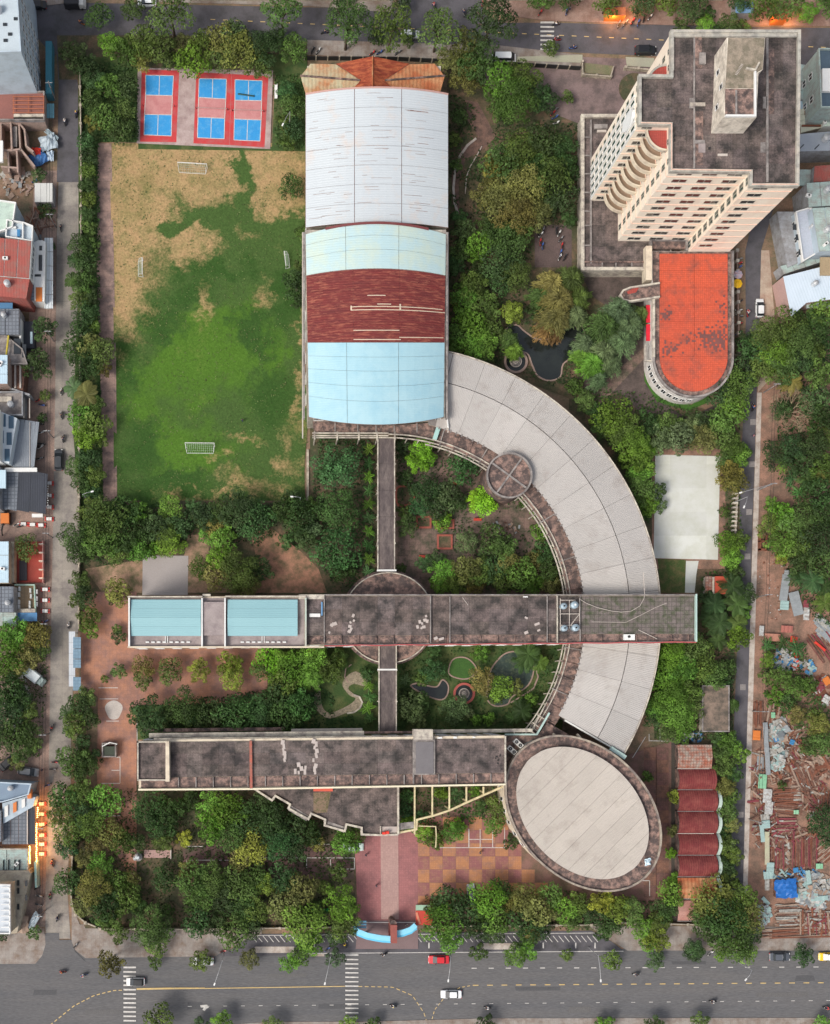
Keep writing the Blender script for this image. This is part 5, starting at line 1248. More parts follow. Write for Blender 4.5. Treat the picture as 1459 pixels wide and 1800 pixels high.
def plant_all():
    import numpy as np
    rnd = sorted([i for i in ITEMS if i[6] == 'round'], key=lambda i: -i[4]); keep = set(id(i) for i in rnd[:296]); rest = rnd[296:]
    by = {}
    for i in ITEMS:
        if i[6] != 'round' or id(i) in keep: by.setdefault(i[0],[]).append(i)
    for where, items in by.items():
        axis = items[0][1]
        end = 'westernmost' if axis == 'x' else 'northernmost'; frm = 'from west' if axis == 'x' else 'from north'
        items.sort(key=lambda i: i[2] if axis == 'x' else i[3])
        cnt = {}; tot = {}
        for i in items: k = (i[5], i[6]); tot[k] = tot.get(k, 0) + 1
        for (_, _, px, py, r, c, st) in items:
            k = (c, st); n = cnt.get(k, 0); cnt[k] = n + 1
            what = GC[c][1] + ' ' + KW[st]
            if tot[k] == 1: lab = 'the only %s %s' % (what, where)
            elif n == 0: lab = '%s %s %s' % (end, what, where)
            elif n == tot[k] - 1: lab = '%s %s %s' % ('easternmost' if axis == 'x' else 'southernmost', what, where)
            else: lab = '%s %s %s, %s' % (ORD[n], what, frm, where)
            if 'north street kerb' in where: r *= 1.2
            me, tm, h, sc, q, h0 = tree_xf(px, py, r, st, 4.5 if 'north street kerb' in where else 2 if 'south road edge' in where else 0)
            t = thing(KN[st], lab, 'tree' if st != 'banana' else 'plant', (q.x, q.y, 0), group='trees ' + where if st != 'banana' else 'banana plants ' + where, rz=R.uniform(0,6.28))
            t.scale = (sc * R.uniform(.94,1.08), sc * R.uniform(.94,1.08), sc * R.uniform(.9,1.15))
            cr = link('crown', me, t, loc=(0,0, h)); link('trunk', tm, t).scale[2] = h / h0; cr.color = tint(c)
    V = []; FV = []; CL = []; base = 0
    for (_, _, px, py, r, c, st) in rest:
        me, tm, h, sc, q, h0 = tree_xf(px, py, r, st)
        n = len(me.vertices); a = np.empty(n * 3, np.float32); me.vertices.foreach_get('co', a); a = a.reshape(-1,3)
        t = R.uniform(0,6.28); ct, s_ = math.cos(t), math.sin(t)
        x = a[:, 0] * ct - a[:, 1] * s_; y = a[:, 0] * s_ + a[:, 1] * ct
        V.append(np.stack([x * sc + q.x, y * sc + q.y, (a[:, 2] + h) * sc],1)); nf = n // 4
        fv = np.empty(nf, np.float32); me.attributes['leafvar'].data.foreach_get('value', fv); FV.append(fv)
        CL.append(np.tile(np.array(tint(c), np.float32),(nf, 1)))
    V = np.concatenate(V); FV = np.concatenate(FV); CL = np.concatenate(CL); n = len(V); nf = n // 4
    me = bpy.data.meshes.new('small_trees'); me.vertices.add(n); me.vertices.foreach_set('co', V.ravel()); me.loops.add(n); me.loops.foreach_set('vertex_index', np.arange(n, dtype=np.int32))
    me.polygons.add(nf); me.polygons.foreach_set('loop_start', np.arange(0, n, 4, dtype=np.int32)); me.polygons.foreach_set('loop_total', np.full(nf, 4, np.int32))
    at = me.attributes.new('leafvar', 'FLOAT', 'FACE'); at.data.foreach_set('value', FV)
    at = me.attributes.new('leafcol', 'FLOAT_COLOR', 'FACE'); at.data.foreach_set('color', CL.ravel())
    m2 = M_leaf.copy(); m2.name = 'foliage_mixed'; nt = m2.node_tree
    an_ = nt.nodes.new('ShaderNodeAttribute'); an_.attribute_name = 'leafcol'
    for l in list(nt.links):
        if l.from_node.type == 'OBJECT_INFO': ts = l.to_socket; nt.links.remove(l); nt.links.new(an_.outputs['Color'], ts)
    me.materials.append(m2); me.update(calc_edges=True); me.validate()
    link('undergrowth', me, kind='stuff')
grove('along the north street kerb', [(172,28,21,'g'),(232,16,20,'d'),(300,20,27,'g'),(497,18,25,'g'),(612,38,31,'g'),(664,66,14,'d'),(690,46,26,'g'),(716,70,12,'g'),(773,48,25,'g'),(863,42,33,'d'),(968,85,13,'g')])
grove('across the north street', [(600,2,14,'d'),(705,-2,18,'d'),(950,-4,22,'g'),(1068,6,22,'g'),(1000,-8,20,'d'),(1128,6,22,'d'),(1215,6,26,'d'),(1245,22,12,'d'),(1345,10,24,'g'),(1385,6,24,'g'),(1418,22,18,'b'),(1300,0,20,'d'),(1452,10,20,'g'),(1175,-6,24,'g')])
grove('in the verge just north of the tower', [(1196,46,14,'g'),(1240,45,18,'b'),(1282,44,20,'g'),(1305,50,15,'g'),(1265,52,12,'d')])
grove('north of the ball courts', [(128,95,24,'t'),(150,118,22,'d'),(195,76,22,'b'),(222,88,25,'g'),(250,75,26,'g'),(248,102,20,'o'),(285,85,26,'g'),(318,78,20,'o'),(338,108,26,'b'),(352,80,24,'g'),(385,66,26,'o'),(412,60,24,'d'),(425,90,30,'o'),(462,84,30,'d'),(455,112,25,'g'),(486,66,22,'d'),(518,86,24,'g'),(392,98,24,'g'),(300,105,18,'d')])
grove('west of the ball courts', [(165,140,20,'d'),(192,150,22,'g'),(222,150,20,'d'),(160,175,18,'d'),(185,205,22,'g'),(218,195,18,'g'),(212,228,22,'d'),(165,215,16,'o'),(230,225,14,'d')])
grove('between the ball courts and the hall', [(505,160,18,'e'),(515,185,20,'g'),(502,210,16,'g'),(518,225,18,'d'),(505,248,15,'g'),(513,328,22,'d'),(532,410,14,'g'),(522,500,26,'d'),(532,470,15,'g'),(528,530,14,'d')],'y')
grove('in the northern hedge beside the field', [(150,250,15,'d'),(156,275,15,'d'),(154,300,14,'g'),(152,325,14,'d'),(155,350,14,'g'),(153,375,14,'d'),(157,400,14,'g'),(140,430,20,'d'),(158,432,15,'g'),(130,455,16,'d', 'palm'),(150,462,18,'d'),(126,490,16,'d', 'palm'),(148,495,20,'g'),(160,520,15,'d'),(138,528,18,'g'),(152,552,20,'d')],'y')
grove('in the southern hedge beside the field', [(140,585,20,'d'),(160,575,16,'g'),(130,615,22,'d'),(158,612,22,'o'),(178,622,24,'g'),(150,645,24,'d'),(182,648,14,'o'),(128,680,22,'t', 'palm'),(150,690,26,'o', 'palm'),(165,710,18,'g'),(142,730,22,'b'),(165,745,24,'g'),(150,770,22,'b'),(175,772,14,'g'),(132,820,18,'g'),(155,808,20,'d'),(165,835,20,'g'),(142,845,20,'d'),(160,860,16,'d')],'y')
grove('south-west of the field', [(135,945,28,'d'),(160,905,25,'g'),(185,915,34,'g'),(175,950,32,'g'),(215,900,26,'d'),(215,945,28,'d'),(205,970,22,'g'),(140,970,22,'d'),(240,898,20,'b'),(258,905,14,'d'),(250,935,20,'d'),(242,968,20,'b'),(300,892,22,'b'),(275,925,22,'d'),(290,938,22,'g'),(300,955,24,'b'),(318,922,20,'d'),(352,908,16,'t'),(268,965,14,'b')])
grove('west of the middle block', [(140,1020,18,'g'),(150,1050,20,'d'),(134,1055,14,'g'),(155,1085,20,'g'),(158,1105,16,'b'),(208,1040,22,'o'),(200,1052,12,'d'),(208,1120,12,'d'),(206,1106,9,'g')],'y')
grove('in the bare garden behind the middle block', [(340,890,14,'d'),(362,905,24,'d'),(388,902,22,'d'),(420,898,34,'d'),(448,912,30,'e'),(470,905,18,'d'),(378,928,20,'o'),(392,948,24,'b'),(365,940,15,'b'),(385,982,24,'b'),(352,1000,18,'g'),(385,1010,26,'o'),(420,1005,36,'g'),(455,1000,24,'d'),(430,1030,22,'o'),(502,952,14,'e')])
grove('around the field floodlight', [(500,900,24,'d'),(525,905,28,'d'),(512,880,20,'d'),(540,890,18,'g'),(530,935,15,'d'),(536,952,18,'t'),(550,930,14,'t')])
grove('in the row west of the covered walkway', [(595,818,36,'e'),(595,896,34,'e'),(592,968,34,'e'),(572,830,16,'d'),(600,1000,22,'d')],'y')
grove('along the walkway west edge', [(648,790 + 24 * k, 13,'e' if k % 2 else 'b', 'banana') for k in range(10)],'y')
grove('along the walkway east edge', [(708,780,14,'d'),(705,800,13,'d'),(712,840,14,'d'),(716,925,20,'d'),(712,900,14,'g'),(704,1000,10,'d'),(726,860,10,'d')],'y')
grove('in the round courtyard north part', [(742,788,20,'l'),(736,812,20,'l'),(750,806,17,'l'),(816,820,26,'e'),(836,880,18,'l'),(855,878,20,'l'),(848,890,18,'l'),(776,918,15,'b'),(755,862,26,'d'),(785,868,24,'t'),(800,882,20,'d'),(738,888,20,'e'),(770,892,20,'d'),(922,882,12,'g'),(942,900,10,'b'),(950,935,16,'b'),(785,910,10,'l')])
grove('in the round courtyard thicket', [(822,952,20,'t'),(866,945,22,'d'),(885,965,22,'g'),(858,968,16,'d'),(766,985,18,'d'),(748,990,15,'e'),(778,1005,22,'b'),(800,1025,20,'g'),(775,1028,18,'b'),(820,1000,24,'o'),(845,1005,24,'g'),(835,1028,18,'o'),(870,1000,24,'d'),(895,995,24,'o'),(890,1022,22,'g'),(915,1010,26,'g'),(935,1028,20,'b'),(940,985,18,'o'),(962,970,22,'e'),(965,1000,22,'d'),(970,1028,18,'o'),(985,1015,12,'d')])
grove('between sports hall and pond', [(830,500,25,'g'),(815,520,22,'b'),(855,535,24,'g'),(815,555,20,'b'),(835,572,24,'b'),(860,575,20,'g'),(900,548,20,'y'),(885,590,16,'g'),(806,590,20,'g'),(830,605,24,'b'),(855,605,22,'b'),(800,612,18,'g'),(848,625,20,'g'),(800,530,12,'o', 'banana'),(812,600,14,'l', 'palm')])
grove('between hall and podium, south part', [(844,432,22,'b'),(838,450,14,'b'),(870,410,24,'g'),(895,430,30,'g'),(880,460,30,'d'),(905,480,28,'g'),(815,405,20,'d'),(812,440,18,'g'),(800,465,18,'d'),(855,395,18,'d'),(910,405,25,'g'),(880,495,20,'d'),(808,382,14,'e'),(842,480,20,'d')])
grove('between the hall and the podium, north part', [(888,282,34,'g'),(920,265,34,'g'),(955,250,32,'d'),(985,262,28,'d'),(868,298,24,'o'),(862,340,28,'o'),(885,350,34,'o'),(920,330,36,'o'),(905,375,34,'o'),(945,375,28,'o'),(965,310,34,'g'),(995,295,26,'d'),(985,345,30,'d'),(960,350,24,'g'),(935,300,28,'d'),(1000,385,14,'d')])
grove('at the forecourt beside the hall', [(818,85,30,'o'),(798,112,30,'o'),(838,112,34,'g'),(820,135,28,'o'),(885,145,34,'b'),(918,140,30,'g'),(905,178,36,'g'),(880,185,26,'g'),(940,165,30,'d'),(962,175,20,'d'),(998,170,10,'g'),(808,205,14,'d'),(800,245,12,'g'),(802,290,10,'g')])
grove('round the pond between hall and annex', [(975,560,34,'o', 'feather'),(1010,555,26,'t', 'feather'),(895,600,18,'g', 'feather'),(1025,605,24,'t', 'feather'),(970,500,30,'o', 'feather'),(1000,495,30,'g', 'feather'),(980,530,36,'o', 'feather'),(1015,525,28,'g', 'feather'),(950,520,24,'g', 'feather'),(960,580,24,'r', 'feather'),(975,590,15,'r', 'feather'),(903,617,18,'b', 'feather'),(1020,560,18,'d'),(940,545,15,'d')])
grove('west of the tiled annex', [(1085,548,34,'t', 'feather'),(1105,570,34,'t', 'feather'),(1060,575,34,'g', 'feather'),(1090,600,32,'t', 'feather'),(1060,620,30,'t', 'feather'),(1040,640,30,'b', 'feather'),(1075,640,24,'t', 'feather'),(1020,625,22,'b', 'feather'),(1050,668,22,'t', 'feather'),(1125,555,22,'g', 'feather'),(1035,600,20,'d')])
grove('along the outer edge of the curved wing', [(1050,725,18,'d'),(1078,735,30,'b'),(1060,750,20,'g'),(1095,755,30,'g'),(1110,780,28,'b'),(1085,770,18,'d'),(1120,805,26,'b'),(1105,810,16,'d'),(1128,832,24,'b'),(1140,790,18,'b'),(1130,860,24,'g'),(1138,885,20,'b'),(1155,865,16,'g'),(1160,890,12,'t'),(1128,905,14,'g'),(1030,705,18,'g'),(1010,680,14,'g')],'y')
grove('south of the tiled annex', [(1165,770,24,'t'),(1195,770,24,'t'),(1215,750,20,'t'),(1235,775,24,'o'),(1245,745,22,'d'),(1272,735,26,'g'),(1270,690,26,'d'),(1295,680,28,'g'),(1305,650,26,'d'),(1290,720,24,'b'),(1262,765,22,'g'),(1285,780,22,'g'),(1140,745,22,'d'),(1175,745,22,'g'),(1308,795,12,'b')])
grove('east of the concrete pad', [(1280,830,22,'o'),(1300,800,18,'b'),(1292,850,20,'o'),(1275,810,18,'g'),(1280,955,22,'b'),(1300,950,18,'g'),(1285,980,20,'b'),(1290,1005,16,'d'),(1272,900,10,'g')],'y')
grove('at the east end of the middle block', [(1290,1030,24,'d', 'palm'),(1260,1062,24,'d', 'palm'),(1298,1062,24,'g', 'palm'),(1270,1095,26,'d', 'palm'),(1250,1085,20,'d', 'palm'),(1300,1095,22,'g', 'palm'),(1310,1045,20,'d'),(1298,1120,22,'b'),(1265,1125,20,'d', 'palm'),(1305,1075,16,'b'),(1240,1050,14,'d')],'y')
grove('in the clump beside the hut', [(1175,1150,30,'b'),(1210,1140,28,'g'),(1165,1180,28,'b'),(1195,1175,30,'b'),(1230,1165,28,'g'),(1255,1185,24,'g'),(1175,1215,30,'b'),(1205,1210,28,'g'),(1160,1240,24,'b'),(1190,1250,28,'b'),(1215,1240,24,'g'),(1150,1262,20,'d'),(1200,1280,24,'b'),(1180,1285,22,'g'),(1278,1175,16,'d'),(1272,1200,14,'d')])
grove('in the strip east of the garages', [(1290,1240,14,'g', 'palm'),(1265,1300,16,'d'),(1282,1305,20,'b'),(1270,1320,18,'g'),(1302,1325,16,'b'),(1275,1345,20,'g'),(1290,1360,16,'d'),(1275,1385,18,'o'),(1285,1400,15,'g'),(1278,1425,17,'g'),(1288,1450,14,'o'),(1280,1485,18,'g'),(1290,1505,16,'g'),(1275,1525,18,'d'),(1285,1545,16,'g'),(1272,1460,12,'d')],'y')
grove('at the south-east school corner', [(1258,1580,32,'o'),(1300,1580,28,'g'),(1240,1610,24,'g'),(1275,1615,34,'d'),(1310,1610,28,'o'),(1250,1635,26,'d'),(1290,1650,32,'g'),(1320,1640,20,'d'),(1308,1672,20,'b'),(1220,1670,18,'d'),(1272,1670,18,'b')])
grove('in the orange yard row', [(208,1180,13,'g'),(252,1172,18,'o'),(250,1195,16,'g'),(298,1180,21,'g'),(350,1180,20,'y'),(404,1168,22,'y'),(406,1190,22,'y'),(460,1178,18,'g'),(184,1193,7,'g')])
grove('in the lime cluster behind middle block', [(472,1160,22,'l'),(495,1162,20,'b'),(482,1185,14,'l'),(520,1180,28,'b'),(550,1160,26,'b'),(548,1190,24,'b', 'feather'),(580,1175,26,'g'),(595,1160,18,'g'),(500,1200,22,'g'),(555,1150,18,'y', 'palm')])
grove('in the row behind the south block', [(262,1262,32,'d'),(240,1255,14,'d'),(325,1242,32,'d'),(345,1260,18,'e'),(370,1256,26,'d'),(412,1258,30,'e'),(455,1252,28,'e'),(440,1235,16,'d'),(490,1225,26,'d'),(500,1262,26,'d'),(525,1240,26,'e'),(545,1235,16,'d'),(520,1275,16,'d'),(310,1268,18,'d'),(475,1285,12,'d')])
grove('beside the south walkway', [(647,1205,13,'b', 'banana'),(650,1225,13,'e', 'banana'),(646,1245,14,'b', 'banana'),(652,1262,12,'e', 'banana'),(646,1272,10,'d', 'banana'),(645,1185,12,'d')],'y')
grove('in the pond garden', [(712,1195,13,'t', 'banana'),(740,1192,13,'g'),(760,1180,21,'e'),(722,1245,26,'t'),(738,1235,18,'d'),(712,1225,14,'d'),(800,1248,25,'t'),(820,1250,12,'t'),(846,1148,16,'b'),(845,1195,22,'o'),(880,1210,20,'b'),(870,1225,14,'g'),(905,1210,15,'o'),(930,1150,30,'d', 'palm'),(920,1165,22,'d', 'palm'),(950,1165,20,'g', 'palm'),(930,1232,14,'b'),(918,1250,22,'d', 'palm'),(905,1262,16,'d', 'palm'),(765,1145,12,'d'),(838,1265,10,'b'),(860,1264,10,'b'),(735,1265,14,'t')])
grove('on the lane edge of the orange yard', [(140,1240,22,'d'),(118,1255,18,'d', 'palm'),(150,1225,18,'g'),(130,1275,20,'g'),(155,1265,18,'d'),(120,1285,14,'d', 'palm'),(125,1335,26,'g'),(150,1345,22,'d'),(135,1355,18,'d'),(165,1330,14,'d'),(145,1305,14,'d')],'y')
grove('along the lane at the south-west grove', [(112,1400,26,'d'),(105,1430,24,'g'),(140,1395,24,'g'),(145,1430,26,'d'),(120,1465,24,'g'),(160,1450,24,'g'),(185,1408,27,'b'),(118,1490,20,'e'),(170,1480,20,'o'),(118,1552,22,'d'),(195,1465,22,'o'),(150,1510,18,'o')],'y')
grove('in the middle of the south-west grove', [(175,1520,22,'b'),(165,1560,28,'o'),(150,1590,20,'o'),(185,1590,26,'d'),(205,1550,20,'g'),(222,1578,24,'g'),(238,1590,18,'d'),(215,1478,22,'g'),(235,1480,18,'d'),(288,1545,20,'d'),(230,1545,15,'o'),(195,1620,22,'g'),(210,1645,15,'g'),(268,1630,34,'g'),(275,1655,22,'g'),(250,1600,14,'d'),(290,1600,14,'d'),(172,1615,14,'d')])
grove('beside the south block front', [(265,1425,30,'d'),(300,1425,26,'d'),(280,1450,26,'d'),(285,1480,18,'g'),(324,1475,14,'y'),(335,1410,18,'d'),(370,1420,26,'b'),(400,1425,30,'b'),(372,1455,26,'b'),(400,1470,26,'g'),(435,1440,30,'d'),(440,1490,28,'y'),(425,1510,22,'o'),(465,1410,22,'d'),(480,1440,30,'d'),(510,1450,26,'d'),(490,1480,28,'e'),(515,1490,26,'d'),(545,1465,20,'d'),(555,1480,16,'o')])
grove('in the grove west of the gate', [(345,1545,28,'g'),(375,1545,28,'g'),(350,1580,26,'g'),(390,1570,28,'d'),(415,1560,28,'g'),(445,1545,24,'g'),(465,1555,20,'y'),(420,1595,26,'d'),(450,1600,24,'g'),(375,1620,26,'d'),(410,1640,26,'g'),(345,1620,24,'d'),(500,1545,26,'d'),(530,1560,26,'o'),(500,1590,26,'o'),(515,1610,22,'g'),(330,1530,18,'o'),(440,1630,20,'d')])
grove('beside the entrance plaza', [(535,1625,32,'b'),(545,1655,22,'b'),(600,1590,30,'b'),(605,1625,26,'g'),(590,1645,18,'d'),(605,1480,24,'b'),(622,1468,18,'g'),(595,1532,16,'g'),(555,1600,20,'d'),(570,1560,12,'g')])
grove('at the foot of the pergola', [(745,1465,16,'b'),(760,1475,15,'g'),(795,1462,20,'b'),(805,1455,14,'l'),(868,1450,18,'b'),(900,1480,14,'d'),(770,1480,12,'y'),(845,1420,14,'d'),(875,1420,20,'g'),(715,1400,12,'e'),(712,1425,12,'e'),(716,1445,11,'b'),(776,1395,11,'b'),(805,1395,12,'e'),(835,1390,11,'b'),(740,1435,11,'e')])
grove('in the grove east of the gate', [(790,1582,26,'d'),(815,1600,24,'d'),(775,1625,30,'b'),(790,1655,22,'b'),(765,1600,18,'g'),(855,1580,28,'b'),(880,1565,20,'d'),(865,1612,26,'g'),(840,1630,24,'d'),(870,1640,20,'d'),(925,1580,26,'o'),(945,1600,26,'o'),(915,1615,24,'d'),(950,1630,20,'d'),(925,1650,16,'g'),(965,1575,22,'g'),(895,1590,18,'o'),(935,1640,15,'o')])
grove('south of the oval auditorium', [(990,1600,22,'b'),(1005,1620,18,'g'),(1020,1590,22,'g'),(1045,1610,20,'d'),(1060,1585,24,'y'),(1085,1595,24,'y'),(1075,1625,20,'d'),(1110,1605,24,'g'),(1130,1630,20,'b'),(1060,1640,14,'d'),(1155,1650,22,'y'),(1140,1660,14,'b'),(1170,1600,22,'d'),(1180,1570,22,'b'),(1160,1620,20,'g'),(1180,1500,10,'l'),(1185,1545,12,'b'),(1188,1400,13,'y'),(1182,1460,9,'o'),(1138,1365,9,'g')])
grove('planted in the south road edge', [(194,1692,23,'o'),(273,1690,13,'g'),(354,1688,19,'g'),(438,1686,17,'o'),(507,1694,17,'b'),(526,1682,16,'g'),(590,1684,16,'t'),(842,1674,15,'g'),(905,1680,20,'b'),(928,1674,16,'b'),(997,1678,11,'g'),(1076,1688,16,'g'),(1152,1690,17,'t'),(1221,1674,17,'d'),(1413,1680,19,'d')])
grove('at the southern kerb of the south road', [(278,1792,24,'g'),(390,1800,20,'b'),(350,1802,14,'d'),(480,1805,18,'g'),(615,1802,18,'b'),(655,1802,14,'d'),(855,1800,16,'d'),(1065,1802,16,'b'),(1150,1804,18,'d'),(1230,1798,18,'g'),(1445,1800,14,'b'),(1055,1808,12,'g')])
grove('in front of the west-side houses', [(78,578,22,'d'),(66,640,26,'d'),(46,962,20,'g'),(68,308,12,'d'),(80,370,14,'d'),(80,695,10,'g'),(85,455,7,'d'),(75,735,9,'d'),(92,432,6,'d')],'y')
grove('in the waste lot, north half', [(25,1115,26,'b'),(60,1120,26,'o'),(70,1140,20,'g'),(15,1150,28,'b'),(45,1160,24,'o'),(20,1180,24,'g'),(8,1120,20,'g'),(62,1108,14,'o')],'y')
grove('in the waste lot, south half', [(15,1215,26,'d'),(30,1230,24,'d'),(12,1255,26,'d'),(45,1250,20,'g'),(25,1285,26,'d'),(50,1290,20,'d'),(60,1310,14,'g'),(35,1320,20,'g'),(8,1300,20,'d'),(30,1340,15,'o'),(60,1640,12,'g'),(5,1645,10,'d')],'y')
grove('in the stand across the lane from the annex', [(1350,590,30,'g'),(1385,580,30,'g'),(1330,615,26,'d'),(1362,620,32,'b'),(1400,605,32,'g'),(1375,645,30,'g'),(1410,640,26,'d'),(1430,620,22,'g'),(1340,650,26,'g'),(1430,570,30,'d'),(1450,545,26,'g'),(1450,600,16,'d'),(1310,600,18,'d'),(1440,660,26,'g'),(1395,670,24,'o', 'palm')])
grove('in the north jungle by the dirt strip', [(1375,720,20,'d'),(1430,700,26,'d'),(1440,735,26,'d'),(1452,765,24,'g'),(1365,800,24,'d'),(1395,790,24,'d'),(1430,790,26,'d'),(1378,815,18,'b', 'banana'),(1390,840,18,'e', 'banana'),(1412,815,24,'d'),(1445,820,24,'g'),(1425,845,22,'d', 'palm'),(1450,835,20,'o', 'palm'),(1405,865,16,'e', 'banana'),(1440,870,26,'d')],'y')
grove('in the south jungle by the dirt strip', [(1358,888,14,'b'),(1375,905,22,'b'),(1355,925,22,'g'),(1390,925,24,'g'),(1415,905,26,'g'),(1445,910,26,'d'),(1375,955,26,'b'),(1405,955,26,'g'),(1440,950,28,'d'),(1410,985,26,'d'),(1445,990,26,'d'),(1430,1020,26,'d', 'palm'),(1455,1030,24,'d', 'palm'),(1400,1015,18,'d', 'palm'),(1452,1060,22,'g', 'palm'),(1375,980,12,'y')],'y')
grove('among the scrap heaps', [(1350,1135,16,'e', 'banana'),(1400,1140,20,'e', 'banana'),(1375,1130,14,'d', 'banana'),(1350,1160,14,'b'),(1352,1190,16,'g'),(1375,1190,18,'g'),(1400,1210,18,'g'),(1362,1222,16,'b'),(1420,1205,16,'g'),(1385,1235,16,'d'),(1400,1255,16,'o'),(1440,1275,20,'o'),(1425,1310,18,'g'),(1450,1305,20,'g'),(1375,1380,8,'d'),(1445,1440,26,'d'),(1455,1470,18,'d'),(1432,1260,14,'g')],'y')
plant_all()
# bare tree east of the lane
def bare(px, py, r):
    z = 5; q = P(px, py, z); t = thing('bare_tree', 'leafless pale tree with spreading branches beside the dirt strip', 'tree', (q.x, q.y, 0)); rr = random.Random(5); b = MB()
    b.tube([(0,0,0),(.1,.1,3)],.22,7,.16); bt = b.data('trunk', paint('pale_bark', (.3,.24,.15)), smooth=True); link('trunk', bt, t)
    b = MB()
    def grow(p, d, l, rad, n):
        e = p + d * l; b.tube([p, e], rad, 4, rad * .65)
        if n == 0: return
        for k in range(3): grow(e, (d + rv(rr) * .62 + Vector((0,0,.02))).normalized(), l * .72, rad * .62, n - 1)
    for i in range(9):
        a = i * .7; grow(Vector((.1,.1,2.6)), Vector((math.cos(a), math.sin(a),.55)).normalized(), r / 8 * .38,.1,4)
    link('crown', b.data('crown', MATS['pale_bark']), t)
bare(1392,722,42)

# understorey: low leafy ground cover and hedges
def inside(x, y, pp):
    c = False; n = len(pp)
    for i in range(n):
        x1, y1 = pp[i]; x2, y2 = pp[i - 1]
        if (y1 > y) != (y2 > y) and x < (x2 - x1) * (y - y1) / (y2 - y1) + x1: c = not c
    return c
EXC = [(855,215,20),(850,245,18),(825,262,16),(808,290,13),(802,330,14),(812,375,16),(835,400,18),(480,970,26),(520,1010,30),(350,960,20),(250,1010,26),(850,900,26),(740,950,30),(900,920,26),(907,635,24),(816,1219,20),(815,1172,26),(745,1212,22),(772,1212,20),(905,1180,36),(878,1222,24),(912,595,24),(960,620,38),(1000,600,30),(965,645,26),(600,1245,16),(625,1205,20),(565,1240,14),(628,1235,14)]
def cover(name, pp, dens, col, hmax=.9, leaf=.5, clump=1.0, seed=1, kind='stuff', lab=None):
    rr = random.Random(seed); xs = [p[0] for p in pp]; ys = [p[1] for p in pp]; L = []
    area = (max(xs) - min(xs)) * (max(ys) - min(ys)) / 64
    from mathutils import noise as mn
    for k in range(int(area * dens)):
        x, y = rr.uniform(min(xs), max(xs)), rr.uniform(min(ys), max(ys))
        if not inside(x, y, pp) or any((x - a) ** 2 + (y - c) ** 2 < r * r for a, c, r in EXC): continue
        q = P(x, y, .3); f = mn.noise(Vector((q.x * .22, q.y * .22, seed))) * .5 + .5
        if clump and rr.random() > (f - .2) * 2.2 / clump: continue
        h = hmax * max(.1, f) * rr.uniform(.5,1.2)
        d = rv(rr); s = leaf * rr.uniform(.6,1.3)
        L.append((Vector((q.x, q.y, .15 + h)),(Vector((0,0,1)) + rv(rr) * .7).normalized(), d, s * 1.4, s * .8, min(1, max(0, f + rr.uniform(-.4,.4)))))
    me = leafcloud(name, L); o = link(name, me, kind=kind); o.color = col + (1,)
    return o
CV = [('hedge_bed', [(140,110),(243,110),(243,250),(175,250),(176,400),(176,640),(182,880),(145,900),(130,760),(140,500)],5,(.035,.075,.02),1.2),
      ('grove', [(130,1420),(160,1385),(460,1390),(620,1470),(620,1530),(600,1630),(240,1630),(150,1622),(126,1560)],2.2,(.045,.07,.022),.9),
      ('belt', [(180,885),(545,885),(560,770),(660,775),(660,1040),(590,1040),(545,960),(330,960),(240,985),(150,1000),(140,900)],3.2,(.035,.075,.022),.9),
      ('court', [(700,775),(780,790),(900,850),(990,960),(1015,1040),(760,1040),(700,900)],1.3,(.04,.075,.025),.7),
      ('lawn2', [(240,1240),(560,1200),(640,1280),(240,1280)],3.5,(.03,.07,.02),.8),
      ('pondgarden', [(700,1140),(1000,1140),(960,1230),(930,1280),(700,1280)],1.8,(.04,.085,.022),.5),
      ('hallstrip', [(790,160),(850,200),(1020,220),(1020,400),(935,400),(935,470),(1020,485),(1020,690),(790,625)],2.6,(.035,.065,.02),.9),
      ('eaststrip', [(1000,680),(1130,690),(1300,740),(1303,1130),(1232,1130),(1232,1010),(1270,1000),(1272,790),(1145,788),(1140,920),(1120,870),(1070,770),(1000,700)],2.6,(.045,.085,.022),.8),
      ('lanestrip', [(1226,1130),(1292,1130),(1286,1330),(1282,1570),(1268,1600),(1262,1300),(1150,1300),(1150,1130)],3,(.04,.075,.022),1.0),
      ('southbelt', [(745,1575),(960,1560),(1180,1590),(1180,1632),(745,1636)],3,(.04,.07,.022),1.0),
      ('jungle', [(1372,640),(1470,560),(1480,1110),(1430,1090),(1400,1040),(1380,1000),(1340,960),(1350,880),(1400,890),(1360,830),(1368,700)],3.5,(.032,.075,.02),1.6),
      ('scrapgreen', [(1338,1125),(1400,1120),(1425,1160),(1430,1210),(1470,1260),(1470,1330),(1420,1330),(1390,1270),(1345,1240)],4,(.06,.11,.03),1.2),
      ('westlot', [(-60,1095),(80,1095),(85,1180),(70,1330),(-60,1345)],3.2,(.05,.08,.025),1.2),
      ('pergolabed', [(703,1385),(885,1385),(850,1440),(770,1470),(703,1460)],3,(.045,.1,.022),.5),
      ('northgrass', [(480,130),(536,130),(536,262),(484,262)],4,(.05,.1,.025),.6)]
for i, (nm, pp, de, co, hm_) in enumerate(CV): cover('ground_cover', pp, de * 2.2, co, hm_, leaf=.4, clump=.75, seed=i + 3)
# grass tufts at the ragged edges of the turf
cover('grass', [(192,255),(536,262),(542,885),(205,890)],1.6,(.1,.13,.045),.05,.3,1.6,40)
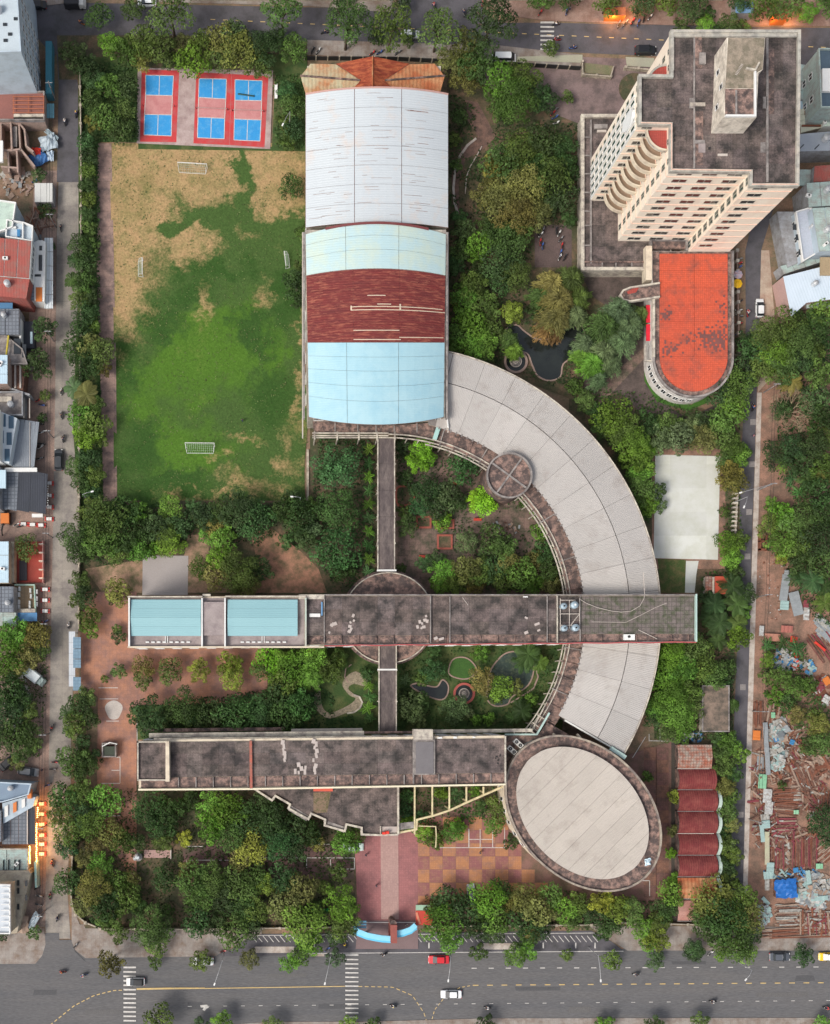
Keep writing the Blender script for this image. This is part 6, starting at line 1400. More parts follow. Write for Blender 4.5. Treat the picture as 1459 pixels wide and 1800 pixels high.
# ponds, kerbs and fountain rings
def pond(lab, pts, m=g_water, rimm=M_rail, z=.3, rim=True, cat='pond'):
    t = thing('pond', lab, cat, P(*pts[0]))
    b = MB(); b.face([P(x, y, z) for x, y in pts][::-1]); b.build('water', m, t)
    if rim: b = MB(); b.wall([P(x, y, .4) for x, y in pts],0,.4,.3, True); b.build('rim', rimm, t)
def smooth(pts, n=4):
    o = []; N_ = len(pts)
    for i in range(N_):
        p0, p1, p2, p3 = [pts[(i + k - 1) % N_] for k in range(4)]
        for k in range(n):
            t = k / n; o.append(tuple(.5 * (2 * p1[a] + (p2[a] - p0[a]) * t + (2 * p0[a] - 5 * p1[a] + 4 * p2[a] - p3[a]) * t * t + (3 * p1[a] - p0[a] - 3 * p2[a] + p3[a]) * t ** 3) for a in (0,1)))
    return o
m_rim = mat('pinkish_kerb', (.34,.24,.2),(.26,.19,.16), s1=.6, grain=.2)
pond('dark kidney-shaped pond with kerb between the hall and the tiled annex', smooth([(890,578),(908,571),(922,582),(945,596),(975,592),(1000,570),(1022,572),(1028,600),(1010,625),(990,640),(985,662),(965,669),(945,660),(935,640),(925,620),(890,612)]), rimm=m_rim)
pond('dark pond with kerb beside the red fountain in the south court', smooth([(722,1205),(735,1201),(750,1205),(768,1207),(778,1195),(788,1205),(786,1222),(776,1230),(758,1226),(735,1215)]), rimm=m_rim)
m_alg = mat('green_pond_water', (.05,.075,.06),(.03,.045,.04),(.1,.12,.08), s1=.8, stain=.1, rough=.15, bump=.05)
pond('weedy green pond with kerb in the south court under palms', smooth([(890,1148),(912,1146),(935,1160),(938,1180),(928,1205),(900,1225),(892,1238),(870,1241),(856,1228),(858,1205),(862,1180),(875,1160)]), m_alg, m_rim)
t = thing('kidney_bed', 'grassy kidney-shaped kerbed bed beside the green pond', 'flower bed', P(815,1170))
pp = smooth([(800,1157),(818,1156),(832,1166),(838,1180),(825,1192),(808,1193),(790,1185),(791,1168)])
b = MB(); b.face([P(x, y, .32) for x, y in pp][::-1]); b.build('grass', mat('bed_grass', (.05,.12,.025),(.035,.085,.02), s1=.8, grain=.3), t)
b = MB(); b.wall([P(x, y, .4) for x, y in pp],0,.4,.28, True); b.build('rim', m_rim, t)
def fountain(px, py, r, lab, rm_, extra=None):
    t = thing('fountain', lab, 'fountain', P(px, py))
    b = MB(); b.wall(disc(px, py, r, .6,32),0,.6,.5, True); b.build('outer_ring', rm_, t)
    b = MB(); b.prism(disc(px, py, r - 2,.35,32),0,.3); b.build('water', g_water, t)
    for i, f in enumerate((.5,.36,.2)):
        b = MB(); b.wall(disc(px, py, r * f, .7 + i * .3,24),.3,.7 + i * .3,.2, True); b.build('inner_ring', M_rail if i % 2 == 0 else M_concrete, t)
    q = P(px, py, 1.6); b = MB(); b.cyl((q.x, q.y),.35,.3,1.6,12,.2); b.build('spout', M_rail, t)
fountain(907,635,19,'ringed round fountain with pink kerb beside the kidney pond', m_rim)
fountain(816,1219,17,'round fountain ringed by red paving in the south court', paint('red_ring', (.4,.1,.08)))
def kerbline(lab, pts, w=.35, m=m_rim, name='garden_kerb', z=.4):
    b = MB(); b.wall([P(x, y, z) for x, y in pts],0, z, w); return tag(b.build(name, m), lab, 'kerb')
kerbline('curved pale kerb of the brick garden path beside the hall', [(837,243),(822,255),(808,275),(800,300),(797,330),(799,355),(805,375)],.5, M_kerb if False else g_kerb)
kerbline('short thin kerb on the inner side of the brick garden path', [(847,257),(840,270),(828,290),(820,310),(818,340)],.2, g_kerb)
kerbline('curved kerb sweeping round the green pond in the south court', [(940,1165),(946,1190),(938,1210),(915,1225),(898,1235)],.3)
kerbline('serpentine garden kerb west of the south walkway, pale stone', [(612,1200),(606,1190),(608,1175),(618,1168)],.25)
m_stone = mat('stepping_stone_path', (.22,.19,.14),(.14,.12,.08),(.3,.25,.18), s1=1.2, grain=.4)
sheet('garden_path', smooth([(556,1205),(562,1205),(566,1240),(580,1253),(612,1240),(625,1228),(614,1222),(602,1205),(608,1190),(625,1180),(640,1190),(648,1200),(640,1206),(622,1202),(612,1210),(622,1220),(637,1232),(630,1248),(612,1252),(580,1263),(560,1252),(552,1235)],3),9, m_stone)
kerbline('pale semicircular bench rim at the end of the winding garden path', [(621,1221),(632,1225),(637,1235),(632,1246),(622,1252),(610,1254)],.35, M_creamtop)
# raised red planters and benches in the round courtyard
m_plb = mat('red_brick_planter', (.33,.1,.07),(.26,.08,.06), s1=1, grain=.2)
for (x0, y0, x1, y1, lab) in ((770,941,794,964,'southern square red planter'),(768,914,797,928,'middle red planter half hidden by a lime shrub'),(733,908,757,927,'western square red planter under dark trees')):
    t = thing('planter', lab + ' in the round courtyard', 'planter', P((x0 + x1) / 2,(y0 + y1) / 2),'red planters in the round courtyard')
    b = MB(); b.wall([P(x0, y0,.6), P(x1, y0,.6), P(x1, y1,.6), P(x0, y1,.6)],0,.6,.4, True); b.build('rim', m_plb, t)
    b = MB(); b.ppoly([(x0 + 1, y0 + 1),(x1 - 1, y0 + 1),(x1 - 1, y1 - 1),(x0 + 1, y1 - 1)],0,.45); b.build('soil', g_garden, t)
for (x, y, lab) in ((803,850,'north of the lime tree'),(839,914,'south of the round pavilion'),(743,979,'in the south-west corner')):
    t = thing('bench', 'red bench %s in the round courtyard' % lab, 'bench', P(x, y),'red benches in the round courtyard'); q = P(x, y)
    b = MB(); b.box((q.x, q.y, .45),(1.7,.5,.08)); b.build('seat', paint('bench_red', (.45,.06,.04)), t)
    b = MB(); b.box((q.x, q.y + .28,.75),(1.7,.06,.4)); b.build('backrest', MATS['bench_red'], t)
    for s in (-.7,.7): b = MB(); b.box((q.x + s, q.y, .2),(.08,.45,.4)); b.build('leg', M_black, t)
t = thing('planter_bed', 'oval red-kerbed bed against the covered walkway in the round courtyard', 'flower bed', P(715,870))
pp = smooth([(698,858),(720,856),(730,868),(722,884),(700,888)]); b = MB(); b.wall([P(x, y, .4) for x, y in pp],0,.4,.4, True); b.build('rim', m_plb, t)
b = MB(); b.face([P(x, y, .25) for x, y in pp][::-1]); b.build('soil', g_garden, t)
# ---------------------------------------------------------------- ball courts
cb = mat('court_blue', (.03,.24,.55),(.04,.28,.58),(.1,.33,.58), s1=.4, stain=.05, grain=.08)
cr_ = mat('court_red', (.5,.045,.05),(.42,.05,.05),(.38,.1,.1), s1=.2, stain=.15, grain=.1)
cp = mat('court_pink', (.5,.24,.23),(.46,.2,.2),(.42,.16,.16), s1=.25, stain=.15, grain=.1)
cg = mat('court_margin', (.42,.33,.31),(.36,.28,.26),(.28,.2,.19), s1=.2, stain=.3, grain=.15)
sheet('court_slab', [(242,119),(480,124),(475,262),(240,252)],7, cg)
NM = ['western', 'middle', 'eastern']
def court(i, rect, b1, b2, lab):
    t = thing('ball_court', lab, 'sports court', P(rect[0][0], rect[0][1]),'painted ball courts')
    def sh(nm, pp, lv, m): b = MB(); b.face([P(x, y, lv) for x, y in pp][::-1]); return b.build(nm, m, t)
    sh('red_surround', rect, .25, cr_)
    allq = [b1[0], b1[1], b2[2], b2[3]]
    sh('pink_kitchen', allq, .26, cp)
    for q in (b1, b2):
        hx_ = lambda a, b_, f: (a[0] * (1 - f) + b_[0] * f, a[1] * (1 - f) + b_[1] * f)
        for f0, f1 in ((0,.5),(.5,1)):
            sh('blue_square', [hx_(q[0], q[1], f0), hx_(q[0], q[1], f1), hx_(q[3], q[2], f1), hx_(q[3], q[2], f0)],.27, cb)
        m0, m1 = hx_(q[0], q[1],.5), hx_(q[3], q[2],.5)
        for a, e in ((q[0], q[1]),(q[1], q[2]),(q[2], q[3]),(q[3], q[0]),(m0, m1)):
            strip('court_line', (a, e),.14, M_line, .285 / LV, t, None)
    for a, e in ((b1[3], b2[0]),(b1[2], b2[1])): strip('court_line', (a, e),.14, M_line, .285 / LV, t, None)
    l = ((b1[3][0] + b2[0][0]) / 2 - 4,(b1[3][1] + b2[0][1]) / 2); r = ((b1[2][0] + b2[1][0]) / 2 + 4,(b1[2][1] + b2[1][1]) / 2)
    if i:
        b = MB(); [b.tube([P(*l, z_), P(*r, z_)],.03,4) for z_ in (.5,.7,.95)]; b.build('net', M_rail, t)
    for q in (l, r): c = P(*q, 1); b = MB(); b.cyl((c.x, c.y),.07,.2,1.1,6); b.build('net_post', M_black, t)
court(0,[(249,122),(315,124),(310,250),(246,249)],[(256,132),(305,133),(303,168),(256,167)],[(254,201),(302,202),(301,239),(253,237)],'western blue and red court standing alone, its net taken down')
court(1,[(345,127),(407,130),(403,255),(340,252)],[(350,138),(398,139),(397,174),(349,171)],[(348,206),(395,208),(394,244),(347,242)],'middle blue and red court, left one of the joined pair')
court(2,[(407.3,130),(472,134),(465,259),(403.3,255)],[(413,140),(461,142),(460,177),(413,176)],[(412,209),(459,211),(457,248),(411,246)],'eastern blue and red court with a dark pole lying on it')
t = thing('fallen_pole', 'dark pole lying across the eastern ball court', 'pole', P(432,168)); b = MB(); b.tube([P(418,165,.4), P(447,169,.4)],.18); b.build('shaft', M_greenglass, t)
t = thing('white_bench', 'white slatted bench beside the eastern ball court', 'bench', P(485,161)); b = MB(); c = P(485,161,.5); b.box((c.x, c.y, .5),(.6,3,.1)); b.build('seat', M_white, t); b = MB(); b.box((c.x + .3, c.y, .8),(.08,3,.4)); b.build('backrest', M_white, t)
# goals
def goal(lab, x, y, w, dep, rz, nets=True):
    """mouth centre px, width m, depth m, rz: direction the net extends"""
    c = P(x, y); t = thing('football_goal', lab, 'football goal', (c.x, c.y, .15),'football goals on the field', rz)
    ORG[t.name] = (0,0,0)
    b = MB(); h = 2.0
    b.tube([(-w / 2,0,0),(-w / 2,0, h),(w / 2,0, h),(w / 2,0,0)],.07,6); b.build('frame', M_white, t)
    b = MB()
    for s in (-1,1): b.tube([(s * w / 2,0, h),(s * w / 2 * .94, dep * .6, h * .9),(s * w / 2 * .9, dep, 0),(s * w / 2,0,.03)],.045,5)
    b.tube([(-w * .45, dep, .03),(w * .45, dep, .03)],.045,5); b.build('stay', M_white, t)
    if nets:
        b = MB(); n = 14
        for i in range(n + 1):
            u = -w / 2 + w * i / n; b.tube([(u, 0, h),(u * .95, dep * .6, h * .85),(u * .9, dep, .05)],.022,3)
        for v in (.15,.35,.55,.75,.95): b.tube([(-w / 2 * (1 - .1 * v), dep * v, h * (1 - v * v * .9)),(w / 2 * (1 - .1 * v), dep * v, h * (1 - v * v * .9))],.022,3)
        b.build('net', paint('pale_net', (.45,.55,.45)), t)
goal('long white netted goal on dry grass at the north end of the field', 339,294,6.4,1.4, math.pi - .06)
goal('white netted goal on green grass near the south end of the field', 352,782,6.4,1.9, math.pi - .01)
goal('small white goal facing east at the west edge of the field', 252,473,3.6,1.1, math.pi / 2)
goal('small bare goal frame near the hall on the east edge of the field', 501,460,3.2,.9, math.pi * 1.5 + .12)

# ---------------------------------------------------------------- fences and boundary walls
def fence(name, lab, pts, z0, z1, th, m, step=0, cat='fence', pm=None, ph=.25):
    t = thing(name, lab, cat, P(*pts[0])); b = MB(); b.wall([P(x, y, z1) for x, y in pts], z0, z1, th); b.build('panel', m, t)
    if step:
        me = None
        for i in range(len(pts) - 1):
            a, c = P(*pts[i], z1), P(*pts[i + 1], z1); L_ = (c - a).length; n = max(1, round(L_ / step))
            for k in range(n):
                q = a.lerp(c, k / n)
                if me is None: bb = MB(); bb.box((0,0,(z1 + ph) / 2),(th * 2.2, th * 2.2, z1 + ph)); me = bb.data('post', pm or m)
                link('post', me, t, loc=(q.x - t.location.x, q.y - t.location.y, 0))
    return t
m_bw = mat('boundary_wall', (.48,.42,.33),(.36,.31,.25),(.2,.18,.14), s1=.5, stain=.3, grain=.15)
fence('boundary_wall', 'long pale boundary wall with posts along the west lane', [(140,120),(142,250),(142,560),(139,700),(138,1105)],0,1.6,.25, m_bw, 3.6,'wall')
fence('boundary_wall', 'pale boundary wall beside the orange yard south of the shelter', [(141,1215),(135,1290),(133,1400),(127,1480),(125,1560)],0,1.6,.25, m_bw, 3.6,'wall')
fence('boundary_wall', 'curved pale boundary wall at the south-west street corner', [(124,1565),(126,1590),(133,1608),(150,1622),(175,1632)],0,1.5,.3, m_bw, 3,'wall')
fence('boundary_wall', 'straight boundary wall along the pavement west of the blue gate', [(176,1633),(300,1634),(620,1630)],0,1.5,.25, m_bw, 4,'wall')
fence('boundary_wall', 'boundary wall between the gatehouse and the south-east corner', [(760,1629),(1040,1626),(1085,1622),(1240,1626)],0,1.5,.25, m_bw, 4,'wall')
fence('railing', 'dark railing with posts on the north edge of the school', [(535,99),(700,100),(780,104),(900,109),(1022,117)],0,1.6,.12, M_black, 2.6,'railing', m_bw)
fence('railing', 'pale railing round the small green island by the forecourt', [(1024,108),(1025,130),(1074,134),(1079,116)],0,1.2,.2, m_bw, 3,'railing')
fence('railing', 'railing in front of the tower forecourt gate', [(1100,118),(1145,122)],0,1.2,.25, m_bw, 3,'railing')
fence('boundary_wall', 'brown pale-capped wall along the west side of the east lane', [(1296,440),(1300,640),(1303,700)],0,1.5,.3, mat('brown_wall', (.25,.17,.14),(.18,.13,.1)),2.2,'wall', M_creamtop)
lad = thing('brick_ladder_wall', 'short wall with regular pale brick piers beside the east lane', 'wall', P(1296,900)); b = MB(); b.wall([P(1297,868,1), P(1293,938,1)],0,1,.3); b.build('panel', m_bw, lad)
for k in range(9): c = P(1293.5 - k * .4,868 + k * 8,1); b = MB(); b.box((c.x, c.y, .6),(1.1,.35,1.2)); b.build('pier', M_creamtop, lad)
t = fence('boundary_wall', 'low kerb wall between running track and the field trees', [(541,790),(541,880)],0,.5,.5, m_bw, 0,'wall')
b = MB()
me_ = None
mh = thing('manhole_cover', 'x', 'manhole cover', (0,0,0)); kill(mh)
for i, (x, y) in enumerate(((1324,742),(1322,816),(1317,900),(1314,978),(1306,1208),(1302,1432))):
    b = MB(); b.pbox(x - 5, y - 5, x + 5, y + 5,.1,.14); o = b.build('drain_cover', mat('drain_concrete', (.34,.31,.3),(.26,.24,.23), grid=(.3,.3), gridw=.06, gridc=.6))
    tag(o, 'square concrete drain cover in the east lane, %s from the north' % ['first', 'second', 'third', 'fourth', 'fifth', 'sixth'][i],'drain cover', 'drain covers in the east lane')
# grass island by forecourt etc
slab('green_island', [(1026,110),(1078,116),(1074,132),(1026,128)],.2, mat('island_grass', (.12,.14,.07),(.2,.16,.11), s1=.6, grain=.3))
slab('north_platform', [(900,100),(1024,96),(1024,110),(900,106)],.18, mat('greenish_slab', (.33,.34,.25),(.3,.28,.22), grain=.15))
slab('tower_apron', [(1100,100),(1150,102),(1150,118),(1102,116)],.18, MATS['greenish_slab'])
b = MB(); b.prism(disc(1115,155,27,.22,24),0,.2); b.build('round_bed', g_garden, kind='structure')

# ---------------------------------------------------------------- street lamps
def lamp(lab, base, head, z=9.0, group='street lamps'):
    a = P(*base); hpt = P(*head, z); t = thing('street_lamp', lab, 'street lamp', a, group)
    b = MB(); top = Vector((a.x, a.y, z - .6)); b.tube([a, top],.11,7,.07); b.build('pole', M_steel, t)
    b = MB(); b.tube([top, top.lerp(hpt, .5) + Vector((0,0,.45)), hpt],.045,5); b.build('arm', M_steel, t)
    b = MB(); d = (hpt - top); an_ = math.atan2(d.y, d.x); b.box((hpt.x, hpt.y, z),(.6,.3,.14), rz=an_); b.build('lamp_head', M_white, t)
for lab, bs, hd in (('street lamp reaching over the road beside the western pale car', (394,1674),(377,1730)),('street lamp just west of the central crosswalk', (578,1668),(571,1729)),('street lamp arching past the red car', (783,1668),(788,1724)),
                    ('street lamp in the lay-by south of the oval auditorium', (1034,1665),(1056,1724)),('street lamp by the big tree at the south-east corner', (1296,1690),(1311,1722)),('street lamp with curved arm beside the concrete pad', (1288,884),(1308,891)),('street lamp over the east lane near the concrete pad top', (1330,862),(1302,866)),
                    ('street lamp standing in the hedge south-west of the field', (156,880),(162,864)),('floodlight pole in the trees at the south-east field corner', (527,885),(513,873)),('white lamp on the grass beside the eastern ball court', (509,228),(497,219))):
    lamp(lab, bs, hd)

# ---------------------------------------------------------------- vehicles
M_car = mat('car_paint', (1,1,1),(.97,.97,.97), rough=.28, grain=.02, bump=0, spec=.5, objcol=True)
M_lampr = paint('tail_lamp_red', (.5,.02,.02)); M_lampw = paint('head_lamp', (.75,.75,.72))
def loft(mb, secs):
    """secs: (x, halfwidth, z0, z1, shoulder)"""
    vs = []; fs = []; n = 6
    for (x, w, z0, z1, sh) in secs:
        vs += [(x, -w, z0),(x, -w, z0 + (z1 - z0) * .7),(x, -w * sh, z1),(x, w * sh, z1),(x, w, z0 + (z1 - z0) * .7),(x, w, z0)]
    for i in range(len(secs) - 1):
        for k in range(n): fs.append((i * n + k, i * n + (k + 1) % n, (i + 1) * n + (k + 1) % n, (i + 1) * n + k))
    fs += [tuple(range(n)), tuple((len(secs) - 1) * n + k for k in range(n))[::-1]]
    mb.mesh(vs, fs)
CARM = {}
def car_meshes(kind):
    if kind in CARM: return CARM[kind]
    L_, W_, Hh, hood, boot, ch = {'sedan': (4.6,1.82,.92,1.15,.75,1.42),'hatch': (4.1,1.75,.98,1.0,.2,1.5),'suv': (4.7,1.9,1.1,1.1,.2,1.75),'van': (5.3,1.95,1.2,.55,.12,2.2),'taxi': (4.5,1.8,.95,1.05,.35,1.5)}[kind]
    x0, x1 = -L_ / 2, L_ / 2; w = W_ / 2
    b = MB(); loft(b, [(x0, w * .82,.4, Hh * .86,.85),(x0 + .15, w * .95,.3, Hh * .96,.9),(x0 + boot + .3, w, .28, Hh, .92),(0, w, .28, Hh, .93),(x1 - hood, w, .28, Hh * .98,.9),(x1 - .35, w * .95,.3, Hh * .84,.85),(x1 - .05, w * .78,.4, Hh * .66,.8)]); body = b.data('body', M_car, smooth=False)
    g = MB(); cx0, cx1 = x0 + boot, x1 - hood; loft(g, [(cx0 + .02, w * .86, Hh - .05, Hh + .02,.95),(cx0 + .38, w * .84, Hh - .05, ch - .02,.84),(cx1 - .75, w * .84, Hh - .05, ch - .02,.84),(cx1 + .12, w * .84, Hh - .05, Hh + .02,.95)]); glass = g.data('window_band', M_glass)
    r = MB(); r.mesh([(cx0 + .42,-w * .7, ch),(cx1 - .8,-w * .7, ch),(cx1 - .7,0, ch + .04),(cx1 - .8, w * .7, ch),(cx0 + .42, w * .7, ch),(cx0 + .36,0, ch + .03)],[(0,1,2,3,4,5)]); roof = r.data('roof', M_car)
    wm = MB(); wm.mesh(*wheel()); ty = wm.data('wheel', M_black)
    CARM[kind] = dict(body=body, glass=glass, roof=roof, L=L_, W=W_, H=Hh, ty=ty, x0=x0, x1=x1)
    return CARM[kind]
def wheel(r=.33, t=.22):
    n = 14; vs = []
    for s in (-1,1):
        for k in range(n): vs.append((r * math.cos(2 * math.pi * k / n), s * t / 2, r * math.sin(2 * math.pi * k / n)))
    return vs, [(k, (k + 1) % n, n + (k + 1) % n, n + k) for k in range(n)] + [tuple(range(n)), tuple(range(2 * n - 1, n - 1,-1))]
def lampm(name, m, d): b = MB(); b.box((0,0,0), d); return b.data(name, m)
LM = {}
def car(kind, lab, x, y, deg, col, roofcol=None, cat='car', z=.05):
    mm = car_meshes(kind); q = P(x, y, z + .8); t = thing('parked_car' if cat == 'car' else cat.replace(' ', '_'), lab, cat, (q.x, q.y, z),'vehicles', math.radians(deg))
    c = tuple(col) + (1,)
    o = link('body', mm['body'], t); o.color = c
    gl = link('window_band', mm['glass'], t)
    o = link('roof', mm['roof'], t); o.color = tuple(roofcol or col) + (1,)
    if not LM:
        LM['rim'] = None; b = MB(); b.mesh(*wheel(.2,.24)); LM['rim'] = b.data('rim', M_steel); LM['h'] = lampm('headlight', M_lampw, (.12,.34,.14)); LM['t'] = lampm('tail_light', M_lampr, (.1,.34,.16)); LM['m'] = lampm('wing_mirror', M_black, (.16,.2,.12))
    for sx in (-1,1):
        for sy in (-1,1):
            wo = link('wheel', mm['ty'], t, loc=(sx * mm['L'] * .31, sy * (mm['W'] / 2 - .1),.33)); link('rim', LM['rim'], wo)
    for sy in (-1,1):
        link('headlight', LM['h'], t, loc=(mm['x1'] - .14, sy * mm['W'] * .36, mm['H'] * .66)); link('tail_light', LM['t'], t, loc=(mm['x0'] + .05, sy * mm['W'] * .38, mm['H'] * .75))
        link('wing_mirror', LM['m'], t, loc=(mm['L'] * .14, sy * (mm['W'] / 2 + .08), mm['H'] + .05))
    return t
WH, BK, SV = (.72,.74,.75),(.015,.015,.018),(.4,.42,.44)
car('sedan', 'white sedan driving west on the south road below the gate', 793,1748,180, WH)
car('sedan', 'red car pulled up at the kerb beside the lay-by', 771,1687,180,(.55,.02,.03))
car('hatch', 'silver car with black roof crossing the west crosswalk', 238,1726,180,(.62,.62,.62), BK)
car('sedan', 'white car half hidden by a kerb tree west of the central crosswalk', 357,1690,180, WH)
car('sedan', 'dark grey sedan parked by the scrapyard kerb', 1371,1682,0,(.09,.1,.12))
car('taxi', 'yellow and white taxi at the east end of the south road', 1457,1682,180,(.8,.5,.02), WH, 'taxi')
car('hatch', 'white hatchback parked on the east lane beside the tiled annex', 1336,541,90, WH)
car('suv', 'dark grey car stopped on the west lane beside the cafe awnings', 103,808,90,(.04,.045,.05))
car('suv', 'black people carrier on the north street by the tower', 1135,88,0, BK)
car('hatch', 'white hatchback driving east on the north street beside a street tree', 721,60,0, WH)
car('van', 'white van parked on the north pavement by the railing', 886,102,0, WH, None, 'van')
car('sedan', 'black car with red tail lights in the north-west corner', 63,8,180, BK)
car('hatch', 'white car under the street trees at the north edge', 258,3,180, WH)
car('sedan', 'pale green-white car half under a bright tree beside the porch', 621,1489,0,(.55,.66,.62))
car('sedan', 'silver car nosing out from the trees south of the plaza', 829,1572,95, SV)
car('suv', 'grey car parked behind the west-side shop', 50,1356,-8,(.22,.23,.24))
car('sedan', 'black car on the dirt beside the waste lot', 14,1340,40, BK)
def truck(lab, x, y, deg, boxc, cabc, L_=4.6, name='truck'):
    q = P(x, y, 1.5); t = thing(name, lab, 'truck', (q.x, q.y, .05),'vehicles', math.radians(deg)); ORG[t.name] = (0,0,0)
    b = MB(); b.box((-.6,0,1.6),(L_ - 1.5,2.2,2.0)); b.build('cargo_box', paint('truck_box_%d' % int(x), boxc), t)
    b = MB(); b.wall([(-L_ / 2 + .2,-.95,0),(L_ / 2 - 1.4,-.95,0),(L_ / 2 - 1.4,.95,0),(-L_ / 2 + .2,.95,0)],2.6,2.7,.12, True); b.build('box_rim', paint('truck_rim_%d' % int(x), tuple(v * .55 for v in boxc)), t)
    b = MB(); loft(b, [(L_ / 2 - 1.3,.9,.4,2.0,.9),(L_ / 2 - .4,.9,.4,1.95,.88),(L_ / 2 + .1,.88,.4,1.1,.9)]); b.build('cab', paint('cab_%d' % int(x), cabc), t)
    b = MB(); loft(b, [(L_ / 2 - .5,.8,1.2,1.9,.9),(L_ / 2 - .02,.8,1.15,1.3,.95)]); b.build('windscreen', M_glass, t)
    for sx in (-.32,.34):
        for sy in (-1,1): link('wheel', car_meshes('suv')['ty'], t, loc=(sx * L_, sy * .85,.33))
truck('white box truck parked slantwise on the dirt beside the west lane', 58,1187,-38,(.6,.66,.68),(.3,.38,.36),5.9)
truck('white-sided truck with a black open bed at the north kerb', 131,4,0,(.03,.03,.035),(.6,.6,.58))

# ---------------------------------------------------------------- people and motorbikes
def skin_mesh(name, verts, edges, rad, m):
    me = bpy.data.meshes.new(name); me.from_pydata(verts, edges, []); o = bpy.data.objects.new(name, me); COL.objects.link(o)
    o.modifiers.new('s', 'SKIN'); sk = me.skin_vertices[0].data
    for i, r in enumerate(rad): sk[i].radius = (r, r) if not isinstance(r, tuple) else r; sk[i].use_root = (i == 0)
    sb_ = o.modifiers.new('d', 'SUBSURF'); sb_.levels = 1; sb_.render_levels = 1
    dg = bpy.context.evaluated_depsgraph_get(); ev = o.evaluated_get(dg); m2 = bpy.data.meshes.new_from_object(ev); m2.materials.clear(); m2.materials.append(m); bpy.data.objects.remove(o)
    m2.name = name; m2.polygons.foreach_set('use_smooth', [True] * len(m2.polygons)); return m2
M_skin = mat('skin', (.45,.27,.18), grain=.03, bump=0); M_cloth = mat('cloth', (1,1,1),(.9,.9,.9), grain=.08, objcol=True, rough=.8)
def figure(pose):
    if pose == 'ride':   # seated, arms forward to the bars; x forward
        V = [(-.15,0,.85),(-.12,0,1.1),(-.03,0,1.35),(.0,0,1.5),(.04,0,1.68),(-.02,.2,1.36),(.2,.27,1.15),(.42,.25,1.05),(.5,.24,1.06),(-.02,-.2,1.36),(.2,-.27,1.15),(.42,-.25,1.05),(.5,-.24,1.06),(-.12,.1,.85),(.28,.17,.78),(.18,.17,.38),(.3,.17,.33),(-.12,-.1,.85),(.28,-.17,.78),(.18,-.17,.38),(.3,-.17,.33)]
    else:
        V = [(0,0,.92),(0,0,1.15),(0,0,1.38),(.01,0,1.5),(.03,0,1.66),(0,.19,1.4),(.03,.24,1.14),(.1,.22,.92),(.12,.22,.83),(0,-.19,1.4),(-.04,-.24,1.14),(.0,-.23,.9),(.02,-.23,.81),(0,.1,.9),(.12,.1,.48),(.02,.1,.07),(.16,.1,.04),(0,-.1,.9),(-.05,-.1,.48),(-.2,-.1,.09),(-.06,-.1,.04)]
    E = [(0,1),(1,2),(2,3),(3,4),(2,5),(5,6),(6,7),(7,8),(2,9),(9,10),(10,11),(11,12),(0,13),(13,14),(14,15),(15,16),(0,17),(17,18),(18,19),(19,20)]
    Rd = [.14,.13,.15,.055,.1,.07,.045,.035,.035,.07,.045,.035,.035,.09,.065,.045,.04,.09,.065,.045,.04]
    body = skin_mesh('body', V, E, Rd, M_skin)
    sh = skin_mesh('shirt', [V[i] for i in (0,1,2,5,6,9,10)],[(0,1),(1,2),(2,3),(3,4),(2,5),(5,6)],[.165,.155,.175,.095,.07,.095,.07], M_cloth)
    tr = skin_mesh('trousers', [V[i] for i in (0,13,14,15,17,18,19)],[(0,1),(1,2),(2,3),(0,4),(4,5),(5,6)],[.16,.11,.085,.065,.11,.085,.065], M_cloth)
    h = MB(); x, y, z = V[4]; n = 8
    vs = [(x, y, z + .15)];
    for j in range(1,5):
        a = j * math.pi / 8
        for k in range(n): vs.append((x + .14 * math.sin(a) * math.cos(2 * math.pi * k / n), y + .13 * math.sin(a) * math.sin(2 * math.pi * k / n), z + .15 * math.cos(a)))
    fs = [(0,1 + k, 1 + (k + 1) % n) for k in range(n)] + [(1 + j * n + k, 1 + (j + 1) * n + k, 1 + (j + 1) * n + (k + 1) % n, 1 + j * n + (k + 1) % n) for j in range(3) for k in range(n)]
    h.mesh(vs, fs); hm_ = h.data('hat', M_cloth, smooth=True)
    return body, sh, tr, hm_
FIG = {k: figure(k) for k in ('ride', 'walk')}
def bike_meshes():
    b = MB(); loft(b, [(-.85,.08,.55,.75,.8),(-.5,.16,.5,.82,.85),(-.1,.17,.35,.78,.85),(.15,.12,.3,.5,.9),(.35,.16,.3,.95,.8),(.62,.1,.5,1.02,.7)]); body = b.data('body', M_car)
    s = MB(); loft(s, [(-.75,.12,.78,.86,.8),(-.3,.15,.78,.86,.8),(.0,.1,.76,.83,.8)]); seat = s.data('seat', M_black)
    w = MB(); w.mesh(*wheel(.28,.1)); wh = w.data('wheel', M_black)
    h = MB(); h.tube([(.42,-.36,1.06),(.5,0,1.0),(.42,.36,1.06)],.03,5); hb = h.data('handlebar', M_black)
    l = MB(); l.box((.64,0,.85),(.08,.16,.14)); li = l.data('headlight', M_lampw)
    return body, seat, wh, hb, li
BKM = bike_meshes()
CN = {'white': (.7,.7,.68),'black': (.03,.03,.035),'red': (.5,.04,.04),'blue': (.06,.13,.4),'grey': (.25,.25,.26),'orange': (.75,.2,.03),'pink': (.6,.25,.3),'green': (.1,.3,.12),'yellow': (.7,.5,.05),'navy': (.03,.04,.1)}
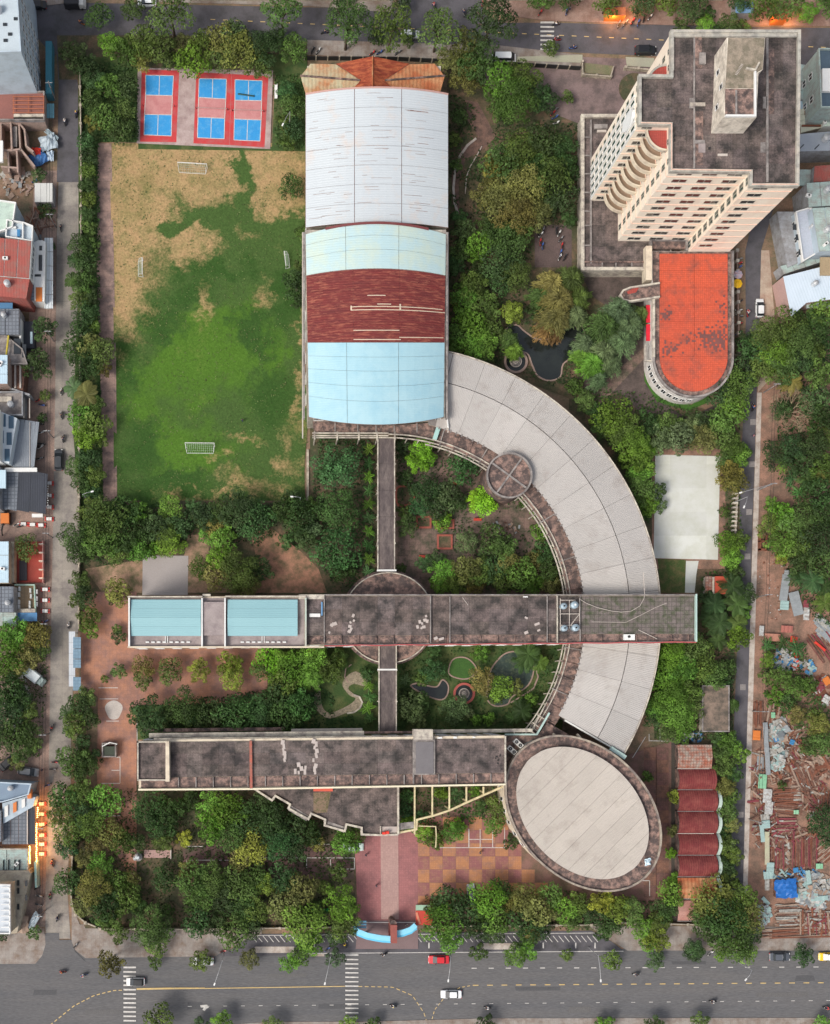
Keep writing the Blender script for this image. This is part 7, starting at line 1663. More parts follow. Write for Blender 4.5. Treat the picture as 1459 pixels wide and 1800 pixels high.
def person(lab, x, y, deg, shirt='white', trousers='navy', hat='black', pose='walk', z=.1, loc=None):
    q = P(x, y, z) if loc is None else loc; t = thing('person', lab, 'person', q, 'people', math.radians(deg)); b_, s_, t_, h_ = FIG[pose]
    link('body', b_, t); o = link('shirt', s_, t); o.color = CN[shirt] + (1,); o = link('trousers', t_, t); o.color = CN[trousers] + (1,); o = link('hair' if pose == 'walk' else 'helmet', h_, t); o.color = CN[hat] + (1,)
def bike(lab, x, y, deg, col='black', z=.1, sc=1.0):
    q = P(x, y, z + .5); t = thing('motorbike', lab, 'motorbike', (q.x, q.y, z),'motorbikes', math.radians(deg)); bo, se, wh, hb, li = BKM
    o = link('body', bo, t); o.color = CN[col] + (1,); link('seat', se, t); link('handlebar', hb, t); link('headlight', li, t)
    for n_, x_ in (('wheel', -.62),('wheel', .62)): link(n_, wh, t, loc=(x_, 0,.28))
    return t
RID = [((114,214),95,'white', 'black', 'white', 'on the lane beside the ruined walls'),((134,200),80,'navy', 'black', 'yellow', 'near the wall atop the west lane'),((108,688),85,'black', 'white', 'white', 'on the lane south of the round street trees'),
       ((108,730),95,'black', 'grey', 'black', 'on the lane by the glazed white house'),((111,771),90,'navy', 'black', 'black', 'on the lane north of the dark grey car'),((121,1099),80,'white', 'grey', 'white', 'just north of the long shelter'),
       ((91,1279),70,'red', 'black', 'black', 'on the west lane beside the fan palms'),((92,1517),100,'black', 'orange', 'red', 'beside the orange-lit tables'),((88,1575),90,'green', 'red', 'black', 'near the south end of the west lane'),((101,1614),75,'navy', 'black', 'grey', 'at the mouth of the west lane'),
       ((110,1708),175,'black', 'red', 'orange', 'in the south-west junction, red bike'),((147,1714),190,'white', 'blue', 'red', 'in the south-west junction, blue bike'),((675,1677),200,'black', 'black', 'white', 'crossing in front of the blue gate'),((691,1768),170,'white', 'black', 'yellow', 'on the south road below the gate'),
       ((857,1771),175,'white', 'black', 'white', 'east of the white sedan'),((1118,1712),185,'black', 'white', 'black', 'by the dashed lane line below the garages'),((1253,1760),180,'white', 'black', 'black', 'in the far lane south of the big corner tree'),((1453,1771),178,'red', 'black', 'red', 'at the east edge of the south road'),
       ((606,1660),120,'yellow', 'black', 'yellow', 'waiting at the top of the central crosswalk'),((571,57),10,'black', 'black', 'black', 'on the north street beside the round street tree'),((762,10),110,'pink', 'black', 'red', 'entering the side street at the north'),((815,22),100,'navy', 'grey', 'black', 'leaving the side street at the north'),((848,5),80,'red', 'red', 'pink', 'at the kerb of the north side street'),
       ((977,43),10,'white', 'black', 'black', 'on the north crosswalk, upper'),((979,69),175,'black', 'red', 'white', 'on the north crosswalk, lower'),((1007,84),5,'navy', 'blue', 'black', 'just east of the north crosswalk'),((143,40),150,'black', 'orange', 'black', 'with an orange load on the north street'),
       ((1323,716),88,'blue', 'black', 'orange', 'on the east lane by the bare tree'),((1314,550),92,'white', 'red', 'pink', 'on the east lane beside the white hatchback'),((107,400),90,'black', 'black', 'grey', 'on the west lane level with the red roof')]
for (xy, deg, sh, bc, hc, wh_) in RID:
    bt = bike('%s motorbike ridden %s' % (bc, wh_), xy[0], xy[1], deg, bc)
    lc = bt.location.copy(); person('person in %s, %s helmet, riding %s' % (sh, hc, wh_),0,0, deg, sh, 'navy', hc, 'ride', loc=lc)
k = 0
PK = [('under the trees beside the podium', [(947,408),(951,412),(955,405),(950,425),(954,432),(978,405),(983,410),(986,420),(988,432),(986,444),(993,452),(984,452)],70),('on the dirt west of the tower forecourt', [(975,192),(972,199),(976,206),(955,225),(978,216)],30),
      ('on the north pavement by the orange stall', [(1100,40),(1112,37),(1122,40),(1132,32),(1143,30),(1088,42),(950,22),(996,20),(1177,18),(1222,32)],60),('along the brown wall beside the east lane', [(1299,455),(1299,462),(1299,470),(1300,530),(1299,545),(1300,555),(1299,568),(1298,585)],10),
      ('outside the dark awning on the west lane', [(73,780),(72,785),(66,1093),(72,1095),(80,1092),(36,925),(30,922),(93,1352)],20),('among the west-side forecourts', [(68,703),(74,712),(70,745),(73,760),(70,806),(78,1105),(84,1380),(66,1560),(70,1575),(68,1590),(97,1340),(62,318),(88,500)],10),('parked by the kerb', [(1249,1675),(133,1662),(393,1672),(576,1668),(550,88),(560,89),(700,92),(655,93),(668,92),(930,118)],40)]
for wh_, pts, dg_ in PK:
    for i, (x, y) in enumerate(pts):
        c_ = ['black', 'white', 'grey', 'red', 'blue'][k % 5]; k += 1
        bike('%s motorbike, %s one parked %s' % (c_, (['first'] + ORD[1:])[i], wh_), x, y, dg_ + R.uniform(-25,25), c_)
for i, (x, y, s, wh_) in enumerate(((643,1502,'black', 'walking on the pink plaza near the porch'),(661,1556,'navy', 'standing halfway down the pink plaza'),(426,740,'black', 'standing alone on the field near the south-east corner'),(714,1624,'white', 'standing at the gate barrier'),(1063,18,'white', 'standing on the north pavement'),
                                     (843,1458 + 40,'black', 'crossing the chequered plaza'),(82,988,'black', 'standing outside the red cafe'),(1000,18,'grey', 'by the bikes on the north pavement'),(1322,767,'pink', 'walking up the east lane'),(75,1353,'navy', 'beside the grey parked car'))):
    person('person in %s %s' % (s, wh_), x, y, 40 * i, s, 'navy', 'black')

# ---------------------------------------------------------------- neighbouring houses
def rect(x0, y0, x1, y1): return [(x0, y0),(x1, y0),(x1, y1),(x0, y1)]
def bldg(name, lab, cat, poly, z, wm, rm, panels=0, axis='x', par=None, win=(), fh=3.2, rise=0, group=None):
    """flat or single pitch house; roof outline given in pixels at height z"""
    cx = sum(p[0] for p in poly) / len(poly); cy = sum(p[1] for p in poly) / len(poly)
    t = thing(name, lab, cat, P(cx, cy), group); pw = [P(x, y, z) for x, y in poly]
    b = MB(); b.prism(pw, 0, z - .12); b.build('wall', wm, t)
    if panels and len(poly) == 4:
        A, B, C, D = [Vector((p.x, p.y, z)) for p in pw]
        for k in range(panels):
            f0, f1 = k / panels, (k + 1) / panels - .012
            if axis == 'x': q = [A.lerp(B, f0), A.lerp(B, f1), D.lerp(C, f1), D.lerp(C, f0)]
            else: q = [A.lerp(D, f0), B.lerp(C, f0), B.lerp(C, f1), A.lerp(D, f1)]
            b = MB(); hz = [rise * (f0 if axis == 'x' else f0), rise * f1]
            b.prism([(p.x, p.y) for p in q], z - .1, z + .05 + (rise * (k + .5) / panels if rise else 0)); b.build('roof_panel', rm, t)
    else:
        b = MB(); b.prism([(p.x, p.y) for p in pw], z - .12, z); b.build('roof', rm, t)
    if par:
        b = MB(); b.wall(pw, z - .3, z + .6,.25, True); b.build('parapet', par, t)
    fl_ = [1.7 + fh * i for i in range(int(z // fh))]
    for (i0, i1, us, w, h) in win: facade(t, pw[i0], pw[i1], fl_, us, w, h, 2, M_white, M_glass)
    return t
def deck(t, x0, y0, x1, y1, z0, z1, m, name='awning'): return slabp(t, name, x0, y0, x1, y1, z0, z1, m)
W_blue = mat('pale_blue_render', (.44,.52,.58),(.38,.46,.53),(.33,.38,.42), s1=.15, stain=.2, grain=.06)
W_beige = mat('beige_render', (.45,.4,.3),(.38,.33,.25),(.26,.22,.18), s1=.3, stain=.2)
W_grey = mat('grey_render', (.33,.34,.35),(.27,.28,.3),(.2,.19,.19), s1=.3, stain=.3)
W_pink = mat('bare_brick_render', (.4,.27,.23),(.32,.24,.2),(.24,.19,.16), s1=.5, stain=.3, grain=.2)
R_ltb = mat('light_blue_sheet', (.45,.58,.66),(.38,.5,.58), s1=.2, grain=.06, corr=(0,.4), bump=.15)
R_grn = mat('grey_green_sheet', (.36,.45,.42),(.3,.4,.38),(.28,.28,.26), s1=.3, stain=.25, grain=.1, corr=(90,.5), bump=.2)
R_red = mat('brick_red_roof2', (.33,.085,.07),(.28,.08,.065),(.24,.12,.1), s1=.3, stain=.2, grain=.15, corr=(0,.6), bump=.2)
R_dark = mat('charcoal_sheet', (.05,.055,.07),(.04,.045,.055), grain=.15, corr=(0,.5), bump=.2)
R_gry = mat('grey_tile_sheet', (.2,.22,.25),(.15,.17,.2), grain=.15, grid=(.8,.8), gridw=.1, gridc=.6)
# west side, from the north
t = bldg('apartment_tower', 'tall pale blue plastered building at the north-west corner', 'building', [(-90,-90),(26,-90),(37,92),(-90,96)],22, W_blue, mat('pale_roof', (.46,.53,.57),(.4,.46,.5), grain=.1),0,'x', W_blue, [(2,1,[.06,.2,.34,.48,.62],1.5,1.7)])
for (x, y) in ((5,40),(14,57),(6,68),(24,30)): slabp(t, 'skylight', x, y, x + 7, y + 5,22,22.2, M_glass)
slabp(t, 'teal_hoarding', 80,72,91,165,0,3.2, mat('teal_hoarding', (.06,.22,.28),(.05,.18,.24)))
t = bldg('patio_house', 'low house with rusty open beams over a red patio, west lane', 'house', rect(-60,163,78,212),5, W_pink, mat('red_brown_patio', (.26,.11,.09),(.2,.09,.08), grain=.2),0,'x', M_concrete)
for k in range(5): b = MB(); b.tube([P(22,170 + k * 7,5.8), P(78,170 + k * 7,5.8)],.12,4); b.build('roof_beam', mat('rusty_beam', (.38,.13,.07),(.28,.1,.06)), t)
for x in (24,50,77): b = MB(); b.tube([P(x, 168,5.7), P(x, 200,5.7)],.12,4); b.build('roof_beam', MATS['rusty_beam'], t)
slabp(t, 'cream_panel', 24,200,77,205,5,5.4, M_creamtop); slabp(t, 'blue_sheet', 24,206,77,213,4.6,5.0, paint('deep_blue_sheet', (.07,.18,.32)))
t = tag(slabp(None, 'tarpaulin', 79,182,95,207,2.2,2.4, mat('teal_tarp', (.16,.36,.42),(.12,.28,.35), s1=1)),'teal tarpaulin awning by the rusty patio house', 'tarpaulin')
t = thing('ruined_house', 'roofless brick-walled house under demolition west of the lane', 'ruin', P(25,260))
for seg in ([(0,213),(32,213),(42,225)],[(0,213),(0,250)],[(18,213),(20,262)],[(32,215),(34,258),(60,290)],[(0,262),(20,262),(34,260)],[(0,290),(28,292)],[(42,225),(45,255),(58,265)],[(12,262),(14,300)],[(28,262),(30,300)]):
    b = MB(); b.wall([P(x, y, 4.5) for x, y in seg],0,4.5 - R.random(),.35); b.build('wall', W_pink, t)
slabp(t, 'pink_roof', -40,205,30,213,4.4,4.8, W_pink); slabp(t, 'floor_slab', 20,222,30,258,3.0,3.2, M_concrete); slabp(t, 'white_tank', -3,247,5,284,4.5,5.2, M_white)
def drape(name, lab, cat, x, y, w, h, z, m, n=7, amp=.4, rz=0):
    q = P(x, y, z); b = MB(); vs = []
    for j in range(n):
        for i in range(n): vs.append(((i / (n - 1) - .5) * w / 8 * R.uniform(.9,1.1),(j / (n - 1) - .5) * h / 8 * R.uniform(.9,1.1), R.uniform(0, amp) + amp * .6 * math.cos((i - n / 2) * .5) * math.cos((j - n / 2) * .5)))
    c, s = math.cos(rz), math.sin(rz)
    b.mesh([(q.x + a * c - e * s, q.y + a * s + e * c, z + f) for a, e, f in vs],[(j * n + i, j * n + i + 1,(j + 1) * n + i + 1,(j + 1) * n + i) for j in range(n - 1) for i in range(n - 1)])
    o = b.build(name, m); return tag(o, lab, cat)
drape('tarpaulin', 'red tarpaulin over the rubble beside the ruined house', 'tarpaulin', 64,267,16,12,1.6, paint('vivid_red', (.7,.04,.02)))
drape('tarpaulin', 'dark blue tarpaulin over the rubble beside the ruined house', 'tarpaulin', 68,278,28,26,1.0, paint('tarp_navy', (.05,.14,.33)), amp=.7, rz=.5)
drape('tarpaulin', 'pale grey crumpled sheeting above the blue tarpaulin', 'tarpaulin', 85,252,30,26,1.2, paint('pale_blue_grey', (.38,.45,.5)), amp=.7, rz=.3)
drape('tarpaulin', 'pale blue sheet at the lane edge beside the blue tarpaulin', 'tarpaulin', 88,275,14,17,.8, paint('pale_blue_tarp', (.45,.55,.65)), amp=.5)
drape('tarpaulin', 'narrow grey sheet leaning near the lane north of the tarpaulins', 'tarpaulin', 91,238,26,9,.9, paint('grey_sheet', (.3,.38,.42)), amp=.4, rz=-.7)
def heap(name, lab, cat, cx, cy, rx, ry, n, cols, smin=.3, smax=1.2, z=.1, hgt=.9, thin=.08, elong=3.0, ang=None, group=None):
    """a heap of loose pieces, each piece a part"""
    t = thing(name, lab, cat, P(cx, cy), group); o_ = t.location
    for i in range(n):
        a = R.random() * 6.28; r = math.sqrt(R.random()); q = P(cx + rx * r * math.cos(a), cy + ry * r * math.sin(a),0); key = (name, R.randrange(5), R.randrange(len(cols)), thin, elong, smin, smax)
        if key not in HP:
            s = R.uniform(smin, smax); bb = MB(); w_ = s * R.uniform(.3,.9) if elong <= 1.5 else s / elong
            bb.box((0,0,0),(s, w_, thin * R.uniform(.7,1.6))); HP[key] = bb.data('piece', cols[key[2]])
        o = link('piece', HP[key], t, loc=(q.x - o_.x, q.y - o_.y, z + hgt * (1 - r) * R.uniform(.4,1.1) + .1), rz=(R.random() * 6.28 if ang is None else math.radians(ang) + R.gauss(0,.12)))
        o.rotation_euler[0] = R.gauss(0,.22); o.rotation_euler[1] = R.gauss(0,.22)
    return t
HP = {}
c_pale = mat('scrap_pale', (.4,.4,.37),(.29,.29,.27),(.2,.17,.14), s1=1, stain=.2); c_grey = mat('scrap_grey', (.28,.3,.31),(.2,.22,.23), s1=1); c_brn = mat('scrap_brown', (.14,.07,.05),(.09,.048,.038),(.22,.12,.085), s1=.8, stain=.2)
c_rust = mat('scrap_rust', (.21,.08,.045),(.15,.06,.04), s1=.8); c_tan = mat('scrap_tan', (.32,.235,.18),(.24,.17,.13), s1=.8); c_mrn = mat('scrap_maroon', (.22,.05,.06),(.16,.04,.05), s1=.8)
c_blu = paint('scrap_blue', (.05,.2,.4)); c_redp = paint('scrap_red', (.6,.05,.03)); c_or = paint('scrap_orange', (.6,.18,.04)); c_grn = paint('scrap_green', (.22,.45,.28)); c_wht = mat('scrap_white', (.5,.52,.51),(.38,.39,.38),(.26,.22,.19), s1=1, stain=.3); c_tea = mat('scrap_teal', (.3,.42,.4),(.25,.35,.34), s1=1)
heap('rubble_heap', 'grey brick rubble heap between the ruined house and the white-roofed shed', 'rubble heap', 30,322,32,26,60,[c_grey, c_tan, c_pale, W_pink],.3,1.6, elong=1.2)
heap('timber_pile', 'loose brown timber strewn north of the red-roofed house', 'timber pile', 72,385,20,24,40,[c_brn, c_tan, c_rust],1.5,3.5, elong=12)
t = bldg('shed', 'small shed with a flat white roof near the lane', 'shed', rect(61,322,93,355),3, W_grey, mat('off_white_roof', (.55,.56,.53),(.48,.48,.46), grain=.1),3,'x')
t = bldg('corner_house', 'house with pale green roof and a small roof terrace, west side', 'house', [(-60,345),(28,358),(22,400),(-60,430)],9, W_blue, mat('mint_roof', (.45,.56,.48),(.4,.5,.44),(.3,.36,.33), s1=.3, stain=.2),0,'x', M_white)
t = bldg('red_roof_house', 'white house with brick-red roof, roof terrace and white awnings over the lane', 'house', [(-60,412),(56,424),(52,489),(-60,480)],10, M_white, R_red, 5,'x', None, [(2,1,[.2,.5,.8],2.0,1.6)])
b = MB(); b.ppoly([(12,388),(40,392),(56,396),(55,423),(10,416)],0,8.6); b.build('terrace_block', W_blue, t)
b = MB(); b.wall([P(x, y, 9.6) for x, y in ((12,386),(42,391),(57,397),(56,423),(10,415))],8.6,9.6,.22, True); b.build('terrace_parapet', M_white, t)
b = MB(); b.wall([P(40,391,9.5), P(40,419,9.5)],8.6,9.5,.2); b.build('terrace_parapet', M_white, t)
slabp(t, 'terrace_furniture', 17,398,28,401,8.6,9.2, M_white); slabp(t, 'terrace_furniture', 30,403,35,415,8.6,9.2, c_blu)
b = MB(); b.ppoly([(-60,482),(52,491),(46,525),(-60,515)],0,9.5); b.build('red_roof', R_red, t)
b = MB(); b.ppoly([(54,430),(70,420),(80,425),(78,530),(50,525)],0,5.5); b.build('front_block', M_white, t)
for k in range(5):
    x0 = 78; slabp(t, 'awning', x0,418 + k * 25,93,442 + k * 25,3.2,3.35, mat('white_corrugated', (.6,.64,.66),(.52,.56,.58), grain=.08, corr=(0,.35), bump=.25))
for (x0, y0, x1, y1, m) in ((56,436,60,466, M_glass),(68,448,74,476, M_glass),(68,412,73,422, M_glass),(69,432,74,440, M_glass),(56,482,72,486, M_glass),(52,498,60,528, R_gry),(63,505,74,530, c_or)):
    slabp(t, 'balcony_recess', x0, y0, x1, y1,5.45,5.6, m)
t = bldg('tiled_yard_house', 'house with grey tiled roof and dark yard beneath round trees, west side', 'house', rect(-60,543,34,588),6, W_grey, R_gry, 4,'x')
slabp(t, 'yard_wall', 34,560,37,600,0,5, M_white); slabp(t, 'dark_yard', 38,565,60,612,0,2.5, R_dark); slabp(t, 'blue_door_strip', 53,583,57,604,2.4,2.8, R_ltb)
for (x0, x1) in ((-20,22),): slabp(t, 'blue_sheet', x0,532, x1,542,6,6.4, paint('deep_blue_sheet', (.07,.18,.32)))
t = bldg('concrete_frame_house', 'grey house with open concrete bays south of the tiled yard house', 'house', [(-60,590),(12,592),(40,615),(48,640),(-60,640)],5.5, W_grey, M_concrete, 0,'x', M_concrete)
for (x0, y0, x1, y1) in ((24,595,36,622),(39,605,46,628)): slabp(t, 'painted_bay_shade', x0, y0, x1, y1,5.5,5.7, M_glass)  # flat dark plates on the roof paint the shade inside open bays
b = MB(); b.tube([P(15,590,6.5), P(11,625,6.5)],.2); b.build('yellow_pipe', paint('mustard', (.5,.4,.05)), t)
t = bldg('blue_roof_house', 'tall narrow house with light blue roof and slatted balconies, west side', 'house', rect(-60,624,13,675),9, W_pink, R_ltb, 3,'y')
b = MB(); b.ppoly([(14,630),(45,640),(40,688),(10,680)],0,4.5); b.build('balcony_block', c_brn, t)
for k in range(3): slabp(t, 'balcony_slat', 16 + k * 9,634 + k * 2,19 + k * 9,682,4.5,4.9, M_rail)
b = MB(); b.wall([P(0,676,5), P(52,694,5)],0,5,.4); b.build('side_wall', W_grey, t)
t = bldg('grey_flat_house', 'flat grey-roofed house with a pergola beside the dirt forecourt', 'house', rect(-60,690,40,730),5, W_grey, M_concrete, 0,'x', W_grey)
for x in (42,52): b = MB(); b.tube([P(x, 700,4), P(x, 735,4)],.15,4); b.build('pergola_bar', M_rail, t)
slabp(t, 'white_duct', -5,697,20,706,5,5.6, M_creamtop)
t = bldg('glazed_house', 'white house with a grid of large glass panes and a grey ribbed awning', 'house', [(-60,716),(0,722),(-2,808),(-60,810)],10, M_white, M_white, 0,'x', M_white)
b = MB(); b.ppoly([(-3,722),(30,735),(16,815),(-5,808)],0,6.5); b.build('front_block', paint('white_frame', (.6,.66,.7)), t)
for i in range(2):
    for j in range(3):
        x0 = 1 + i * 14 - j * 3.5; y0 = 728 + j * 29; slabp(t, 'pane', x0, y0 + i * 3, x0 + 9, y0 + 22 + i * 3,6.5,6.6, paint('blue_glass', (.08,.14,.2)))
for k in range(6):
    b = MB(); x = [30 + k * 6.4,30 + (k + 1) * 6.4]; b.ppoly([(x[0] + 1,736 + k),(x[1] + .4,737 + k),(x[1] - 9,825),(x[0] - 10,818 + k)],3.3,3.45 + .03 * k); b.build('awning_panel', mat('grey_ribbed', (.24,.27,.3),(.2,.22,.25), grain=.1, corr=(0,.5), bump=.3), t)
slabp(t, 'awning_pipe', 52,742,53,825,3.7,3.8, M_rail)
t = bldg('awning_shop', 'shop under solar-like panels and a wide charcoal fabric awning', 'shop', rect(-60,820,0,895),6, W_grey, R_gry, 3,'y')
for (x0, x1, m) in ((-2,16, R_gry),(16.4,33, R_gry),(33.4,55, R_dark),(55.4,84, R_dark)):
    b = MB(); b.ppoly([(x0,822 + x0 * .1),(x1,822 + x1 * .13),(x1 - 4,895 + x1 * .1),(x0 - 4,893 + x0 * .1)],3.4,3.55); b.build('awning_panel', m, t)
slabp(t, 'light_blue_sheet', -10,826,10,858,5.5,6.2, R_ltb); slabp(t, 'white_sign_beam', 8,822,65,829,3.6,4.2, M_white); slabp(t, 'sign_strip', 56,903,75,909,2.2,2.8, M_white)
t = bldg('red_cafe', 'cafe with pale blue roof and a red-floored terrace, west side', 'cafe', rect(-60,952,15,1025),6, W_beige, R_ltb, 3,'y')
slabp(t, 'terrace_floor', 24,952,75,1024,0,.4, mat('red_terrace', (.3,.06,.05),(.22,.05,.04), grain=.2)); slabp(t, 'painted_void_shade', 34,985,47,1020,.4,.9, R_dark); slabp(t, 'cream_wall', 19,952,25,1024,0,3, W_beige)  # solid charcoal block; the opening's darkness is only its colour
for k in range(5): slabp(t, 'terrace_rail', 68,955 + k * 15,76,957 + k * 15,0,2.4, M_rail)
slabp(t, 'terrace_rail', 74,950,76,1024,0,2.2, paint('pink_rail', (.45,.22,.2)))
t = bldg('panel_roof_house', 'house with grey grid roof beside a cream deck of white tables', 'house', rect(-60,1031,24,1076),6, W_grey, R_gry, 4,'x')
slabp(t, 'deck', 25,1028,63,1076,0,1.2, mat('tan_deck', (.42,.3,.18),(.36,.26,.17), grid=(1.5,.3), gridw=.1, gridc=.7)); slabp(t, 'deck_awning', 25,1070,62,1077,2.4,2.6, M_creamtop)
b = MB(); b.wall([P(25,1028,2.4), P(60,1028,2.4), P(62,1076,2.4)],1.2,2.4,.25); b.build('deck_rail', paint('mint_rail', (.35,.5,.42)), t)
for k, (x, y) in enumerate(((34,1035),(33,1045),(33,1058),(33,1067),(53,1038),(54,1048),(52,1060),(52,1067),(64,1040),(64,1052),(64,1062))): slabp(t, 'white_table', x - 1.5, y - 4, x + 1.5, y + 4,1.2,2.0, M_white)
t = bldg('blue_awning_stall', 'stall with a bright blue awning and pale grey lean-to, west side', 'stall', rect(-40,1076,29,1100),4, W_grey, R_grn, 3,'x')
slabp(t, 'blue_awning', 27,1077,65,1092,2.6,2.8, paint('awning_blue', (.08,.22,.42)))
t = bldg('balcony_house', 'blue-grey house with white balconies and orange doors, south-west side', 'house', [(-60,1372),(55,1378),(50,1396),(5,1409),(-60,1412)],8, mat('slate_blue_wall', (.24,.3,.35),(.2,.25,.3)), mat('slate_blue_roof', (.2,.27,.34),(.17,.22,.29), grain=.1),0,'x', W_blue)
b = MB(); b.ppoly([(4,1412),(52,1398),(62,1402),(58,1418),(6,1448)],0,5); b.build('balcony_block', W_blue, t)
for k in range(3): b = MB(); x = 8 + k * 15; b.ppoly([(x, 1418 - k * 6),(x + 6,1415 - k * 6),(x + 6,1434 - k * 8),(x, 1437 - k * 8)],5,5.4); b.build('door', M_white if k != 1 else c_or, t)
slabp(t, 'door', 48,1388,55,1404,5,6.4, c_or)
t = bldg('lit_restaurant', 'restaurant with grey lattice awning and strings of lit bulbs, south-west side', 'restaurant', rect(-60,1425,2,1480),6, W_grey, R_gry, 3,'y')
for k in range(4):
    b = MB(); x = 4 + k * 14.5; b.ppoly([(x, 1444 - k * 8),(x + 14,1436 - k * 8),(x + 14,1484),(x, 1484)],3.4,3.5 + k * .02); b.build('awning_panel', R_gry if k < 3 else R_dark, t)
slabp(t, 'awning_pipe', 47,1418,49,1484,3.7,3.9, M_rail)
t = bldg('mint_roof_shop', 'low shop with a pale mint roof next to the lit bulbs', 'shop', rect(-60,1492,49,1530),4, W_grey, R_grn, 3,'x', M_creamtop)
for x in (5,14,25,33): slabp(t, 'roof_rod', x, 1512, x + 1,1530,4,4.5, M_black)
t = bldg('beige_house', 'beige three-storey house with ornate white roof rails, south-west corner', 'house', [(-80,1553),(18,1555),(18,1640),(-80,1640)],11, W_beige, mat('white_roof2', (.52,.56,.6),(.46,.5,.54), grain=.1),0,'x', M_white, [])
b = MB(); b.ppoly([(-40,1532),(50,1530),(54,1536),(30,1640),(16,1642),(-40,1552)],0,5.0); b.build('front_block', W_beige, t)
for (x, y) in ((32,1552),(46,1553),(32,1566),(46,1578),(32,1594)): slabp(t, 'window', x - 2, y - 5, x + 2, y + 5,5.0,5.15, M_glass)
for k in range(8): b = MB(); b.tube([P(2,1560 + k * 10,11.7), P(17,1560 + k * 10,11.7)],.12,4); b.build('roof_rail', M_white, t)
b = MB(); b.wall([P(62,1515,3.4), P(64,1560,3.4)],0,3.6,.5); o = b.build('sign_board', mat('teal_sign', (.2,.45,.45),(.5,.5,.35), s1=2)); tag(o, 'long teal and cream shop sign facing the lane by the lit bulbs', 'sign')
drape('tarpaulin', 'pale blue leaning sheet south of the shop sign', 'tarpaulin', 60,1618,12,30,1.2, paint('pale_blue_grey', (.38,.45,.5)), rz=-.5)
drape('tarpaulin', 'tan canvas over goods beside the beige house', 'tarpaulin', 35,1625,30,30,1.6, c_tan)
# bulbs and warm light at the restaurant and the market stalls
M_bulb = mat('lit_bulb', (1,.8,.5), grain=0, bump=0, emit=((1,.55,.15),5))
for si, (x, y0, y1, n, lab) in enumerate(((66,1420,1440,6,'short string of lit bulbs at the north end of the restaurant'),(64,1448,1520,22,'long string of lit bulbs along the restaurant front'),(52,1488,1520,12,'lit bulbs beside the mint-roofed shop'),(84,855,892,9,'string of small bulbs along the charcoal awning'))):
    t = thing('light_string', lab, 'light string', P(x, (y0 + y1) / 2,3)); b = MB(); b.tube([P(x, y0,3.2), P(x, y1,3.2)],.02,3); b.build('wire', M_black, t)
    for k in range(n): q = P(x + R.uniform(-.5,.5), y0 + (y1 - y0) * k / n, 3.1); b = MB(); b.cyl((q.x, q.y),.16,3.0,3.25,6,.1); b.build('bulb', M_bulb if si < 3 else M_white, t)
def glow(x, y, e, z=3, r=.6):
    l = bpy.data.lights.new('shop_lamp', 'POINT'); l.energy = e; l.color = (1,.42,.12); l.shadow_soft_size = r; o = bpy.data.objects.new('shop_lamp', l); COL.objects.link(o); o.location = P(x, y, z)
for y in (1420,1450,1480,1508): glow(70, y, 420)
glow(1078,34,420,2.2); glow(1104,30,420,2.2); glow(1392,36,420,2.2); glow(1352,42,380,2.2); glow(60,985,60); glow(72,1010,50)
# cafe tables
tb = None
def table(lab, x, y, red=True, r=1.0):
    q = P(x, y, .7); t = thing('cafe_table', lab, 'table', (q.x, q.y, 0),'cafe tables on the west side'); ORG[t.name] = (0,0,0)
    global tb
    if tb is None:
        b = MB(); b.box((0,0,.75),(1.15,.7,.05)); b2 = MB(); b2.box((0,0,.36),(.12,.12,.72)); b3 = MB(); b3.box((0,0,.22),(.4,.4,.44)); tb = (b.data('tabletop', M_white), b2.data('leg', M_steel), b3.data('stool', paint('stool_red', (.5,.06,.05))))
    link('tabletop', tb[0], t); link('leg', tb[1], t)
    for sx, sy in ((-.8,-.25),(.8,.25),(-.8,.3),(.8,-.3)): link('stool', tb[2], t, loc=(sx, sy, 0))
for i, y in enumerate((849,871,891,912)): table('cafe table with red stools outside the charcoal awning, %s from the north' % ['first', 'second', 'third', 'fourth'][i],86, y)
for i, (x, y) in enumerate(((41,921),(57,922),(72,923))): table('white table south of the charcoal awning, %s from the west' % ['first', 'second', 'third'][i], x, y)
for i, y in enumerate((1036,1055,1074)): table('cafe table outside the cream deck, %s from the north' % ['first', 'second', 'third'][i],79, y)
for i, y in enumerate((1413,1431,1449,1468,1484,1501)): table('orange-lit table in front of the restaurant, %s from the north' % ['first', 'second', 'third', 'fourth', 'fifth', 'sixth'][i],73, y)
t = thing('excavator', 'small orange excavator parked beside the charcoal awning', 'excavator', P(10,912)); q = P(10,912,1)
b = MB(); b.box((q.x, q.y, 1.3),(1.8,2.2,1.4)); b.build('cab', c_or, t); b = MB(); b.tube([(q.x - .3, q.y - 1,1.8),(q.x - .6, q.y - 2.6,2.2),(q.x - .8, q.y - 3.6,.6)],.2,5); b.build('arm', M_black, t)
for s in (-.8,.8): b = MB(); b.box((q.x + s, q.y, .35),(.45,2.6,.7)); b.build('track', M_black, t)
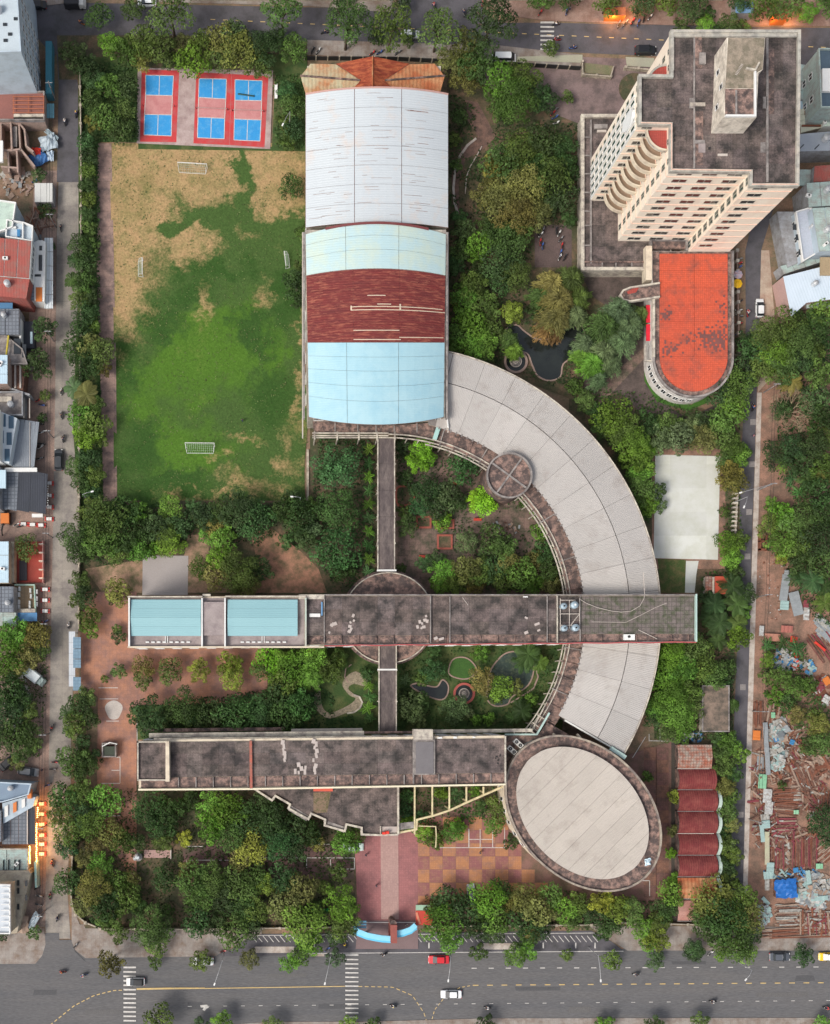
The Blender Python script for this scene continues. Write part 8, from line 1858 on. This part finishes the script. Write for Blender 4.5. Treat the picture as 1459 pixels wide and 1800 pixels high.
# east side houses
t = bldg('grey_green_house', 'tall grey-green house by the north street east of the tower', 'house', [(1438,88),(1540,88),(1540,190),(1442,190)],12, R_grn, mat('dark_blue_roof', (.08,.12,.16),(.06,.09,.12)),0,'x', R_grn, [(0,3,[.3,.7],1.4,1.5)])
slabp(t, 'roof_box', 1446,120,1475,160,12,12.8, M_white)
t = bldg('sheet_roof_lean_to', 'long mint sheet-roofed lean-to touching the tower base', 'lean-to', [(1402,112),(1420,115),(1432,176),(1402,176)],4, W_grey, R_grn, 4,'y')
t = bldg('bluish_porch', 'small bluish sheet porch south of the mint lean-to', 'porch', [(1400,176),(1434,176),(1432,190),(1402,200)],3.6, W_grey, R_ltb, 2,'x')
t = bldg('striped_roof_shed', 'shed with cream sheets and rust-red stripes east of the tower', 'shed', [(1405,192),(1445,188),(1446,224),(1408,234)],4.5, W_beige, mat('cream_sheet', (.55,.56,.44),(.5,.5,.4), s1=.5),4,'y')
slabp(t, 'rust_stripe', 1415,192,1441,201,4.6,4.85, c_rust); slabp(t, 'rust_stripe', 1410,219,1443,222,4.6,4.85, c_rust)
slabp(t, 'orange_patio', 1448,160,1475,190,4,4.2, c_or)
t = bldg('pale_panel_house', 'pale panel-roofed house touching the striped shed', 'house', rect(1447,192,1560,222),5.5, M_white, mat('mint_white_roof', (.52,.6,.52),(.46,.54,.48)),4,'x')
t = bldg('grey_flat_block', 'flat light grey block with leaning rods east of the tower', 'block', [(1402,236),(1560,222),(1560,262),(1402,266)],6, W_grey, mat('light_grey_roof', (.33,.36,.4),(.28,.31,.35), grain=.08),0,'x')
for x in (1405,1432): b = MB(); b.tube([P(x, 262,6.8), P(x + 8,254,6.8)],.12,4); b.build('rod', M_black, t)
t = bldg('red_roof_cottage', 'cottage with dark red roof and grey porch roof east of the tower', 'cottage', [(1432,292),(1560,284),(1560,316),(1430,320)],6, W_grey, R_red, 4,'x')
slabp(t, 'grey_porch', 1402,298,1429,326,3.8,4.1, R_grn)
t = bldg('two_part_roof_house', 'big grey-green sheet-roofed house behind the tower corner', 'house', [(1418,322),(1560,312),(1560,355),(1422,364)],7.5, W_grey, R_grn, 6,'x')
t = bldg('grey_green_shophouse', 'grey-green sheet-roofed shophouse north of the white roofs', 'house', [(1428,366),(1560,358),(1560,435),(1440,442)],9, W_blue, R_grn, 6,'x', None, [(0,3,[.25,.7],1.4,1.6)])
t = bldg('windowed_house', 'light house with windowed west wall facing the east lane', 'house', [(1398,374),(1424,366),(1440,442),(1410,460)],6.5, W_blue, mat('pale_lilac_roof', (.42,.45,.52),(.36,.4,.46)),0,'x', M_white, [(0,3,[.2,.5,.8],1.2,1.5)])
b = MB(); b.ppoly([(1366,372),(1396,372),(1408,460),(1385,470)],0,4.5); b.build('side_roof', W_grey, t)
for (x, y) in ((1397,399),(1402,417),(1407,443)): slabp(t, 'window', x - 3, y - 5, x + 3, y + 5,6.5,6.62, M_glass)
t = bldg('white_roof_house', 'house with large white L-shaped sheet roof above the tree stand', 'house', [(1377,486),(1440,470),(1560,450),(1560,512),(1418,532),(1391,556)],6, mat('pinkish_wall', (.5,.33,.3),(.42,.28,.26)), mat('white_l_roof', (.52,.6,.68),(.47,.55,.62), grain=.05, corr=(20,.6), bump=.12),0,'x')
slabp(t, 'wood_deck_roof', 1442,452,1500,484,6.2,6.5, mat('tan_roof', (.34,.26,.16),(.28,.21,.13), grain=.2)); slabp(t, 'teal_gutter', 1418,530,1500,541,4,4.4, R_grn)
t = bldg('mint_lean_to', 'narrow mint lean-to roof north of the white L-shaped roof', 'lean-to', [(1372,468),(1470,440),(1475,450),(1378,482)],4, W_grey, R_grn, 5,'x')
# north edge shops
t = bldg('street_stall', 'market stall with a faded blue canopy at the north edge', 'stall', rect(1293,3,1325,23),3, W_grey, paint('faded_canopy_blue', (.18,.32,.5)),3,'x')
t = bldg('street_stall', 'orange-lit food stall under trees on the north pavement', 'stall', rect(1066,13,1100,27),2.6, c_or, mat('orange_canopy', (.55,.17,.07),(.45,.14,.07), grain=.2),4,'x')
t = bldg('street_stall', 'orange striped stall at the north-east corner', 'stall', rect(1360,24,1384,34),2.6, c_or, MATS['orange_canopy'],4,'x')
for nm, x0, x1, lab in (('shop_house', 330,480,'west of the side street'),('shop_house', 520,690,'next to the side street'),('shop_house', 880,1040,'east of the side street'),('shop_house', 1130,1290,'opposite the tower')):
    bldg(nm, 'plain grey-roofed shop house across the north street, %s' % lab, 'house', rect(x0,-150, x1,-30),7, W_beige, R_gry, 6,'x', M_concrete, [(3,2,[.15,.38,.62,.85],2,1.6)])
# umbrellas by the lane
def umbrella(lab, x, y, r, m, m2):
    q = P(x, y, 2.4); t = thing('parasol', lab, 'parasol', (q.x, q.y, 0),'parasols beside the tiled annex'); ORG[t.name] = (0,0,0)
    b = MB(); b.cyl((0,0),.05,0,2.6,6); b.build('pole', M_steel, t)
    for k in range(8):
        a0, a1 = k * math.pi / 4,(k + 1) * math.pi / 4; b = MB(); b.face([(0,0,2.7),(r * math.cos(a0), r * math.sin(a0),2.25),(r * math.cos(a1), r * math.sin(a1),2.25)]); b.build('canopy_panel', m if k % 2 else m2, t)
umbrella('bright yellow parasol on the brown wall beside the tiled annex', 1297,498,1.05, paint('sun_yellow', (.85,.48,.01)), MATS['sun_yellow'] if 'sun_yellow' in MATS else paint('sun_yellow', (.85,.48,.01)))
umbrella('pink and grey parasol just north of the yellow one', 1298,482,1.0, paint('pink_grey', (.5,.35,.38)), paint('lilac_grey', (.42,.38,.45)))

# ---------------------------------------------------------------- scrapyard
def planks(lab, x0, y0, x1, y1, n, ang, cols, jit=3, z=.15, lay=3, wd=.28, name='timber_pile'):
    """stack of parallel timbers inside a pixel rectangle; ang 0 = lying east-west, 90 = north-south"""
    t = thing(name, lab, 'timber pile' if name == 'timber_pile' else name.replace('_', ' '), P((x0 + x1) / 2,(y0 + y1) / 2)); o_ = t.location; hor = abs(ang) < 45
    Lm = (x1 - x0 if hor else y1 - y0) / 8; wm_ = (y1 - y0 if hor else x1 - x0)
    for l in range(lay):
        for i in range(n):
            key = ('pl', round(Lm), i % 3, cols[(i + l) % len(cols)].name)
            if key not in HP: bb = MB(); bb.box((0,0,0),(Lm * R.uniform(.75,1), wd * R.uniform(.7,1.3),.14)); HP[key] = bb.data('plank', MATS[key[3]])
            f = (i + .5 + R.uniform(-.35,.35)) / n; c = P((x0 + x1) / 2 + (0 if hor else (f - .5) * wm_) + R.uniform(-jit, jit) * hor, (y0 + y1) / 2 + ((f - .5) * wm_ if hor else R.uniform(-jit, jit)),0)
            o = link('plank', HP[key], t, loc=(c.x - o_.x, c.y - o_.y, z + .15 * l), rz=math.radians(ang) + R.gauss(0,.035)); o.rotation_euler[1] = R.gauss(0,.01)
planks('upright row of dark brown timber at the lane edge of the scrapyard', 1324,1232,1340,1276,5,90,[c_brn, c_rust])
planks('slanting brown timber stack beside the long grey sheet fence', 1347,1234,1370,1276,8,80,[c_brn, c_rust, c_tan], jit=5)
planks('flat stack of orange-brown boards in the middle of the scrapyard', 1358,1386,1405,1412,8,2,[c_rust, c_brn, c_rust])
planks('pale grey board stack on the east side of the orange-brown boards', 1390,1380,1405,1408,6,0,[c_tan, c_pale])
planks('loose brown and cream boards with a green-tipped one', 1357,1413,1404,1432,7,-6,[c_brn, c_tan, c_rust, c_brn])
planks('stack of maroon boards in the scrapyard', 1357,1438,1400,1463,7,1,[c_mrn, c_brn, c_mrn, c_tan])
planks('long dark red-brown timbers lying north-south, western bundle', 1353,1470,1379,1528,9,90,[c_brn, c_mrn, c_brn, c_rust])
planks('long dark red-brown timbers lying north-south, eastern bundle', 1388,1470,1436,1526,14,90,[c_rust, c_brn, c_brn, c_mrn])
planks('stack of whitish-grey boards below the blue tarpaulin', 1361,1590,1409,1626,11,1,[c_pale, c_pale, c_tan, c_brn], jit=5)
planks('diagonal spill of brown timber east of the white rubble', 1392,1325,1432,1388,16,112,[c_rust, c_brn, c_tan, c_brn], jit=16)
planks('small brown timber bundle beside the coloured rubbish', 1412,1185,1432,1205,6,125,[c_brn, c_tan])
planks('reddish timber stack at the south-east corner of the scrapyard', 1340,1630,1459,1648,8,3,[c_rust, c_brn, c_tan], jit=10)
planks('brown timbers beside the far orange patch', 1434,1390,1459,1425,7,85,[c_brn, c_rust], jit=6)
planks('red beams at the east edge north of the rubbish', 1430,1110,1475,1165,6,-55,[c_mrn, c_rust, c_brn], jit=8)
planks('grey and white panels at the east edge above the red beams', 1428,1090,1470,1125,6,-40,[c_pale, c_grey], jit=6, wd=.7)
planks('narrow grey poles at the lane edge south of the orange box', 1330,1325,1340,1360,5,88,[c_grey, c_tan])
planks('crossed pale sticks beside the dark round tree', 1435,1480,1470,1510,9,40,[c_tan, c_rust], jit=8, wd=.16)
planks('lattice of thin orange-red bars, south part of the scrapyard', 1400,1600,1475,1640,12,0,[c_tan, c_rust, c_pale], jit=10, wd=.14)
planks('lattice of upright thin bars, south part of the scrapyard', 1402,1596,1470,1642,12,90,[c_tan, c_rust, c_mrn], jit=6, wd=.14, z=.6, lay=1)
heap('scrap_heap', 'white and grey broken appliance heap in the north of the timber yard', 'scrap heap', 1366,1285,17,24,70,[c_pale, c_grey, c_wht, c_tan, c_tea],.5,2.0, hgt=1.8, elong=1.4)
heap('scrap_heap', 'white rubble heap with rounded pale pieces mid scrapyard', 'scrap heap', 1367,1330,15,28,95,[c_pale, c_wht, c_tea, c_pale],.3,1.4, hgt=1.8, elong=1.3)
heap('scrap_heap', 'coloured rubbish heap of white, blue and grey pieces', 'scrap heap', 1378,1160,18,20,75,[c_wht, c_pale, c_blu, c_pale, c_grey],.4,1.6, hgt=1.4, elong=1.3)
heap('scrap_heap', 'blue plastic pieces east of the white rubbish', 'scrap heap', 1392,1163,9,16,22,[c_blu, c_blu, c_wht, c_redp],.6,1.8, hgt=1.6, elong=1.4)
heap('scrap_heap', 'pale sheets with blue lettering-like stains near the red dirt', 'scrap heap', 1419,1172,12,13,18,[c_wht, c_pale, c_blu, c_tea],.8,2.0, hgt=.8, elong=1.3)
heap('scrap_heap', 'tangle of grey metal east of the blue tarpaulin', 'scrap heap', 1430,1565,30,32,130,[c_pale, c_grey, c_tea, c_wht, c_tan],.5,2.6, hgt=1.4, elong=2.2)
heap('scrap_heap', 'mixed sticks and sheets north of the blue tarpaulin', 'scrap heap', 1395,1538,50,9,60,[c_tan, c_pale, c_brn, c_blu, c_tea],.8,2.6, hgt=.6, elong=6)
heap('scrap_heap', 'grey tubes and drums beside the corner tree', 'scrap heap', 1343,1605,10,24,40,[c_grey, c_pale, c_tea],.8,2.4, hgt=1.0, elong=3)
heap('scrap_heap', 'brown splinters south of the white rubble heap', 'scrap heap', 1372,1368,20,12,45,[c_tan, c_brn, c_rust],1.0,3.0, hgt=.8, elong=8)
heap('scrap_heap', 'broken brown boards at the foot of the green bank', 'scrap heap', 1395,1300,18,22,60,[c_brn, c_tan, c_rust, c_wht],1.0,3.0, hgt=.8, elong=8)
for i_, (lb_, x_, y_, rx_, ry_) in enumerate((('broken boards strewn between orange-brown boards and the east edge', 1425,1400,30,35),('broken boards strewn between the red-brown bundles and the white-grey stack', 1395,1470,48,16),('brown offcuts along the inner side of the sheet fence', 1358,1460,8,60),('brown offcuts west of the sheet fence', 1330,1400,9,90),('splintered timber south-east of the blue tarpaulin', 1432,1618,32,24),('brown offcuts under the green bank by the upper timber stack', 1400,1340,26,30))):
    heap('scrap_heap', lb_, 'scrap heap', x_, y_, rx_, ry_, 75,[c_brn, c_tan, c_rust, c_brn, c_mrn, c_pale],.8,3.2, hgt=.7, elong=7, ang=None)
heap('scrap_heap', 'scattered bricks and boards on the dirt at the east edge', 'scrap heap', 1445,1215,20,30,40,[c_rust, c_mrn, c_wht, c_rust],.6,2.4, hgt=.3, elong=1.8)
heap('scrap_heap', 'scatter of small litter on the red dirt strip', 'scrap heap', 1362,1030,30,60,60,[c_tan, c_wht, c_rust],.15,.45, hgt=.1, elong=1.3)
heap('scrap_heap', 'rusty fragments between the two timber bundles', 'scrap heap', 1383,1498,5,30,30,[c_tan, c_pale, c_brn],.5,1.4, hgt=.4, elong=2)
heap('scrap_heap', 'rusty sheets in the far south-east of the yard', 'scrap heap', 1440,1350,20,35,50,[c_brn, c_rust, c_tan],1.0,3.4, hgt=.6, elong=4)
heap('rubble_heap', 'low heap of pots and pans under the trees by the hut', 'scrap heap', 1215,1294,22,9,60,[c_wht, c_grey, c_blu, M_black],.3,1.0, hgt=.5, elong=1.3)
SHT = [((1372,1010,1386,1056),-8,'long grey metal sheet beside the dirt strip', c_grey),((1378,1002,1386,1014),-8,'short grey sheet at the north tip of the scrap', c_grey),((1390,1040,1408,1082),14,'wide grey ribbed sheet next to the long grey sheet', c_grey),((1371,1056,1386,1072),-3,'mint sheet below the long grey sheet', c_tea),
       ((1412,1068,1422,1090),-3,'pale blue sheet east of the ribbed one', c_wht),((1412,1055,1421,1068),-3,'dark red square sheet above the pale blue one', c_mrn),((1344,1114,1371,1127),-3,'orange-pink flat pallet on the dirt', mat('pallet_pink', (.42,.2,.14),(.36,.17,.12))),((1373,1100,1393,1112),-3,'brick-coloured pallet next to the orange-pink one', mat('pallet_red', (.36,.13,.1),(.3,.11,.09))),
       ((1334,1100,1342,1118),-4,'white sack on the dirt by the kerb', c_wht),((1389,1119,1401,1130),-10,'red box above the coloured rubbish', c_redp),((1323,1284,1336,1301),-3,'bright orange box at the lane edge', c_or),((1333,1361,1347,1386),-4,'green sheet on the fence line', c_grn),((1341,1387,1356,1411),-5,'upper white panel on the fence line', c_wht),
       ((1344,1409,1358,1431),-5,'lower white panel on the fence line', c_wht),((1337,1431,1352,1441),8,'small pinkish-white panel south of the white panels', c_pale),((1339,1442,1353,1456),6,'grey-green panel south of the pinkish one', c_tea),((1336,1450,1343,1480),5,'narrow teal-grey sheet on the fence line', c_tea),((1344,1462,1352,1520),0,'long narrow mossy plank on the fence line', mat('mossy_plank', (.4,.42,.28),(.35,.28,.22))),
       ((1347,1516,1360,1540),-3,'grey-mint sheet above the blue tarpaulin', c_tea),((1342,1532,1358,1545),5,'tilted pale sheet above the blue tarpaulin', c_tea),((1344,1545,1352,1565),0,'narrow sheet west of the blue tarpaulin', c_pale),((1342,1270,1350,1322),3,'long grey-white sheet fence panel, north', c_grey),((1345,1322,1353,1362),3,'long grey sheet fence panel, middle', c_grey),
       ((1434,1518,1446,1527),0,'mint sheet beside the dark round tree', c_grn),((1417,1530,1425,1556),8,'mint upright panel in the grey metal tangle', c_tea),((1425,1575,1455,1583),5,'long mint panel in the grey metal tangle', c_tea),((1447,1190,1459,1204),30,'orange square board at the east edge', c_or),((1446,1222,1458,1236),-30,'white square sheet at the east edge', c_wht),((1439,1124,1443,1148),50,'bright red beam at the east edge', c_redp),
       ((1355,1252,1362,1262),0,'lime bin bag near the green bank', c_grn),((1360,1296,1368,1304),20,'bright blue crate in the white heap', c_blu),((1388,1300,1396,1309),-20,'second blue crate east of the white heap', c_blu),((1395,1424,1404,1431),0,'mint tin sheet on the loose boards', c_grn),((1394,1525,1403,1534),10,'blue crate above the blue tarpaulin', c_blu)]
for (r_, a, lab, m) in SHT:
    q = P((r_[0] + r_[2]) / 2,(r_[1] + r_[3]) / 2,.8); b = MB(); w_, h_ = (r_[2] - r_[0]) / 8,(r_[3] - r_[1]) / 8
    n = 6; ax_ = w_ > h_; vs = []
    for i in range(n + 1):
        u = i / n - .5; zz = .06 * (i % 2) + R.uniform(-.03,.05)
        for v in (-.5,.5):
            p = (u * w_, v * h_) if ax_ else (v * w_, u * h_); c, s = math.cos(math.radians(a)), math.sin(math.radians(a)); vs.append((q.x + p[0] * c - p[1] * s, q.y + p[0] * s + p[1] * c, .95 + zz))
    nv = len(vs); vs += [(x, y, z - .12) for x, y, z in vs]; fs = []
    for i in range(n): k = 2 * i; fs += [(k, k + 1, k + 3, k + 2),(nv + k, nv + k + 2, nv + k + 3, nv + k + 1),(k, k + 2, nv + k + 2, nv + k),(k + 1, nv + k + 1, nv + k + 3, k + 3)]
    fs += [(0, nv, nv + 1,1),(nv - 2, nv - 1,2 * nv - 1,2 * nv - 2)]
    b.mesh(vs, fs); tag(b.build('scrap_sheet', m), lab, 'scrap sheet', 'loose sheets in the scrapyard')
drape('tarpaulin', 'saturated blue tarpaulin covering a square pile in the scrapyard', 'tarpaulin', 1381,1562,38,33,1.6, paint('royal_blue', (.02,.13,.42)),9,.35,.05)
b = MB(); b.pbox(1364,1547,1398,1577,0,1.55); tag(b.build('crate_stack', c_brn),'square stack hidden beneath the blue tarpaulin', 'crate stack')
t = thing('wire_cage', 'rusty wire animal cage at the edge of the dirt strip', 'cage', P(1342,949))
for (x0, y0, x1, y1) in ((1336,932,1338,968),(1347,940,1349,968),(1336,964,1349,967),(1336,950,1349,952)): slabp(t, 'bar', x0, y0, x1, y1,0,1.2, c_rust)
t = thing('green_cart', 'pair of bright green bins in the dark grove beside the plaza', 'bins', P(562,1601)); slabp(t, 'bin', 548,1598,558,1605,0,1.2, paint('bin_green', (.02,.42,.12))); slabp(t, 'bin', 567,1598,577,1605,0,1.2, MATS['bin_green'])
heap('rubble_heap', 'pale litter beneath the trees of the western waste lot', 'rubble heap', 30,1240,28,60,40,[c_wht, c_pale, c_grey],.4,1.5, hgt=.5, elong=1.4)
heap('rubble_heap', 'loose fragments round the old cages in the round courtyard', 'rubble heap', 885,930,30,12,35,[c_grey, c_tan, c_brn],.3,1.2, hgt=.2, elong=2)

# roof clutter, utility poles and wires
M_tk = paint('rooftop_tank_steel', (.5,.52,.54))
for i, (x, y, z, r, lab) in enumerate(((-2,20,22,7,'pale tank on the tall blue tower at the north-west'),(14,500,9.6,6,'tank on the lower brick-red roof, west side'),(8,555,6.1,5,'tank on the grey tiled roof of the yard house'),(20,712,5.1,6,'tank on the flat grey-roofed west house'),(15,1060,6.1,5,'tank on the grey grid roof beside the deck'),(20,1385,8.1,5,'tank on the slate blue roof'),
    (1450,245,6.1,7,'tank on the light grey flat block east of the tower'),(1452,335,7.6,6,'tank on the grey-green roof behind the tower corner'),(1452,405,9.1,6,'tank on the shophouse roof, east side'),(1425,400,6.6,4,'small tank on the lilac roof of the windowed house'),(1430,500,6.1,5,'tank on the white L-shaped roof'))):
    q = P(x, y, z); t = thing('water_tank', 'round steel ' + lab, 'water tank', q); rr = r / 9
    b = MB(); b.cyl((q.x, q.y), rr, z, z + 1.4,16); b.build('tank_body', M_tk, t); b = MB(); b.cyl((q.x, q.y), rr, z + 1.4, z + 1.65,16, rr * .3); b.build('tank_top', M_steel, t)
for i, (x, y, z) in enumerate(((10,455,10.1),(2,640,9.1),(-4,870,6.2),(5,1000,6.1),(30,1518,4.1),(1448,215,5.6),(1420,345,7.6),(1450,430,9.1))):
    q = P(x, y, z); t = thing('air_conditioner', 'small white air conditioning box on the ' + ('brick-red west roof|light blue west roof|blue sheet over the awning shop|pale blue cafe roof|mint shop roof|pale panel roof east of the tower|grey-green roof behind the tower corner|grey-green shophouse roof').split('|')[i],'air conditioner', q)
    b = MB(); b.box((q.x, q.y, z + .35),(1.1,.6,.7), rz=i); b.build('casing', M_white, t); b = MB(); b.cyl((q.x, q.y),.22, z + .7, z + .73,10); b.build('fan_grille', M_black, t)
def wires(lab, pts, z=7.5, n=3, sag=.7, pole=True):
    tp = [P(x, y, 0) for x, y in pts]
    for i, q in enumerate(tp):
        t = thing('utility_pole', 'concrete utility pole, %s from the north along the %s' % ((['first'] + ORD[1:])[i], lab),'utility pole', q, 'utility poles along the ' + lab)
        b = MB(); b.tube([q, q + Vector((0,0, z + .6))],.14,7,.1); b.build('pole', M_concrete, t); b = MB(); b.box((q.x, q.y, z),(1.5,.12,.12)); b.build('crossarm', M_steel, t)
    t = thing('overhead_wires', 'thin dark overhead wires strung along the ' + lab, 'overhead wires', tp[0])
    for k in range(n):
        for i in range(len(tp) - 1):
            a, c = tp[i] + Vector((-.6 + .6 * k, 0, z + .1)), tp[i + 1] + Vector((-.6 + .6 * k, 0, z + .1)); b = MB()
            b.tube([a.lerp(c, u) - Vector((0,0, sag * 4 * u * (1 - u))) for u in (0,.25,.5,.75,1)],.035,3); b.build('wire', M_black, t)
wires('west lane', [(97,175),(98,400),(95,600),(94,770),(92,945),(88,1100),(86,1290),(82,1450),(80,1600)])
wires('east lane', [(1342,690),(1336,860),(1328,1050),(1322,1250),(1316,1440)], n=2)
